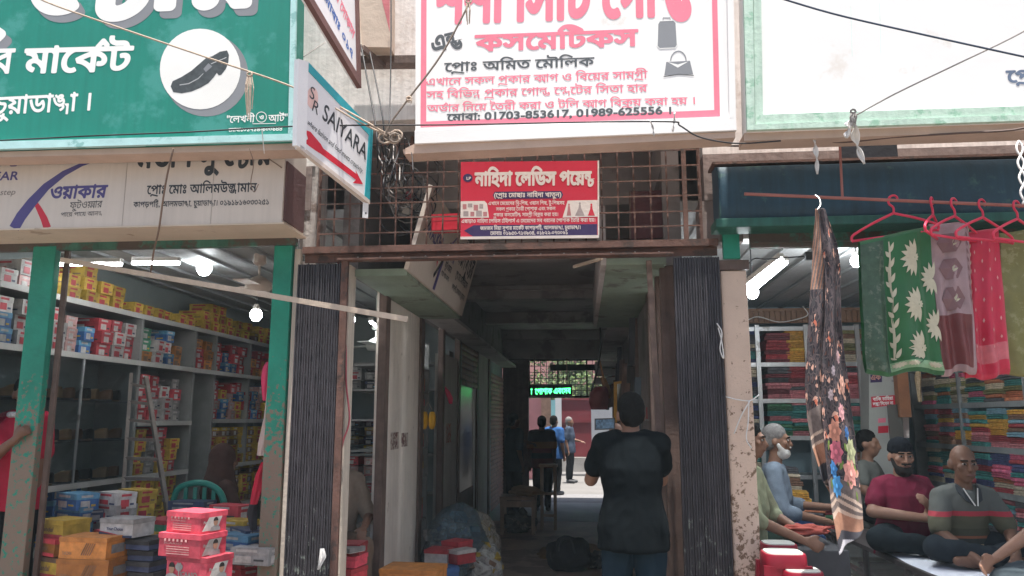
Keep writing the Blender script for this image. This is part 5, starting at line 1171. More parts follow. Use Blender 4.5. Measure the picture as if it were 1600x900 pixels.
# folded sarees over the hangers: a front fall, a rounded top and a back fall, with vertical folds
def saree(name, label, rows, Y, folds, mats_fn, motifs=None, back=.03, bdrop=0, nu=60, nv=60):
    """rows = (y, xleft, xright) lines of the photograph at depth Y; folds(u) gives the depth of the vertical folds"""
    t = thing(name, label, 'saree', at(rows[0][1],rows[0][0],Y))
    def S(u, v, lift=0):
        k = v*(len(rows)-1); i = min(int(k),len(rows)-2); q = k-i; r0, r1 = rows[i], rows[i+1]
        y = r0[0]+(r1[0]-r0[0])*q; a = r0[1]+(r1[1]-r0[1])*q; c = r0[2]+(r1[2]-r0[2])*q; ys = r0[3]+(r1[3]-r0[3])*q
        wx = 2.2*noise.noise(Vector((u*2.2,v*3.1,rows[0][1]*.37)))*min(1,v*4); wy = v*v*(3.5*math.sin(u*8+rows[0][1])+2.5*noise.noise(Vector((u*5,0,rows[0][1]))))
        p = at(a+(c-a)*u+wx, y+ys*u+wy, Y); p.y += folds(u,v)*(.5+.5*v)+.016*v*math.sin(u*17+2*math.sin(v*3))+.010*noise.noise(Vector((u*4,v*6,1)))-lift; return p
    b = MB()
    nvv = nv
    vs = [S(i/nu,j/nv) for j in range(nv+1) for i in range(nu+1)]
    fs = [(j*(nu+1)+i, j*(nu+1)+i+1, (j+1)*(nu+1)+i+1, (j+1)*(nu+1)+i) for j in range(nv) for i in range(nu)]
    b.add(vs, fs); mlist, pick = mats_fn
    b.m = [pick((f%nu+.5)/nu, (f//nu+.5)/nv) for f in range(nu*nv)]
    b.build('front_fall', mlist, t, smooth=True)
    b = MB(); b.grid(lambda u,v: S(u,v)+Vector((.0,back+.015*math.sin(math.pi*v),-bdrop*v)), 24, 24)
    b.grid(lambda u,v: S(u,0)+Vector((0,back*(.5-.5*math.cos(math.pi*v)),.025*math.sin(math.pi*v))), 24, 6)
    b.grid(lambda u,v: S(u,1)+Vector((0,back*v,-.012*math.sin(math.pi*v)-bdrop*v)), 24, 4)
    b.build('back_fall', mlist[0], t, smooth=True)
    if motifs:
        groups = {}
        for m, pts in motifs:
            q = [S(u,v,.004) for u,v in pts]; mb = groups.setdefault(m.name,(m,MB()))[1]; c = sum(q,Vector())/len(q); k = len(mb.v)
            mb.add(q+[c], [(i,(i+1)%len(q),len(q)) for i in range(len(q))])
        for m, mb in groups.values(): mb.build('woven_motif', m, t)
    return t
def petal(cu, cv, ang, L, W, asp):
    """a leaf shape from a point outward; asp converts u to v units"""
    out = []
    for i in range(13):
        f = i/12; out.append((f*L, W*math.sin(math.pi*f**.8)))
    pts = out+[(x,-y) for x,y in out[-2:0:-1]]; ca, sa = math.cos(ang), math.sin(ang)
    return [(cu+(x*ca-y*sa)*asp, cv+(x*sa+y*ca)) for x,y in pts]
SG = mat('green_silk',(.015,.105,.03),.45,.1,10,.06,sheen=.2); SGD = mat('dark_green_silk',(.045,.085,.055),.5,.2,30,.1,dirt=(.12,.15,.11),dscale=22,damt=.42); SGP = mat('pale_green_border',(.22,.36,.20),.5,.1,20,.06)
CRM = mat('cream_weave',(.50,.46,.34),.55,.08,40,.05)
mo = []; asp = .205/.135
for cv in (.145,.43,.70):
    for k in range(9):
        a = math.pi+R((k-4)*23); mo.append((CRM, petal(.745,cv,a,.128-.004*abs(k-4),.0185,1.70)))
    for k in range(3): a = R((k-1)*40); mo.append((CRM, petal(.755,cv,a,.03,.010,1.7)))
for cv in (.28,.56): 
    for k in range(9): a = math.pi+R((k-4)*26); mo.append((CRM, petal(.985,cv,a,.10,.015,1/.62)))
for k in range(8):
    v = .05+k*.095; mo.append((CRM, petal(.40,v+.04,R(-60),.07,.014,1/.62))); mo.append((CRM, petal(.40,v+.07,R(-125),.055,.012,1/.62)))
mo.append((CRM, [(.385+.012*math.sin(i*.9),.02+i*.04) for i in range(20)]+[(.398+.012*math.sin(i*.9),.02+i*.04) for i in range(19,-1,-1)]))
for cu, cv in ((.43,.90),(.60,.90),(.90,.90)):
    for k in range(12): mo.append((CRM, petal(cu,cv,R(k*30),.062,.012,1/.62)))
for k in range(6): mo.append((SG, petal(.66+.012*k,.93-.012*k,R(-60),.05,.006,1/.62)))
saree('hanging_saree', 'green silk saree with large cream leaf flowers on the leftmost hanger', [(383,1344,1456,-26),(440,1346,1461,-14),(500,1349,1467,-9),(560,1352,1475,-4),(578,1355,1478,-2)], 4.575,
      lambda u,v: .03*math.exp(-((u-.33)/.05)**2)+.035*(u>.80)*min(1,(u-.80)*14)+.012*math.sin(u*9), ([SG,SGD,SGP], lambda u,v: 1 if u < .33 else (2 if v > .83 else 0)), mo, .035, .02)
ML = mat('mauve_silk',(.34,.23,.24),.5,.12,12,.06); MD = mat('brown_mauve',(.19,.10,.105),.5,.12,10,.06); MR = mat('maroon_silk',(.16,.045,.045),.4,.15,8,.08)
mo = []
for cv in (.13,.33,.53):
    mo.append((MD, [(.45+.30*math.cos(R(60*i)),cv+.085*math.sin(R(60*i))) for i in range(6)]))
    for k in range(5): mo.append((CRM, petal(.45,cv+.028,R(-90+(k-2)*34),.062,.0085,3.3)))
for i in range(9): mo.append((MD, petal(.93,.03+i*.065,R(-110),.05,.008,2.6))); mo.append((CRM, petal(.99,.05+i*.065,R(-70),.04,.006,2.6)))
saree('hanging_saree', 'mauve and brown patterned saree with a plain maroon lower part', [(356,1452,1514,-4),(420,1458,1519,-2),(500,1466,1524,-2),(575,1474,1528,-4)], 4.63,
      lambda u,v: .02*math.sin(u*6)+.03*(u>.85)*(u-.85)*6, ([ML,MR], lambda u,v: 1 if v > .63 and u < .86 else 0), mo, .03, .04)
SR_ = mat('red_silk',(.50,.02,.055),.45,.1,10,.06,sheen=.2); SRP = mat('rose_border',(.55,.14,.16),.5,.15,26,.06); 
mo = [(mat('pale_rose_weave',(.62,.32,.30),.6), [(cu+.022*math.cos(R(90*i)),cv+.016*math.sin(R(90*i))) for i in range(4)]) for r_ in range(12) for cu,cv in [((.2 if r_%2 else .42)+.42*j,.06+r_*.066) for j in range(2)]]
saree('hanging_saree', 'bright red saree with small pale motifs next to the mauve one', [(368,1512,1560,-6),(440,1514,1566,-4),(520,1516,1572,-3),(585,1516,1576,-6)], 4.68,
      lambda u,v: .018*math.sin(u*5+1)+.02*(u<.15)*(.15-u)*6, ([SR_,SRP], lambda u,v: 1 if .77 < v < .92 else 0), mo, .03, .03)
SO = mat('olive_silk',(.19,.175,.06),.5,.12,10,.06,dirt=(.27,.255,.12),dscale=16,damt=.48)
saree('hanging_saree', 'olive gold saree at the right edge of the rail', [(370,1563,1665,-14),(440,1566,1670,-8),(520,1570,1676,-4),(585,1572,1680,-2)], 4.73, lambda u,v: .02*math.sin(u*9), ([SO], lambda u,v: 0), None, .03, .0)

# long printed scarf on a hook
def scarf_mat():
    m = bpy.data.materials.new('printed_chiffon'); m.use_nodes = True; N = m.node_tree.nodes; L = m.node_tree.links; b = N['Principled BSDF']; b.inputs['Roughness'].default_value = .7; b.inputs['Specular IOR Level'].default_value = .25
    uv = N.new('ShaderNodeUVMap'); 
    def ramp(fac, stops):
        r = N.new('ShaderNodeValToRGB'); r.color_ramp.interpolation = 'CONSTANT'
        while len(r.color_ramp.elements) < len(stops): r.color_ramp.elements.new(.5)
        for e,(p,c) in zip(r.color_ramp.elements, stops): e.position = p; e.color = (*c,1)
        L.new(fac, r.inputs[0]); return r.outputs[0]
    def mapp(sx,sy):
        q = N.new('ShaderNodeMapping'); q.inputs['Scale'].default_value = (sx,sy,1); L.new(uv.outputs[0], q.inputs[0]); return q.outputs[0]
    v1 = N.new('ShaderNodeTexVoronoi'); v1.inputs['Scale'].default_value = 1; L.new(mapp(3.2,15), v1.inputs['Vector'])
    v2 = N.new('ShaderNodeTexVoronoi'); v2.feature = 'DISTANCE_TO_EDGE'; v2.inputs['Scale'].default_value = 1; L.new(mapp(7,36), v2.inputs['Vector'])
    nz = N.new('ShaderNodeTexNoise'); nz.inputs['Scale'].default_value = 1; nz.inputs['Detail'].default_value = 5; L.new(mapp(8,34), nz.inputs['Vector'])
    flower = ramp(v1.outputs['Distance'], [(0,(.55,.16,.10)),(.18,(.62,.36,.28)),(.34,(.09,.07,.075)),(.7,(.055,.05,.055))])
    net = ramp(v2.outputs['Distance'], [(0,(.11,.085,.085)),(.05,(.032,.029,.036)),(.3,(.10,.05,.042))])
    mx = N.new('ShaderNodeMix'); mx.data_type = 'RGBA'; L.new(ramp(nz.outputs['Fac'],[(0,(0,0,0)),(.52,(1,1,1))]), mx.inputs[0]); L.new(net, mx.inputs[6]); L.new(flower, mx.inputs[7])
    L.new(mx.outputs[2], b.inputs['Base Color']); return m
SCF = scarf_mat(); MATS['printed_chiffon'] = SCF
TAN = mat('scarf_tan_band',(.40,.21,.14),.8,.15,40,.05); TANL = mat('scarf_pale_line',(.55,.42,.34),.8,.1); CHAR = mat('scarf_charcoal_band',(.075,.075,.09),.8,.15); TAUPE = mat('scarf_taupe_band',(.17,.135,.125),.8,.25,40,.05); HEM = mat('scarf_white_hem',(.68,.66,.70),.8,.05)
T = thing('hanging_scarf', 'long dark floral scarf with striped border hanging from a hook', 'scarf', at(1278,322,4.25))
def strip_cloth(name, rows, Y, pleat, bands, nu=64, nv=320, dv=None):
    def S(u,v,lift=0):
        k = v*(len(rows)-1); i = min(int(k),len(rows)-2); q = k-i; q2 = q; r0,r1 = rows[i],rows[i+1]
        y = r0[0]+(r1[0]-r0[0])*q2; a = r0[1]+(r1[1]-r0[1])*q2; c = r0[2]+(r1[2]-r0[2])*q2; sl_ = r0[3]+(r1[3]-r0[3])*q2
        p = at(a+(c-a)*u, y+sl_*u, Y); p.y += pleat*math.sin(u*8.5+1.5*math.sin(v*5))*(.5+.7*v)+.012*noise.noise(Vector((u*3,v*9,2)))-lift; return p
    b = MB(); b.grid(S, nu, nv); b.m = [bands((f%nu+.5)/nu,(f//nu+.5)/nv) for f in range(nu*nv)]
    o = b.build(name, [SCF,TAN,TANL,CHAR,TAUPE,HEM], T, smooth=True)
    ul = o.data.uv_layers.new(name='UVMap')
    for p in o.data.polygons:
        for li in p.loop_indices:
            vi = o.data.loops[li].vertex_index; ul.data[li].uv = ((vi%(nu+1))/nu, (vi//(nu+1))/nv)
    sm_ = o.modifiers.new('thickness','SOLIDIFY'); sm_.thickness = .0015
    return S
def bands_r(u,v):
    w = v-.07*abs(u-.25)+.01
    seq = ((.985,5),(.955,3),(.90,1),(.885,2),(.868,4),(.856,2),(.845,4),(.833,2),(.79,4))
    for lim,c in seq:
        if w > lim: return c
    return 0
def bands_l(u,v):
    w = v+.06*u
    for lim,c in ((1.03,5),(.985,3),(.93,1),(.92,2),(.90,4),(.89,2),(.84,3),(.78,1),(.77,2),(.75,4),(.74,2),(.66,4)):
        if w > lim: return c
    if u < .45 and .0 < v < .30: return 1 if (u*9+v*14) % 1 < .45 else 4
    return 0
Sl = strip_cloth('left_fall', [(326,1274,1284,0),(370,1271,1296,6),(410,1270,1308,0),(470,1266,1306,0),(540,1262,1300,0),(600,1258,1296,0),(650,1260,1294,0),(700,1268,1306,10),(752,1284,1322,22),(772,1296,1324,12)], 4.27, .018, bands_l)
Sr = strip_cloth('right_fall', [(326,1278,1290,0),(380,1284,1308,0),(420,1290,1313,0),(500,1290,1314,0),(560,1286,1320,0),(620,1284,1329,0),(680,1286,1338,0),(740,1291,1344,0),(800,1298,1349,-4),(866,1309,1351,-38)], 4.22, .02, bands_r)
fl = [(.35,.655,.030,(.62,.28,.20)),(.70,.66,.018,(.05,.16,.40)),(.35,.715,.032,(.60,.16,.22)),(.78,.715,.036,(.40,.42,.24)),(.68,.775,.040,(.66,.30,.26)),(.25,.765,.022,(.06,.22,.50)),(.30,.815,.030,(.08,.30,.60)),(.6,.60,.022,(.66,.34,.36)),(.75,.52,.024,(.66,.38,.30)),(.3,.55,.015,(.5,.4,.42)),(.7,.44,.018,(.5,.33,.35)),(.4,.48,.014,(.45,.38,.42))]
gm = {}
for cu,cv,r_,c in fl:
    r_ *= 1.3
    for ring,(s,kk) in enumerate(((1,1.0),(.6,.75),(.25,1.3))):
        col = tuple(min(.9,x*kk) for x in c); m_ = mat('petal_%.2f_%.2f_%.2f'%col, col, .8, .15, 30, .05); mb = gm.setdefault(m_.name,(m_,MB()))[1]
        for k in range(7 if ring < 2 else 1):
            a = k*2*math.pi/7+ring*.4; pts = [Sr(min(.99,max(.01,x)),y,.006+.002*ring) for x,y in (petal(cu,cv,a,r_*s,r_*s*.36,4.2) if ring < 2 else [(cu+4.2*r_*.2*math.cos(R(45*i)),cv+r_*.2*math.sin(R(45*i))) for i in range(8)])]
            q = len(mb.v); mb.add(pts, [tuple(range(len(pts)))])
for cu,cv,a in ((.55,.69,.8),(.5,.74,2.2),(.85,.75,1.2),(.55,.80,.4),(.8,.83,1.4),(.2,.68,2),(.15,.79,1.9)):
    m_ = mat('print_leaf_green',(.16,.24,.06),.8,.15,30,.05); mb = gm.setdefault(m_.name,(m_,MB()))[1]; pts = [Sr(min(.99,max(.01,x)),y,.005) for x,y in petal(cu,cv,a,.035,.009,4.2)]; mb.add(pts,[tuple(range(len(pts)))])
for m_, mb in gm.values(): mb.build('printed_flower', m_, T)['kind'] = 'stuff'
MB().tube(smoothpath([at(1274,305,4.3),at(1280,310,4.28),at(1282,320,4.26),at(1277,328,4.25)],4),.004,6).build('hook', STEEL, T)

# ------------------------------------------------------------------ racks with folded cloth
def fold_mesh(name, w, d, h, n=2):
    """a folded cloth: n plies with rounded front folds, slightly slumped"""
    b = MB()
    for k in range(n):
        z0 = h*k/n; hh = h/n*.96; pf = [(-d/2,z0),(-d/2-.012,z0+hh*.25),(-d/2-.012,z0+hh*.75),(-d/2,z0+hh),(d/2,z0+hh),(d/2,z0)]
        vs = [(x*w/2*(1-.01*k),y,z-.006*abs(x)) for x in (-1,-.3,.4,1) for y,z in pf]; m_ = len(pf)
        fs = [(i*m_+j, i*m_+(j+1)%m_, (i+1)*m_+(j+1)%m_, (i+1)*m_+j) for i in range(3) for j in range(m_)]+[tuple(range(m_)), tuple(3*m_+j for j in range(m_-1,-1,-1))]
        b.add(vs, fs)
    return b.mesh(name, mat('folded_cloth',(.5,.5,.5),.75,.35,28,.25,objcol=True,dirt=None,ovar=.15), smooth=35)
FM = [fold_mesh('folded_cloth_a',.30,.30,.046,2), fold_mesh('folded_cloth_b',.29,.28,.058,3), fold_mesh('folded_cloth_c',.28,.30,.038,1)]; FH = [.046,.058,.038]
NAMEC = {'crimson':(.28,.025,.035),'maroon':(.15,.02,.03),'mustard':(.50,.27,.03),'teal':(.02,.16,.15),'navy':(.03,.045,.14),'cream':(.42,.36,.27),'rose':(.42,.14,.16),'green':(.03,.13,.06),'rust':(.33,.10,.04),'purple':(.13,.03,.14),'charcoal':(.06,.06,.07),'sky':(.16,.30,.38),'pink':(.50,.09,.17),'olive':(.16,.15,.05),'brown':(.17,.085,.05)}
rng = random.Random(31)
REST = MB(); REST_C = []
def cloth_pile(c, rz, n, pal, where, group, sc=1, stuff=False, top=None):
    z = c[2]; k = 0
    while k < n and (top is None or z < top):
        i = rng.randrange(3); nm = pal[rng.randrange(len(pal))]; g_ = rng.uniform(1.0,1.7); v = [min(.75,x*g_+.04) for x in NAMEC[nm]]
        loc = Vector((c[0]+rng.uniform(-.014,.014),c[1]+rng.uniform(-.012,.012),z)); ang = rz+rng.uniform(-.09,.09)
        if stuff:
            M_ = Matrix.Translation(loc) @ Matrix.Rotation(ang,4,'Z') @ Matrix.Diagonal((sc,1,1,1)); me = FM[i]
            REST.add([p.co for p in me.vertices], [tuple(p.vertices) for p in me.polygons], 0, M_); REST_C.extend([(*v,1)]*len(me.vertices))
        else:
            o = bpy.data.objects.new('folded_cloth', FM[i]); COL.objects.link(o); o.location = loc; o.rotation_euler = (0,0,ang); o.scale = (sc,1,1); o.color = (*v,1)
            setp(o, f'{nm} folded cloth {where}, {(LAYER+ORD[5:])[k]} from below' if k else f'{nm} folded cloth {where}, at the bottom', 'folded cloth', group)
        z += FH[i]+.001; k += 1
# steel rack on the back wall
RK = thing('steel_rack', 'galvanised steel rack of folded cloth on the back wall of the cloth shop', 'rack', (2.3,9.6,.12))
zs = [at(1250,y,9.5).z for y in (510,566,623,681)]; zs += [zs[-1]-.45, zs[-1]-.90]
xl, xr = at(1150,600,9.5).x, at(1348,600,9.5).x
for i,z in enumerate(zs): part(RK, 'shelf', (xl,9.5,z-.05), (xr,9.95,z), STEEL)
for px in (1150,1187,1264,1306,1345): x = at(px,600,9.48).x; part(RK, 'upright', (x-.025,9.47,.12), (x+.025,9.498,zs[0]+.02), STEEL)
cells = [(1169,.75),(1212,1),(1247,1),(1284,.9),(1325,.9)]
pals = {0:['crimson','crimson','maroon','navy'],1:['crimson','maroon','charcoal','rose'],2:['teal','green','teal','rose'],3:['maroon','purple','brown','navy'],4:['cream','brown','rose','charcoal']}
for r_ in range(4):
    for c_,(px,sc) in enumerate(cells):
        z = zs[r_+1]+.001; pal = ['mustard'] if (r_==0 and c_==2) else ['brown','olive','cream'] if (r_==0 and c_==4) else ['charcoal','teal','cream','navy'] if c_==0 else pals[r_]
        if r_ < 3 or c_ in (0,4): cloth_pile((at(px,600,9.7).x,9.68,z), 0, 8 if r_ < 3 else 6, pal, f'in back rack row {r_+1} column {c_+1}'.replace('row 1','top row').replace('row 2','second row').replace('row 3','third row').replace('row 4','bottom row').replace('column 1','first column').replace('column 2','second column').replace('column 3','third column').replace('column 4','fourth column').replace('column 5','fifth column'), 'folded cloth in the back rack', sc=sc, stuff=c_ in (0,3,4))
# fluted cornice over the rack
t = thing('fluted_cornice', 'brown fluted wooden cornice above the steel rack', 'cornice', (2.5,9.45,2.8)); a = at(1150,505,9.42); b = at(1420,481,9.42)
part(t, 'backing', (a.x,9.45,a.z), (4.4,9.48,b.z), mat('cornice_wood',(.22,.12,.07),.6,.2,6,.15))
for i in range(44): x = a.x+.02+i*.064; part(t, 'flute', (x,9.425,a.z+.01), (x+.042,9.449,b.z-.02), MATS['cornice_wood'])
part(t, 'moulding', (a.x,9.41,b.z-.02), (4.4,9.452,b.z+.012), MATS['cornice_wood'])
wire('pale string drooping along the fluted cornice', [at(1168,500,9.3),at(1185,495,9.3),at(1215,503,9.3),at(1240,500,9.3),at(1262,492,9.3),at(1254,478,9.3)], .006, RAG, cat='string', name='string')
# right wall rack
XRK = 4.02
RR = thing('cloth_rack', 'dark wall rack crammed with folded cloth along the right shop wall', 'rack', (4.2,8.2,.12)); GRS = mat('grey_rack_board',(.26,.28,.285),.6,.2,6,.1,dirt=(.3,.3,.3),dscale=12,damt=.35)
zr = [.42,.85,1.28,1.72,2.16,2.55]
for z in zr: part(RR, 'shelf', (XRK,6.2,z-.055), (4.44,9.9,z), GRS)
for y in (6.2,7.45,8.7,9.88): part(RR, 'upright', (XRK-.012,y-.015,.12), (4.44,y+.015,2.6), GRS)
allp = list(NAMEC)
rowpal = [['maroon','teal','rose','charcoal','sky'],['teal','rust','pink','navy','cream','crimson'],['rose','teal','crimson','brown','mustard','sky'],['teal','olive','pink','charcoal','cream','rust'],['mustard','brown','charcoal','pink','navy']]
for r_ in range(5):
    for c_ in range(8):
        cloth_pile((XRK+.17,6.95+c_*.36,zr[r_]+.001), -math.pi/2, 9, rowpal[r_], f'on the right wall rack, {["lowest","second","third","fourth","top"][r_]} shelf, {ORD[c_]} pile', 'folded cloth on the right wall rack', sc=1.12, stuff=r_ == 0 or c_ == 7, top=zr[r_+1]-.085)
# pillar with notices and brown post
t = thing('notice_pillar', 'pale pillar with red notices at the back of the cloth shop', 'pillar', at(1383,700,8.4))
P9 = plane_y(8.4)
MB().prism([atp(x,y,*P9) for x,y in ((1358,560),(1412,560),(1412,900),(1358,900))], NF, .25).build('shaft', mat('pillar_paint',(.36,.37,.35),.8,.1,3,.1), t)
flat(t, 'notice', [(1361,620),(1404,617),(1405,632),(1362,637)], REDP, P9)
lettering(t, 'বাকি চাহিয়া', atp(1364,626.5,*P9), atp(1396,624.5,*P9), .03, NF, WHITEP, .03, 26, 0, .006); lettering(t, 'লজ্জা দিবেন না', atp(1364,634,*P9), atp(1396,632,*P9), .03, NF, WHITEP, .03, 26, 0, .006)
flat(t, 'card', [(1360,584),(1378,582),(1378,597),(1360,598)], NAVY, P9); flat(t, 'card', [(1393,582),(1406,581),(1406,596),(1393,597)], GRY, P9)
lettering(t, 'এক', atp(1361,594,*P9), atp(1377,593,*P9), .05, NF, mat('salmon_print',(.5,.25,.2),.6), .03, 26, 0, .006); lettering(t, 'দ', atp(1396,594,*P9), atp(1402,594,*P9), .05, NF, MATS['salmon_print'], .03, 26, 0, .006)
flat(t, 'sticker', [(1372,666),(1388,665),(1388,676),(1372,677)], REDP, P9); flat(t, 'sticker', [(1372,654),(1384,653),(1384,660),(1372,661)], PINK, P9); flat(t, 'sticker_strip', [(1411,652),(1420,652),(1421,684),(1411,684)], PALEP, P9)
o = wallthing('brown_post','brown wooden post beside the notice pillar','post',1407,1418,574,652,8.2,.1, mat('brown_post_wood',(.23,.10,.05),.6,.2,5,.15)); wallthing('narrow_mirror','narrow dark mirror on the notice pillar','mirror',1393,1408,632,700,8.25,.03, mat('dark_mirror',(.12,.12,.115),.2,.1,4,0,metal=.6))
hung('hanging_beads', 'string of beaded tassels hanging on the cloth rack', 'tassels', [(575,1432,1438),(590,1429,1440),(610,1432,1439),(628,1434,1441)], 8.1, mat('bead_gold',(.35,.26,.16),.5,.5,60,.4), .03)
# pile of clothes under the back rack, low heap and red cloth
for k,(px,py,Y,n,pal,w) in enumerate(((1240,770,8.2,6,['crimson','mustard','cream','navy'],'in the heap below the back rack, left pile'),(1262,800,7.9,7,['charcoal','navy','cream','rust'],'in the heap below the back rack, middle pile'),(1285,790,8.3,6,['mustard','green','crimson','charcoal'],'in the heap below the back rack, right pile'),(1225,735,8.6,6,['charcoal','cream','brown'],'in the heap below the back rack, rear pile'))):
    p = at(px,py,Y); cloth_pile((p.x,p.y,max(.13,p.z-.25)), rng.uniform(-.3,.3), n, pal, w, 'folded cloth in the low heap', stuff=k > 1)
lump('crumpled salmon red cloth on the bench by the elder', at(1256,828,5.6), (.15,.10,.035), mat('salmon_cloth',(.45,.10,.075),.9,.15,10,.4), .3, 51, 'crumpled_cloth', 'cloth')
o = MB().box((at(1190,830,5.5).x,5.3,.55),(at(1310,830,5.5).x,6.0,.72),bev=.01).build('low_bench', mat('dark_bench',(.05,.05,.055),.7,.2,5,.1), None, loc=(1.7,5.5,.55)); setp(o, 'dark low bench behind the red stools', 'bench')
MB().box((at(1195,830,5.5).x,5.35,0),(at(1300,830,5.5).x,5.95,.549)).build('base', MATS['dark_bench'], o)

# sales platform with white sheet
t = thing('sales_platform', 'low glass fronted platform spread with a white sheet at the right', 'platform', (3,5.6,0))
PX = 2.06
MB().box((PX,4.62,.60),(4.4,7.0,.63)).build('top_board', mat('platform_wood',(.06,.05,.05),.6,.2), t)
b = MB().grid(lambda u,v: (PX+.02+1.15*u+.01*math.sin(v*9), 4.60+1.35*v, .634+.006*noise.noise(Vector((u*5,v*5,4)))), 24, 24); b.grid(lambda u,v: (PX+.02+1.15*u, 4.60-.012*math.sin(math.pi*v*.5), .634-.05*v), 12, 3)
b.build('white_sheet', mat('white_sheet_cloth',(.62,.64,.70),.85,.06,4,.1), t, smooth=True)
MB().box((PX+.06,4.66,.05),(4.4,6.9,.10)).build('base_board', MATS['platform_wood'], t)
MB().box((PX+.01,4.7,.1),(PX+.018,6.95,.6)).build('side_pane', GLASS, t); MB().box((PX+.01,4.65,.1),(4.4,4.658,.6)).build('front_pane', GLASS, t)
for y in (4.65,5.4,6.15,6.9): MB().box((PX,y-.02,.1),(PX+.03,y+.02,.599)).build('frame_post', MATS['platform_wood'], t)
MB().box((PX+.05,4.7,.33),(4.3,6.9,.345)).build('inner_shelf', mat('inner_shelf_wood',(.20,.13,.08),.6,.2), t)
for k in range(8):
    for z in (.101,.346): cloth_pile((PX+.25,4.85+k*.27,z), -math.pi/2, 2, ['crimson','rose','cream','maroon'], f'inside the platform, {"lower" if z < .2 else "upper"} shelf, {ORD[k]} from the front', 'folded cloth inside the platform', stuff=True)
m_ = mat('folded_cloth_mixed',(.5,.5,.5),.75,.3,28,.25,objcol=True); N_ = m_.node_tree.nodes; at_ = N_.new('ShaderNodeAttribute'); at_.attribute_name = 'dye'
for l_ in list(m_.node_tree.links):
    if l_.from_node.type == 'OBJECT_INFO' and l_.from_socket.name == 'Color': m_.node_tree.links.new(at_.outputs['Color'], l_.to_socket)
o = REST.build('folded_cloth_mass', m_, None, smooth=35); setp(o, 'dense rows of folded cloth at the rack ends and inside the platform', 'folded cloth', None, 'stuff')
ca = o.data.color_attributes.new('dye','FLOAT_COLOR','POINT'); ca.data.foreach_set('color', [x for c in REST_C for x in c])
# red stools with white tops on the plinth
o = sheet('shop_plinth', 1.08, 2.0, 4.3, 5.1, .30, FLOOR_G); part(o, 'riser', (1.08,4.3,-.02), (2.0,5.1,.298), FLOOR_G)
RST = mat('red_stool_plastic',(.22,.008,.022),.35,.05,4,0); WTOP = mat('pale_stool_top',(.38,.39,.36),.5,.06,6,0)
def plastic_stool(label, x0, x1, ytop, Y):
    a = at(x0,ytop,Y); b = at(x1,ytop,Y); w = (b.x-a.x)/2; c = Vector(((a.x+b.x)/2,Y,.304)); zt = a.z; h = zt-.304; t = thing('plastic_stool', label, 'stool', c)
    def sq(r,z,n=20): return [(c.x+r*(abs(math.cos(q))**.55)*math.copysign(1,math.cos(q)), c.y+r*(abs(math.sin(q))**.55)*math.copysign(1,math.sin(q)), z) for q in [2*math.pi*i/n for i in range(n)]]
    b_ = MB(); rings = [sq(w*1.02,zt-.07),sq(w*1.02,zt-.05),sq(w,zt-.01),sq(w*.96,zt)]; vs = [p for r_ in rings for p in r_]; b_.add(vs,[(i*20+k,i*20+(k+1)%20,(i+1)*20+(k+1)%20,(i+1)*20+k) for i in range(3) for k in range(20)]+[tuple(60+k for k in range(20))]); b_.build('rim', RST, t, smooth=40)
    vs = sq(w*.86,zt+.006)+sq(w*.88,zt+.0005); MB().add(vs,[tuple(range(20))]+[(k,20+k,20+(k+1)%20,(k+1)%20) for k in range(20)]).build('top', WTOP, t)
    for sx in (-1,1):
        for sy in (-1,1): MB().bar((c.x+sx*w*.82,c.y+sy*w*.82,zt-.06),(c.x+sx*w*1.05,c.y+sy*w*1.05,.305),.07,.03).build('leg', RST, t)
    for sy in (-1,1): MB().box((c.x-w*.85,c.y+sy*w*.9-.008,zt-.2),(c.x+w*.85,c.y+sy*w*.9+.008,zt-.06)).build('apron', RST, t)
    for sx in (-1,1): MB().box((c.x+sx*w*.9-.008,c.y-w*.85,zt-.2),(c.x+sx*w*.9+.008,c.y+w*.85,zt-.06)).build('apron', RST, t)
    return t
plastic_stool('red plastic stool with white top, farthest of three by the pillar', 1188, 1243, 848, 4.98)
plastic_stool('red plastic stool with white top, middle one of three', 1190, 1256, 862, 4.62)
plastic_stool('red plastic stool with white top, nearest and rightmost of three', 1222, 1283, 890, 4.52)

# lamps of the cloth shop and its wiring
tube_light('lit double tube light slanting behind the peeling pillar', at(1162,452,5.6), at(1222,405,5.32), 8, .018)
tube_light('second lit tube beside the slanting tube light of the cloth shop', at(1178,452,5.75), at(1228,410,5.4), 4, .016)
bulb('lit bulb hanging just below the slanting tube light', at(1176,458,6.0), 7, .045)
bulb('lit bulb left of the green saree', at(1338,409,6.4), 24, .045)
wire('thin black wire looping to the slanting tube light', [at(1161,428,5.15),at(1170,412,5.2),at(1180,404,5.25),at(1200,405,5.3),at(1250,401,5.3),at(1285,399,5.3)], .005)
o = MB().box((at(1258,403,5.28).x,5.26,at(1258,406,5.28).z),(at(1268,394,5.28).x,5.3,at(1268,394,5.28).z)).build('junction_box', INK, None, loc=at(1262,400,5.28)); setp(o, 'small black junction box under the cloth shop lintel', 'box')
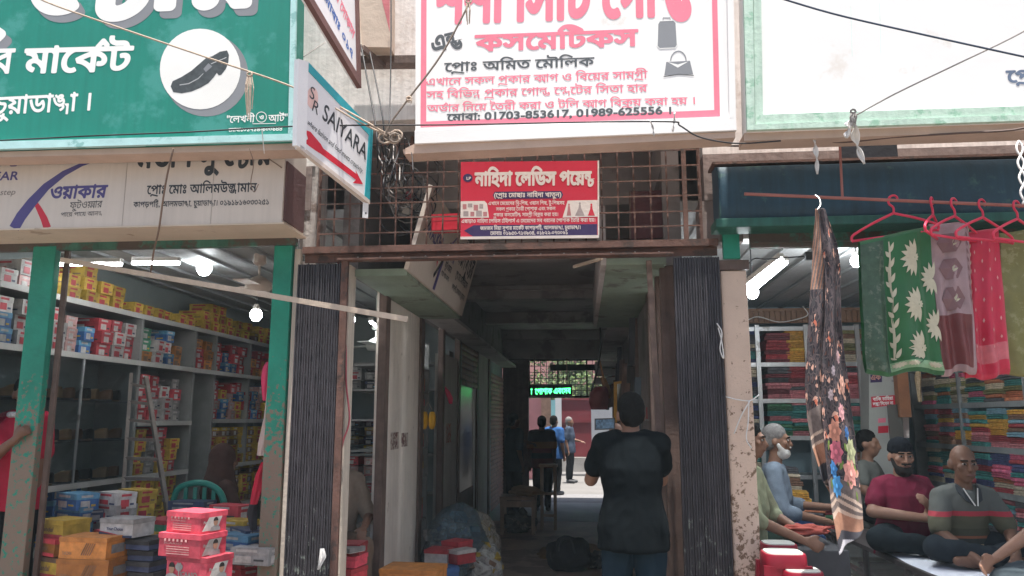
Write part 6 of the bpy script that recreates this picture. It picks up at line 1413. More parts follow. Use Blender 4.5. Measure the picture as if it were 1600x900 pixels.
# ------------------------------------------------------------------ people
def cap(mb, p, q, r0, r1, seg=12, e=None, right=None, mi=0):
    """closed tapered capsule; e flattens it across 'right'"""
    p = Vector(p); q = Vector(q); d = q-p; L = d.length
    d = d.normalized() if L > 1e-6 else Vector((0,0,1)); a = (Vector(right) if right else d.orthogonal()); a = (a-d*a.dot(d)).normalized(); b = d.cross(a)
    rings = []
    for t in (-80,-55,-28,0): rings.append((p+d*(r0*math.sin(R(t))), r0*math.cos(R(t))))
    for f in (.33,.66): rings.append((p+d*L*f, r0+(r1-r0)*f))
    for t in (0,28,55,80): rings.append((q+d*(r1*math.sin(R(t))), r1*math.cos(R(t))))
    vs = []; ea = e or 1
    for c, r in rings:
        for k in range(seg): t = 2*math.pi*k/seg; vs.append(c+a*(r*math.cos(t))+b*(r*ea*math.sin(t)))
    n = len(rings); fs = [(i*seg+k, i*seg+(k+1)%seg, (i+1)*seg+(k+1)%seg, (i+1)*seg+k) for i in range(n-1) for k in range(seg)]
    fs += [tuple(range(seg))[::-1], tuple((n-1)*seg+k for k in range(seg))]; mb.add(vs, fs, mi)
def ell(mb, c, r, M=None, seg=14):
    vs = []; c = Vector(c); M = M or Matrix.Identity(3)
    lat = [-84,-60,-35,-12,12,35,60,84]
    for t in lat:
        for k in range(seg): a = 2*math.pi*k/seg; vs.append(c+M @ Vector((r[0]*math.cos(R(t))*math.cos(a), r[1]*math.cos(R(t))*math.sin(a), r[2]*math.sin(R(t)))))
    n = len(lat); fs = [(i*seg+k, i*seg+(k+1)%seg, (i+1)*seg+(k+1)%seg, (i+1)*seg+k) for i in range(n-1) for k in range(seg)]+[tuple(range(seg))[::-1], tuple((n-1)*seg+k for k in range(seg))]
    mb.add(vs, fs)
def loft(mb, rings, seg=18):
    """closed tube of elliptic rings (centre, rx, ry, right)"""
    vs = []; n = len(rings)
    for i,(c,rx,ry,rt) in enumerate(rings):
        d = (Vector(rings[min(i+1,n-1)][0])-Vector(rings[max(i-1,0)][0])).normalized(); a = Vector(rt); a = (a-d*a.dot(d)).normalized(); b = d.cross(a)
        for k in range(seg): t = 2*math.pi*k/seg; vs.append(Vector(c)+a*(rx*math.cos(t))+b*(ry*math.sin(t)))
    fs = [(i*seg+k, i*seg+(k+1)%seg, (i+1)*seg+(k+1)%seg, (i+1)*seg+k) for i in range(n-1) for k in range(seg)]+[tuple(range(seg))[::-1], tuple((n-1)*seg+k for k in range(seg))]
    mb.add(vs, fs)
def fuse(mb, name, mats, parent, voxel, it=4, crease=0, cf=9, seed=0, colour=None):
    """one continuous skin over the collected shapes, relaxed, with optional cloth creases"""
    me = mb.mesh(name+'_raw', mats); o = bpy.data.objects.new(name+'_raw', me); COL.objects.link(o)
    r = o.modifiers.new('r','REMESH'); r.mode = 'VOXEL'; r.voxel_size = voxel; r.use_smooth_shade = True
    s = o.modifiers.new('s','SMOOTH'); s.factor = .5; s.iterations = it
    dg = bpy.context.evaluated_depsgraph_get(); out = bpy.data.meshes.new_from_object(o.evaluated_get(dg), depsgraph=dg)
    bpy.data.objects.remove(o); bpy.data.meshes.remove(me); out.name = name
    if crease:
        nr = [v.normal.copy() for v in out.vertices]
        for v, nn in zip(out.vertices, nr):
            p = v.co; k = noise.noise(Vector((p.x*cf,p.y*cf,p.z*cf*.6+seed)))+.6*(1-2*abs(noise.noise(Vector((p.x*cf*1.6+seed,p.y*cf*1.6,p.z*cf*1.1))))); v.co = p+nn*crease*k
    out.polygons.foreach_set('use_smooth',[True]*len(out.polygons))
    return mesh_obj(name, out, parent)
def person(label, loc, rz, J, skin, shirt, trousers, hair='short', voxel=.011, face=True, sleeve=.62, headrot=(0,0,0), girth=1.0, hands=True, hm=None, beard=None, shoes=None, extra=None, long_shirt=0, seed=0, grip=(.5,.5)):
    """J: local joints, the figure facing -Y. Keys: pel, chest, neck, head, shL shR elL elR wrL wrR, hpL hpR knL knR anL anR (L = +x)"""
    t = thing('person', label, 'person', loc, rz=rz); V = {k: Vector(v) for k,v in J.items()}
    SK = skin; rt = (V['shL']-V['shR']).normalized(); g = girth
    Rh = Matrix.Rotation(headrot[2],3,'Z') @ Matrix.Rotation(headrot[0],3,'X') @ Matrix.Rotation(headrot[1],3,'Y'); hc = V['head']
    h = lambda x,y,z: hc+Rh @ Vector((x,y,z))
    b = MB()
    # trunk
    pel, ch, nk = V['pel'], V['chest'], V['neck']; mid = pel.lerp(ch,.5); fwd = Vector((rt.y,-rt.x,0))
    def trunk(mb, e, lo=-.1):
        d = (ch-pel).normalized()
        loft(mb, [(pel+d*lo,.12*g+e if e == 0 else .186*g+e,.09*g+e if e == 0 else .135*g+e,rt),(pel,.155*g+e if e == 0 else .182*g+e,.115*g+e if e == 0 else .13*g+e,rt),(mid+fwd*.02*(g-1)*6,.150*g+e,.115*g*g+e,rt),(ch,.168*g+e,.12*g+e,rt),(ch.lerp(nk,.55),.165+e,.095+e,rt),(ch.lerp(nk,.85),.115+e,.075+e,rt),(nk,.06+e,.06+e,rt)])
        for s in ('L','R'): cap(mb, V['sh'+s].lerp(nk,.45)-Vector((0,0,.015)), V['sh'+s], .056+e, .052+e)
    trunk(b, 0); cap(b, nk-Vector((0,0,.04)), h(0,.01,-.05), .055, .05)
    ell(b, h(0,.012,.025), (.074,.092,.098), Rh); ell(b, h(0,-.022,-.045), (.058,.066,.072), Rh); ell(b, h(0,-.045,-.09), (.032,.03,.025), Rh)
    cap(b, h(0,-.088,.012), h(0,-.103,-.028), .010, .016); ell(b, h(0,-.075,.03), (.055,.018,.012), Rh); ell(b, h(0,-.083,-.062), (.024,.012,.010), Rh)
    for s in (-1,1): ell(b, h(s*.078,.012,-.008), (.012,.022,.032), Rh); ell(b, h(s*.042,-.062,-.015), (.026,.02,.022), Rh)
    fing = []
    for s in ('L','R'):
        cap(b, V['sh'+s], V['el'+s], .050*g**.5, .040*g**.5); cap(b, V['el'+s], V['wr'+s], .042*g**.5, .027)
        if 'hp'+s in V:
            cap(b, V['hp'+s], V['kn'+s], .085*g, .056*g); cap(b, V['kn'+s], V['an'+s], .056*g, .036)
            d = V.get('to'+s); 
            if d is not None: cap(b, V['an'+s]-Vector((0,0,.03)), d, .036, .03)
        if hands:
            w = V['wr'+s]; d = V.get('hd'+s); d = ((d-w) if d is not None else (w-V['el'+s])).normalized()
            sd = V.get('th'+s); side = (Vector(sd) if sd is not None else Vector((-1 if s == 'L' else 1,0,0))); side = (side-d*side.dot(d)); side = side.normalized() if side.length > .05 else d.orthogonal().normalized()
            nm = d.cross(side)*(1 if s == 'L' else -1); gp = grip[0 if s == 'L' else 1]
            pc = w+d*.05; cap(b, w, w+d*.085, .026, .034, e=.55, right=side)
            for k,(o,L) in enumerate(((.030,.075),(.010,.085),(-.011,.078),(-.031,.06))):
                r0 = w+d*.088+side*o; k1 = r0+(d*math.cos(gp*.9)+nm*math.sin(gp*.9))*L*.5; k2 = k1+(d*math.cos(gp*2.2)+nm*math.sin(gp*2.2))*L*.5
                cap(b, r0-d*.02, k1, .0105, .0095, 8); cap(b, k1, k2, .0095, .008, 8)
            tb = w+d*.03+side*.03; k1 = tb+(d*.7+side*.6+nm*.25).normalized()*.04; k2 = k1+(d*.9+side*.2+nm*.35).normalized()*.032
            cap(b, tb, k1, .014, .011, 8); cap(b, k1, k2, .011, .009, 8)
    fuse(b, 'body', SK, t, voxel, 3)
    # shirt
    e = .014; b = MB(); trunk(b, e, -.14-long_shirt)
    for s in ('L','R'):
        q = V['sh'+s].lerp(V['el'+s], min(sleeve,1)); cap(b, V['sh'+s], q, .056*g**.5+e*.6, .052*g**.5+e)
        if sleeve > 1: cap(b, q, V['el'+s].lerp(V['wr'+s],sleeve-1), .052*g**.5+e*.5, .040+e)
    fuse(b, 'shirt', shirt, t, voxel, 5, .008, 10, seed)
    # trousers
    if 'hpL' in V:
        b = MB(); d = (ch-pel).normalized(); loft(b, [(pel-d*.12,.13*g,.10*g,rt),(pel,.158*g+.004,.118*g+.004,rt),(pel+d*.06,.150*g,.112*g,rt)])
        for s in ('L','R'):
            cap(b, V['hp'+s], V['kn'+s], .098*g, .072*g); cap(b, V['kn'+s], V['kn'+s].lerp(V['an'+s],.93), .072*g, .056)
        fuse(b, 'trousers', trousers, t, voxel*1.15, 5, .011, 8, seed+5)
        if shoes:
            for s in ('L','R'):
                if V.get('to'+s) is not None: bb = MB(); cap(bb, V['an'+s]-Vector((0,0,.035)), V['to'+s], .046, .042); fuse(bb, 'shoe', shoes, t, .014, 2)
    # hair, beard, eyes
    HM = hm or mat('black_hair',(.010,.010,.010),.9,.3,60,.5,spec=.05)
    b = MB()
    if hair == 'short': ell(b, h(0,.022,.05), (.083,.094,.090), Rh); ell(b, h(0,.05,.0), (.078,.066,.075), Rh)
    elif hair == 'cap': ell(b, h(0,.012,.062), (.084,.100,.078), Rh); ell(b, h(0,.012,.045), (.087,.103,.030), Rh)
    elif hair == 'veil': ell(b, h(0,.02,.02), (.098,.108,.125), Rh); cap(b, h(0,.03,-.05), nk-Vector((0,0,.08)), .10, .15)
    elif hair == 'fringe': ell(b, h(0,.045,-.005), (.080,.062,.055), Rh)
    if b.v: fuse(b, 'hair' if hair in ('short','fringe') else 'cap' if hair == 'cap' else 'veil', HM, t, voxel*.9, 3, .003, 40, seed)
    if beard:
        b = MB(); ell(b, h(0,-.034,-.090), (.060,.060,.050), Rh); cap(b, h(-.066,-.005,-.02), h(-.045,-.04,-.075), .014, .022); cap(b, h(.066,-.005,-.02), h(.045,-.04,-.075), .014, .022); cap(b, h(-.03,-.095,-.045), h(.03,-.095,-.045), .008, .008)
        fuse(b, 'beard', beard, t, voxel*.8, 2, .003, 40, seed)
    if face:
        for s in (-1,1):
            bb = MB(); ell(bb, h(s*.030,-.080,.008), (.015,.010,.0075), Rh, 10); eye = bb.build('eye', mat('eye_white',(.34,.29,.26),.3,0,1,0), None); eye.parent = t
            bb = MB(); ell(bb, h(s*.030,-.0875,.008), (.0075,.005,.007), Rh, 8); bb.build('pupil', mat('eye_dark',(.01,.008,.008),.2,0,1,0), None).parent = eye
            bb = MB(); cap(bb, h(s*.014,-.092,.030), h(s*.048,-.080,.030), .0055, .004, 8); bb.build('eyebrow', mat('black_hair'), None).parent = t
        bb = MB(); cap(bb, h(-.020,-.092,-.062), h(.020,-.092,-.062), .0045, .0045, 8); bb.build('lips', mat('lips_brown',(.16,.07,.06),.5,.1), None).parent = t
    if extra: extra(t, V, h)
    return t
def skin_m(n, c): return mat('skin_'+n, c, .55, .10, 12, .12, spec=.35)
SK1, SK2, SK3 = skin_m('brown',(.22,.115,.075)), skin_m('deep_brown',(.155,.078,.05)), skin_m('tan',(.29,.16,.11))
def fab(n, c, **k): return mat('fabric_'+n, c, 1, .14, 9, .25, fine=160, spec=.06, **k)
def stand(h, armL=None, armR=None, lean=0):
    k = h/1.70; J = {'pel':(0,0,.93),'chest':(0,lean*.4,1.25),'neck':(0,lean,1.46),'head':(0,lean-.01,1.59),'shL':(.185,lean*.8,1.405),'shR':(-.185,lean*.8,1.405),'elL':(.23,.04,1.12),'elR':(-.23,.04,1.12),'wrL':(.235,-.03,.87),'wrR':(-.235,-.03,.87),
        'hpL':(.09,0,.90),'hpR':(-.09,0,.90),'knL':(.10,-.01,.49),'knR':(-.10,-.01,.49),'anL':(.10,.03,.09),'anR':(-.10,.03,.09),'toL':(.12,-.14,.035),'toR':(-.12,-.14,.035)}
    if armL: J['elL'], J['wrL'] = armL
    if armR: J['elR'], J['wrR'] = armR
    return {a: tuple(x*k for x in v) for a,v in J.items()}
# man photographing, seen from behind
BLACKT = fab('black_jersey',(.0045,.0065,.008)); NAVYT = fab('dark_blue_denim',(.010,.021,.032))
P_ = at(986,700,4.72)
J = stand(1.72, ((.255,-.13,1.17),(.15,-.36,1.40)), ((-.165,-.20,1.17),(.0,-.37,1.40))); J['shL'] = (.168,0,1.405); J['shR'] = (-.168,0,1.405); J['head'] = (0,-.02,1.575); J['neck'] = (0,0,1.475)
J.update({'hdL':(.10,-.40,1.56),'hdR':(.02,-.42,1.54),'thL':(-.6,-.2,.6),'thR':(.6,-.2,.6)})
PH = person('man in black t-shirt and dark jeans seen from behind, holding up a phone', (P_.x,4.72,0), math.pi-.12, J, SK1, BLACKT, NAVYT, 'short', .010, headrot=(0,0,.25), girth=1.05, shoes=BLK, seed=1, grip=(.8,.8))
P4 = plane_y(4.36)
t = thing('mobile_phone', 'mobile phone with lit screen held by the man in black', 'phone', at(945,663,4.36))
MB().prism([atp(x,y,*P4) for x,y in ((929,654),(961,653),(961,671),(929,672))], NF, .009).build('case', mat('phone_black',(.01,.01,.012),.3), t)
flat(t, 'screen', [(931,656),(959,655),(959,669),(931,670)], mat('phone_screen',(.03,.05,.075),.2,.8,60,0,emit=(.05,.10,.16),estr=.10), P4, .001, .0006)
# seated men on the platform
def sit(top, neck_h=.60, lean=0, kn=(.30,-.22), z0=0):
    return {'pel':(0,.02,.10+z0),'chest':(0,.0+lean*.5,.37+z0),'neck':(0,lean,neck_h+z0),'head':(0,lean-.03,top+z0),'shL':(.152,lean,neck_h-.06+z0),'shR':(-.152,lean,neck_h-.06+z0),'elL':(.25,lean-.05,.30+z0),'elR':(-.25,lean-.05,.30+z0),'wrL':(.12,-.28,.12+z0),'wrR':(-.12,-.28,.12+z0),
        'hpL':(.10,.0,.09+z0),'hpR':(-.10,0,.09+z0),'knL':(kn[0],kn[1],.11+z0),'knR':(-kn[0],kn[1],.11+z0),'anL':(-.08,-.30,.06+z0),'anR':(.08,-.32,.06+z0),'toL':(-.22,-.32,.05+z0),'toR':(.22,-.34,.05+z0)}
MAROON = fab('maroon_jersey',(.165,.022,.045))
P_ = at(1414,800,5.9); J = sit(.645,.50,.02)
J.update({'elR':(-.27,-.08,.27),'wrR':(.06,-.27,.24),'elL':(.25,-.06,.22),'wrL':(.04,-.24,.29),'hdR':(.14,-.29,.27),'hdL':(.0,-.30,.36),'thL':(0,0,1),'thR':(0,0,1)})
J.pop('toL'); J.pop('toR')
person('bearded man in maroon t-shirt and black cap sitting with folded arms', (P_.x,5.9,.64), .10, J, SK3, MAROON, fab('charcoal_trousers',(.018,.024,.028)), 'cap', .009, headrot=(.05,0,-.12), girth=1.12, hm=fab('black_knit',(.012,.014,.018)), beard=mat('black_beard',(.014,.012,.011),.8,.3,80,.5), seed=2, sleeve=.6)
def polo():
    m = bpy.data.materials.new('striped_polo'); m.use_nodes = True; N = m.node_tree.nodes; L = m.node_tree.links; b = N['Principled BSDF']; b.inputs['Roughness'].default_value = .9
    g = N.new('ShaderNodeTexCoord'); s = N.new('ShaderNodeSeparateXYZ'); L.new(g.outputs['Object'], s.inputs[0]); mr = N.new('ShaderNodeMapRange'); L.new(s.outputs[2], mr.inputs[0]); mr.inputs[1].default_value = 0; mr.inputs[2].default_value = .51
    r = N.new('ShaderNodeValToRGB'); r.color_ramp.interpolation = 'CONSTANT'; st = [(0,(.03,.035,.04)),(.10,(.30,.20,.10)),(.125,(.05,.05,.04)),(.19,(.36,.25,.14)),(.23,(.04,.045,.04)),(.30,(.30,.10,.05)),(.33,(.07,.065,.04)),(.42,(.10,.095,.06)),(.55,(.10,.09,.05)),(.575,(.42,.04,.06)),(.64,(.10,.105,.095))]
    while len(r.color_ramp.elements) < len(st): r.color_ramp.elements.new(.5)
    for e_,(p,c) in zip(r.color_ramp.elements, st): e_.position = p; e_.color = (*c,1)
    L.new(mr.outputs[0], r.inputs[0]); L.new(r.outputs[0], b.inputs['Base Color']); MATS['striped_polo'] = m; return m
P_ = at(1506,860,5.5); J = sit(.62,.47,-.06)
J.update({'elL':(.225,-.14,.21),'wrL':(.12,-.36,.09),'elR':(-.225,-.14,.20),'wrR':(-.10,-.36,.05),'hdL':(.10,-.42,.02),'hdR':(-.08,-.41,-.01)})
def collar(t,V,h):
    b = MB(); nk = V['neck']
    for s in (-1,1): b.prism([nk+Vector((s*.065,-.035,.03)),nk+Vector((s*.05,-.075,.005)),nk+Vector((s*.012,-.125,-.10)),nk+Vector((s*.055,-.115,-.07)),nk+Vector((s*.082,-.06,-.01))],(0,-1,.3),.008)
    b.build('collar', fab('grey_collar',(.05,.055,.06)), None).parent = t
    bb = MB()
    for s in (-1,1): bb.tube([nk+Vector((s*.046,-.085,.0)),nk+Vector((s*.008,-.138,-.105))],.004,6)
    bb.build('collar_edge', mat('collar_white',(.6,.58,.55),.8), None).parent = t
person('bald man in striped polo shirt sitting cross-legged on the platform', (P_.x,5.5,.64), .08, J, SK2, polo(), fab('dark_trousers',(.02,.026,.032)), 'fringe', .009, headrot=(.06,0,-.10), girth=.98, hm=mat('grey_stubble',(.09,.07,.06),.9,.2,60,.3), seed=3, sleeve=.85, extra=collar)
# elder with white beard, and the man in pale green beside the pillar
P_ = at(1207,780,6.3); J = sit(.80,.63,-.03); J.update({'wrL':(.16,-.42,.30),'wrR':(-.10,-.40,.22)})
person('elderly man with white beard in pale blue shirt on the bench', (P_.x,6.3,.58), 1.25, J, SK1, fab('pale_blue_cotton',(.16,.195,.24)), fab('blue_lungi',(.03,.06,.14)), 'short', .011, girth=1.0, hm=mat('grey_hair',(.16,.15,.145),.9,.25,60,.4), beard=mat('white_beard',(.62,.60,.57),.9,.15,60,.4), seed=4, sleeve=1.3)
P_ = at(1168,800,5.6); J = sit(.82,.64,-.02); J.update({'elR':(-.27,-.10,.33),'wrR':(-.16,-.38,.20),'elL':(.25,-.1,.32),'wrL':(.14,-.34,.2),'thR':(0,0,1)})
person('man in pale green shirt mostly hidden by the peeling pillar', (P_.x,5.6,.58), 1.15, J, SK1, fab('pale_green_cotton',(.26,.275,.18)), fab('dark_green_lungi',(.03,.05,.04)), 'short', .011, seed=6, sleeve=1.15)
# partly seen figures of the cloth shop
P_ = at(1357,760,7.6); J = sit(.70,.54)
person('person with dark hair in pale shirt behind the maroon-shirted man', (P_.x,7.6,.62), .9, J, SK1, fab('cream_cotton',(.12,.125,.115)), fab('dark_trousers',(0,0,0)), 'short', .014, face=False, seed=7)
P_ = at(1730,860,4.9); J = sit(.78,.62,-.05,(.34,-.30))
def loc_r(w): return tuple(Matrix.Rotation(-.15,3,'Z') @ (w-Vector((P_.x,4.95,.64))))
J.update({'elR':loc_r(at(1612,832,4.85)),'wrR':loc_r(at(1556,872,4.75)),'hdR':loc_r(at(1530,889,4.72)),'thR':(0,0,1),'elL':(.2,-.2,.3),'knR':loc_r(at(1568,908,4.72))})
person('person in dark clothes at the lower right edge, forearm on the platform', (P_.x,4.95,.64), .15, J, SK1, fab('grey_blue_cotton',(.06,.075,.085)), fab('slate_trousers',(.05,.065,.075)), 'short', .012, seed=8, sleeve=.5)
# man in red holding the green post
P_ = at(34,700,5.33); J = stand(1.72, ((.20,.02,1.14),(.17,-.02,.88)))
def loc_of(w): return tuple(Matrix.Rotation(.25,3,'Z') @ (w-Vector((P_.x,5.33,.12))))
J.update({'elR':loc_of(at(-8,712,5.08)),'wrR':loc_of(at(22,688,4.93)),'hdR':loc_of(at(40,668,4.915)),'thR':(0,0,1)})
def redcollar(t,V,h):
    nk = V['neck']; MB().tube([nk+Vector((.09*math.cos(a),.085*math.sin(a)-.01,-.015)) for a in [i*math.pi/8 for i in range(17)]],.022,8).build('collar', mat('patterned_collar',(.5,.48,.48),.8,.5,60,.1), None).parent = t
person('man in red polo shirt holding the left green post', (P_.x,5.33,.12), -.25, J, SK2, fab('red_jersey',(.38,.018,.045)), fab('black_trousers',(.015,.016,.018)), 'short', .011, girth=1.08, headrot=(0,0,.9), seed=9, sleeve=.8, extra=redcollar, grip=(.4,1.0))
# seated figures of the shoe shop
P_ = at(524,800,6.15); J = sit(.80,.63,-.05); J.update({'knL':(.12,-.42,.12),'knR':(-.16,-.42,.12),'anL':(.12,-.45,-.3),'anR':(-.16,-.45,-.3),'wrL':(.14,-.34,.24),'wrR':(-.15,-.36,.24)})
for k in ('toL','toR'): J.pop(k)
person('seated man in beige shirt half hidden by the passage jamb', (P_.x,6.15,.50), .55, J, SK2, fab('beige_cotton',(.26,.20,.155)), fab('brown_trousers',(.14,.10,.075)), 'short', .012, seed=10, sleeve=.95, hm=mat('grey_green_hair',(.11,.12,.11),.9,.3,60,.4))
P_ = at(340,800,6.1); J = sit(.70,.54)
for k in ('toL','toR'): J.pop(k)
J.update({'knL':(.12,-.42,.12),'knR':(-.12,-.42,.12),'anL':(.12,-.45,-.3),'anR':(-.12,-.45,-.3)})
BRV = fab('brown_veil',(.06,.032,.026))
person('person in brown headscarf sitting in the green chair', (P_.x,6.1,.52), 2.4, J, SK1, BRV, BRV, 'veil', .013, face=False, hm=BRV, seed=11, sleeve=1.6)
# people deep in the passage
def far(label, x, y, Y, h, rz, shirt, tr, armL=None, armR=None, hm=None, skin=SK2): 
    p = at(x,y,Y); return person(label, (p.x,Y,0), rz, stand(h,armL,armR), skin, shirt, tr, 'short', .018, face=False, seed=int(x), sleeve=.8, shoes=BLK, hm=hm)
far('man in dark shirt and trousers standing in the far courtyard', 890, 700, 19.6, 1.58, 1.3, fab('blue_grey_check',(.05,.065,.095)), fab('black_trousers',(0,0,0)), ((.2,-.05,1.12),(.12,-.28,1.08)), None, mat('grey_hair'))
far('man in blue shirt beside the brown pillar, far in the passage', 866, 700, 16.5, 1.60, 2.6, fab('blue_cotton',(.035,.10,.26)), fab('black_trousers',(0,0,0)))
def band():
    m = mat('fabric_banded',(.03,.03,.035),.9,.1,9,.2); N = m.node_tree.nodes; L = m.node_tree.links; b = N['Principled BSDF']; g = N.new('ShaderNodeTexCoord'); s = N.new('ShaderNodeSeparateXYZ'); L.new(g.outputs['Object'], s.inputs[0])
    r = N.new('ShaderNodeValToRGB'); r.color_ramp.interpolation = 'CONSTANT'; mr = N.new('ShaderNodeMapRange'); L.new(s.outputs[2], mr.inputs[0]); mr.inputs[1].default_value = .8; mr.inputs[2].default_value = 1.5
    st = [(0,(.12,.02,.02)),(.12,(.02,.02,.025)),(.25,(.20,.035,.03)),(.36,(.33,.13,.04)),(.52,(.02,.02,.025))]
    while len(r.color_ramp.elements) < len(st): r.color_ramp.elements.new(.5)
    for e_,(p,c) in zip(r.color_ramp.elements, st): e_.position = p; e_.color = (*c,1)
    L.new(mr.outputs[0], r.inputs[0]); L.new(r.outputs[0], b.inputs['Base Color']); return m
far('man in black shirt with orange and red bands behind the tall stool', 847, 720, 13.6, 1.58, math.pi, band(), fab('black_trousers',(0,0,0)))
far('man in dark clothes reaching out his arm by the shutter', 803, 700, 12.4, 1.62, 2.2, fab('dark_slate',(.025,.045,.055)), fab('black_trousers',(0,0,0)), ((.3,-.25,1.28),(.32,-.52,1.22)))
# ------------------------------------------------------------------ ropes, cables, rags, the pale lath
o = MB().bar(at(96,406,4.93), at(637,499,4.6), .022, .034).build('wooden_lath', BAMBOO, None, loc=at(96,406,4.93)); setp(o, 'long pale wooden lath slanting across the shoe shop front and left gate', 'lath')
def px(pts, r, label, m=None, cat='cable', name='cable', sm=5): return wire(label, [at(x,y,Y) for x,y,Y in pts], r, m, sm, cat, name)
px([(40,-20,4.1),(70,2,4.1),(200,48,4.1),(330,92,4.1),(470,141,4.12),(560,190,4.2),(605,212,4.25)], .0055, 'tan rope slanting down across the green sign', ROPE, 'rope', 'rope')
px([(748,-22,4.2),(735,2,4.2),(690,85,4.2),(640,152,4.22),(612,190,4.24),(600,214,4.25)], .006, 'brown rope from the white sign down to the cable bundle', mat('dark_rope',(.22,.18,.15),.95,.2,30,.4), 'rope', 'rope')
px([(-30,221,4.2),(150,212,4.2),(300,206,4.2),(470,197,4.2),(700,195,4.22),(900,191,4.22),(1045,190,4.22),(1062,196,4.25),(1090,213,4.3),(1130,222,4.35),(1165,224,4.4),(1220,220,4.4)], .0045, 'thin black cable running level below the big signs', None)
px([(1196,-10,4.1),(1300,21,4.1),(1420,49,4.1),(1560,80,4.1),(1680,106,4.1)], .0055, 'dark blue cable crossing the right white sign', mat('blue_black_cable',(.03,.045,.08),.6))
px([(1700,-12,4.1),(1600,49,4.1),(1500,98,4.12),(1400,146,4.15),(1332,183,4.2)], .004, 'grey rope rising to the right from a knot on the white sign', mat('grey_rope',(.25,.23,.22),.95,.2,30,.3), 'rope', 'rope')
px([(611,-20,4.7),(611,60,4.6),(610,140,4.5),(608,200,4.35)], .005, 'vertical black cable left of the white sign')
px([(564,70,4.7),(575,130,4.55),(586,190,4.4),(590,230,4.35),(590,262,4.6)], .006, 'black cable dropping from the beige box sign, left one')
px([(577,78,4.75),(588,130,4.55),(598,185,4.4),(604,240,4.45),(618,268,4.7)], .005, 'black cable dropping from the beige box sign, right one')
px([(500,150,4.2),(540,172,4.2),(575,192,4.2),(600,207,4.24)], .006, 'rope stub tied behind the projecting arrow sign', ROPE, 'rope', 'rope')
px([(465,95,4.6),(490,78,4.7),(508,66,4.9)], .003, 'thin wire stay of the projecting sign', MATS['grey_rope'], 'wire', 'wire')
px([(1640,170,4.35),(1600,200,4.35),(1500,208,4.4),(1400,214,4.45),(1320,222,4.5),(1270,219,4.5),(1225,223,4.5),(1160,228,4.6),(1100,226,4.7)], .006, 'brown cable sagging under the right white sign', mat('brown_cable',(.10,.065,.055),.6))
px([(271,232,4.36),(262,270,4.42),(255,310,4.5),(248,360,4.6),(240,395,4.75),(235,430,4.9)], .006, 'long thin stick of cord hanging in front of the cream sign', mat('brown_cord',(.20,.14,.11),.9), 'cord', 'cord')
px([(390,232,4.36),(396,256,4.4),(392,285,4.45),(397,300,4.45),(404,288,4.46)], .003, 'thin cord loop dangling below the green sign', mat('brown_cord'), 'cord', 'cord')
px([(409,200,4.3),(411,220,4.33),(413,240,4.36)], .003, 'short tie wire at the corner of the green sign', RAG, 'wire', 'wire')
px([(420,248,4.5),(440,262,4.6),(463,282,4.8)], .004, 'twisted wire beside the cream sign end', mat('brown_cord'), 'wire', 'wire')
px([(528,395,5.02),(532,480,5.02),(540,540,5.03),(541,600,5.03),(546,655,5.03),(536,690,5.03),(530,720,5.03)], .007, 'pink flex hanging down the passage jamb', mat('pink_flex',(.42,.09,.11),.5))
px([(1120,505,4.94),(1128,520,4.93),(1125,545,4.93),(1131,560,4.93),(1127,530,4.93),(1122,512,4.94)], .004, 'looped wire on the right gate edge', RAG, 'wire', 'wire')
px([(1131,619,4.98),(1150,624,4.95),(1172,626,4.97),(1186,617,5.0)], .004, 'pale string tied round the peeling pillar', RAG, 'string', 'string')
px([(1172,626,4.96),(1158,650,4.95),(1147,678,4.95)], .004, 'loose end of pale string on the pillar, left one', RAG, 'string', 'string')
px([(1170,627,4.96),(1169,660,4.95),(1166,685,4.95),(1174,700,4.95)], .004, 'loose end of pale string on the pillar, right one', RAG, 'string', 'string')
for k,(a,b) in enumerate((((1592,220,4.3),(1601,318,4.2)),)):
    for s in (0,1):
        pts = [(a[0]+(b[0]-a[0])*i/12+5*math.sin(i*1.1+s*math.pi), a[1]+(b[1]-a[1])*i/12, a[2]+(b[2]-a[2])*i/12) for i in range(13)]
        px(pts, .006, 'white twisted string hanging at the right edge, '+('front' if s else 'back')+' strand', RAG, 'string', 'string')
# bundle of cable knots under the white sign
t = thing('cable_bundle', 'knotted bundle of cables and ropes at the left end of the white sign', 'cables', at(608,215,4.3)); rng = random.Random(77)
for k in range(11):
    x0, y0 = rng.uniform(590,628), rng.uniform(200,222); pts = [at(x0+rng.uniform(-6,6),y0,4.28+.1*rng.random())]
    for i in range(5): x0 += rng.uniform(-10,10); y0 += rng.uniform(4,26); pts.append(at(x0,y0,4.3+.3*rng.random()))
    MB().tube(smoothpath(pts,5), rng.choice([.003,.004,.005]), 6).build('strand', CABLE if k % 3 else mat('grey_cable',(.25,.23,.22),.6), t, smooth=True)
for k in range(6):
    cx, cy, rr = rng.uniform(600,620), rng.uniform(206,218), rng.uniform(6,13); MB().tube([at(cx+rr*math.cos(i*.7+k),cy+rr*.8*math.sin(i*.7+k),4.24+.01*k) for i in range(10)],.006,6).build('knot', ROPE if k % 2 else MATS['dark_rope'], t, smooth=True)
def tassel(label, x, y0, y1, Y, w, m, n=9):
    t = thing('rope_tassel', label, 'rope end', at(x,y0,Y)); r_ = random.Random(int(x))
    lump_pts = [at(x+4*math.cos(i*.9),y0+3*math.sin(i*.9),Y) for i in range(14)]; MB().tube(lump_pts,.006,6).build('knot', m, t, smooth=True)
    for k in range(n):
        a = r_.uniform(-w,w); L = r_.uniform(.5,1); MB().tube([at(x+a*.5,y0+1,Y),at(x+a,y0+(y1-y0)*.4*L,Y-.01),at(x+a*.6,y0+(y1-y0)*L,Y)],.003,5).build('strand', m, t)
tassel('frayed pale rope end knotted on the rope across the green sign', 390, 116, 188, 4.09, 7, ROPE, 12)
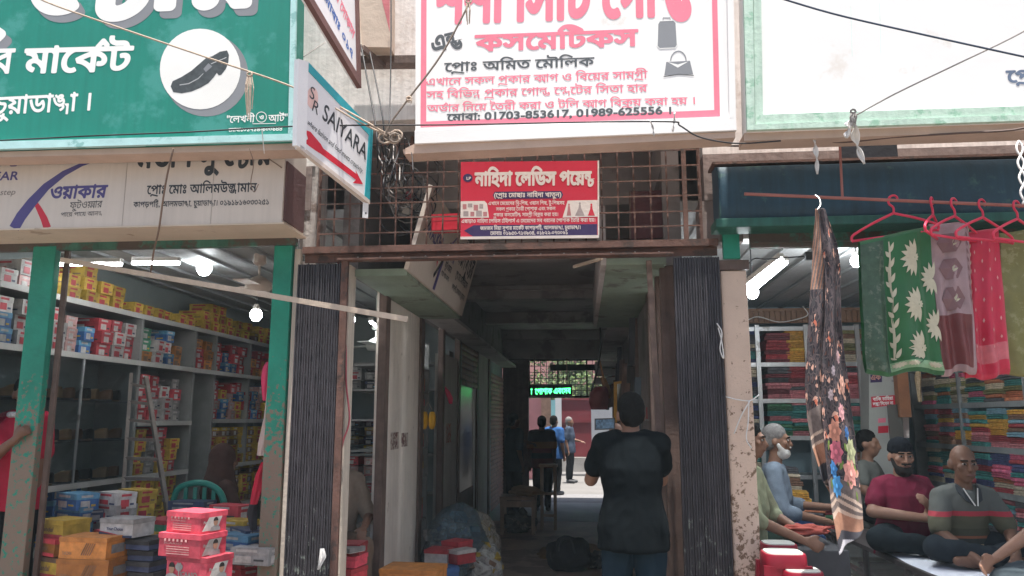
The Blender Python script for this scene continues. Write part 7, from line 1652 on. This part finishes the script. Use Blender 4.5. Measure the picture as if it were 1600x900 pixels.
tassel('frayed rope knot on the brown rope left of the white sign', 639, 154, 162, 4.21, 5, ROPE, 5)
tassel('pale frayed fibres at the top of the white sign', 732, 2, 40, 4.19, 5, ROPE, 7)
def rag(label, pts, Y, w):
    """a twisted strip of cloth along a path"""
    P_ = smoothpath([at(x,y,Y+dy) for x,y,dy in pts],5); b = MB(); n = len(P_)
    def f(u,v):
        i = min(int(v*(n-1)),n-1); a = v*7; ww = w*(.35+.65*math.sin(math.pi*min(1,v*1.05))); return P_[i]+Vector((math.cos(a)*(u-.5)*ww, math.sin(a)*(u-.5)*ww-.01*math.sin(3*math.pi*u), 0))
    b.grid(f,6,n-1); o = b.build('tied_rag', RAG, None, smooth=True, loc=P_[0]); m_ = o.modifiers.new('thickness','SOLIDIFY'); m_.thickness = .002; return setp(o, label, 'rag')
rag('white twisted rag hanging from the knot on the right sign, longer one', [(1334,180,0),(1336,200,0),(1337,220,.05),(1343,238,.05),(1350,256,.05)], 4.2, .05)
rag('white twisted rag hanging from the knot on the right sign, shorter one', [(1333,176,0),(1327,196,0),(1322,216,0)], 4.19, .06)
tassel('grey rope knot at the foot of the right white sign', 1333, 174, 200, 4.17, 6, MATS['grey_rope'], 8)
rag('white knotted rag hanging below the right sign', [(1272,216,.1),(1274,232,.1),(1276,250,.1),(1277,272,.1)], 4.35, .035)
rag('thin white tie dangling at the corner of the white sign', [(1054,176,0),(1053,190,0),(1051,206,0)], 4.3, .02)
rag('small white tie beside the level cable under the white sign', [(1016,189,0),(1020,200,0),(1022,213,0)], 4.22, .015)

# ------------------------------------------------------------------ thin bluish haze added to lift the blacks, like veiling glare
hm_ = bpy.data.materials.new('glare_haze'); hm_.use_nodes = True; N_ = hm_.node_tree.nodes; N_.remove(N_['Principled BSDF'])
pv = N_.new('ShaderNodeVolumePrincipled'); pv.inputs['Color'].default_value = (.74,.90,1,1); pv.inputs['Density'].default_value = .0018; pv.inputs['Anisotropy'].default_value = 0
hm_.node_tree.links.new(pv.outputs[0], N_['Material Output'].inputs['Volume'])
o = MB().box((-64,-64,-1.1),(64,64,8.6)).build('haze', hm_, None); o['kind'] = 'stuff'; o['label'] = 'thin bluish haze added to lift the dark tones'

# ------------------------------------------------------------------ prints belong to the board, box or panel that carries them; blades to their motor
PRINT = ('lettering','border_line','emblem','painted_','shoe_highlight','ring','underline','swoosh','suitcase_','handbag_','name_band','arrow','picture_panel','printed_','logo_','text_line','stripe','wave','red_band','end_panel','end_label','notice','card','sticker','drip_mark','screen','blade')
for t in [o for o in bpy.data.objects if o.parent is None and 'category' in o]:
    host = next((c for n_ in ('panel','box','tray','case','shaft','header','motor') for c in t.children if c.name.split('.')[0] == n_), None)
    if host is None: continue
    for c in list(t.children):
        if c is not host and c.name.startswith(PRINT): c.parent = host
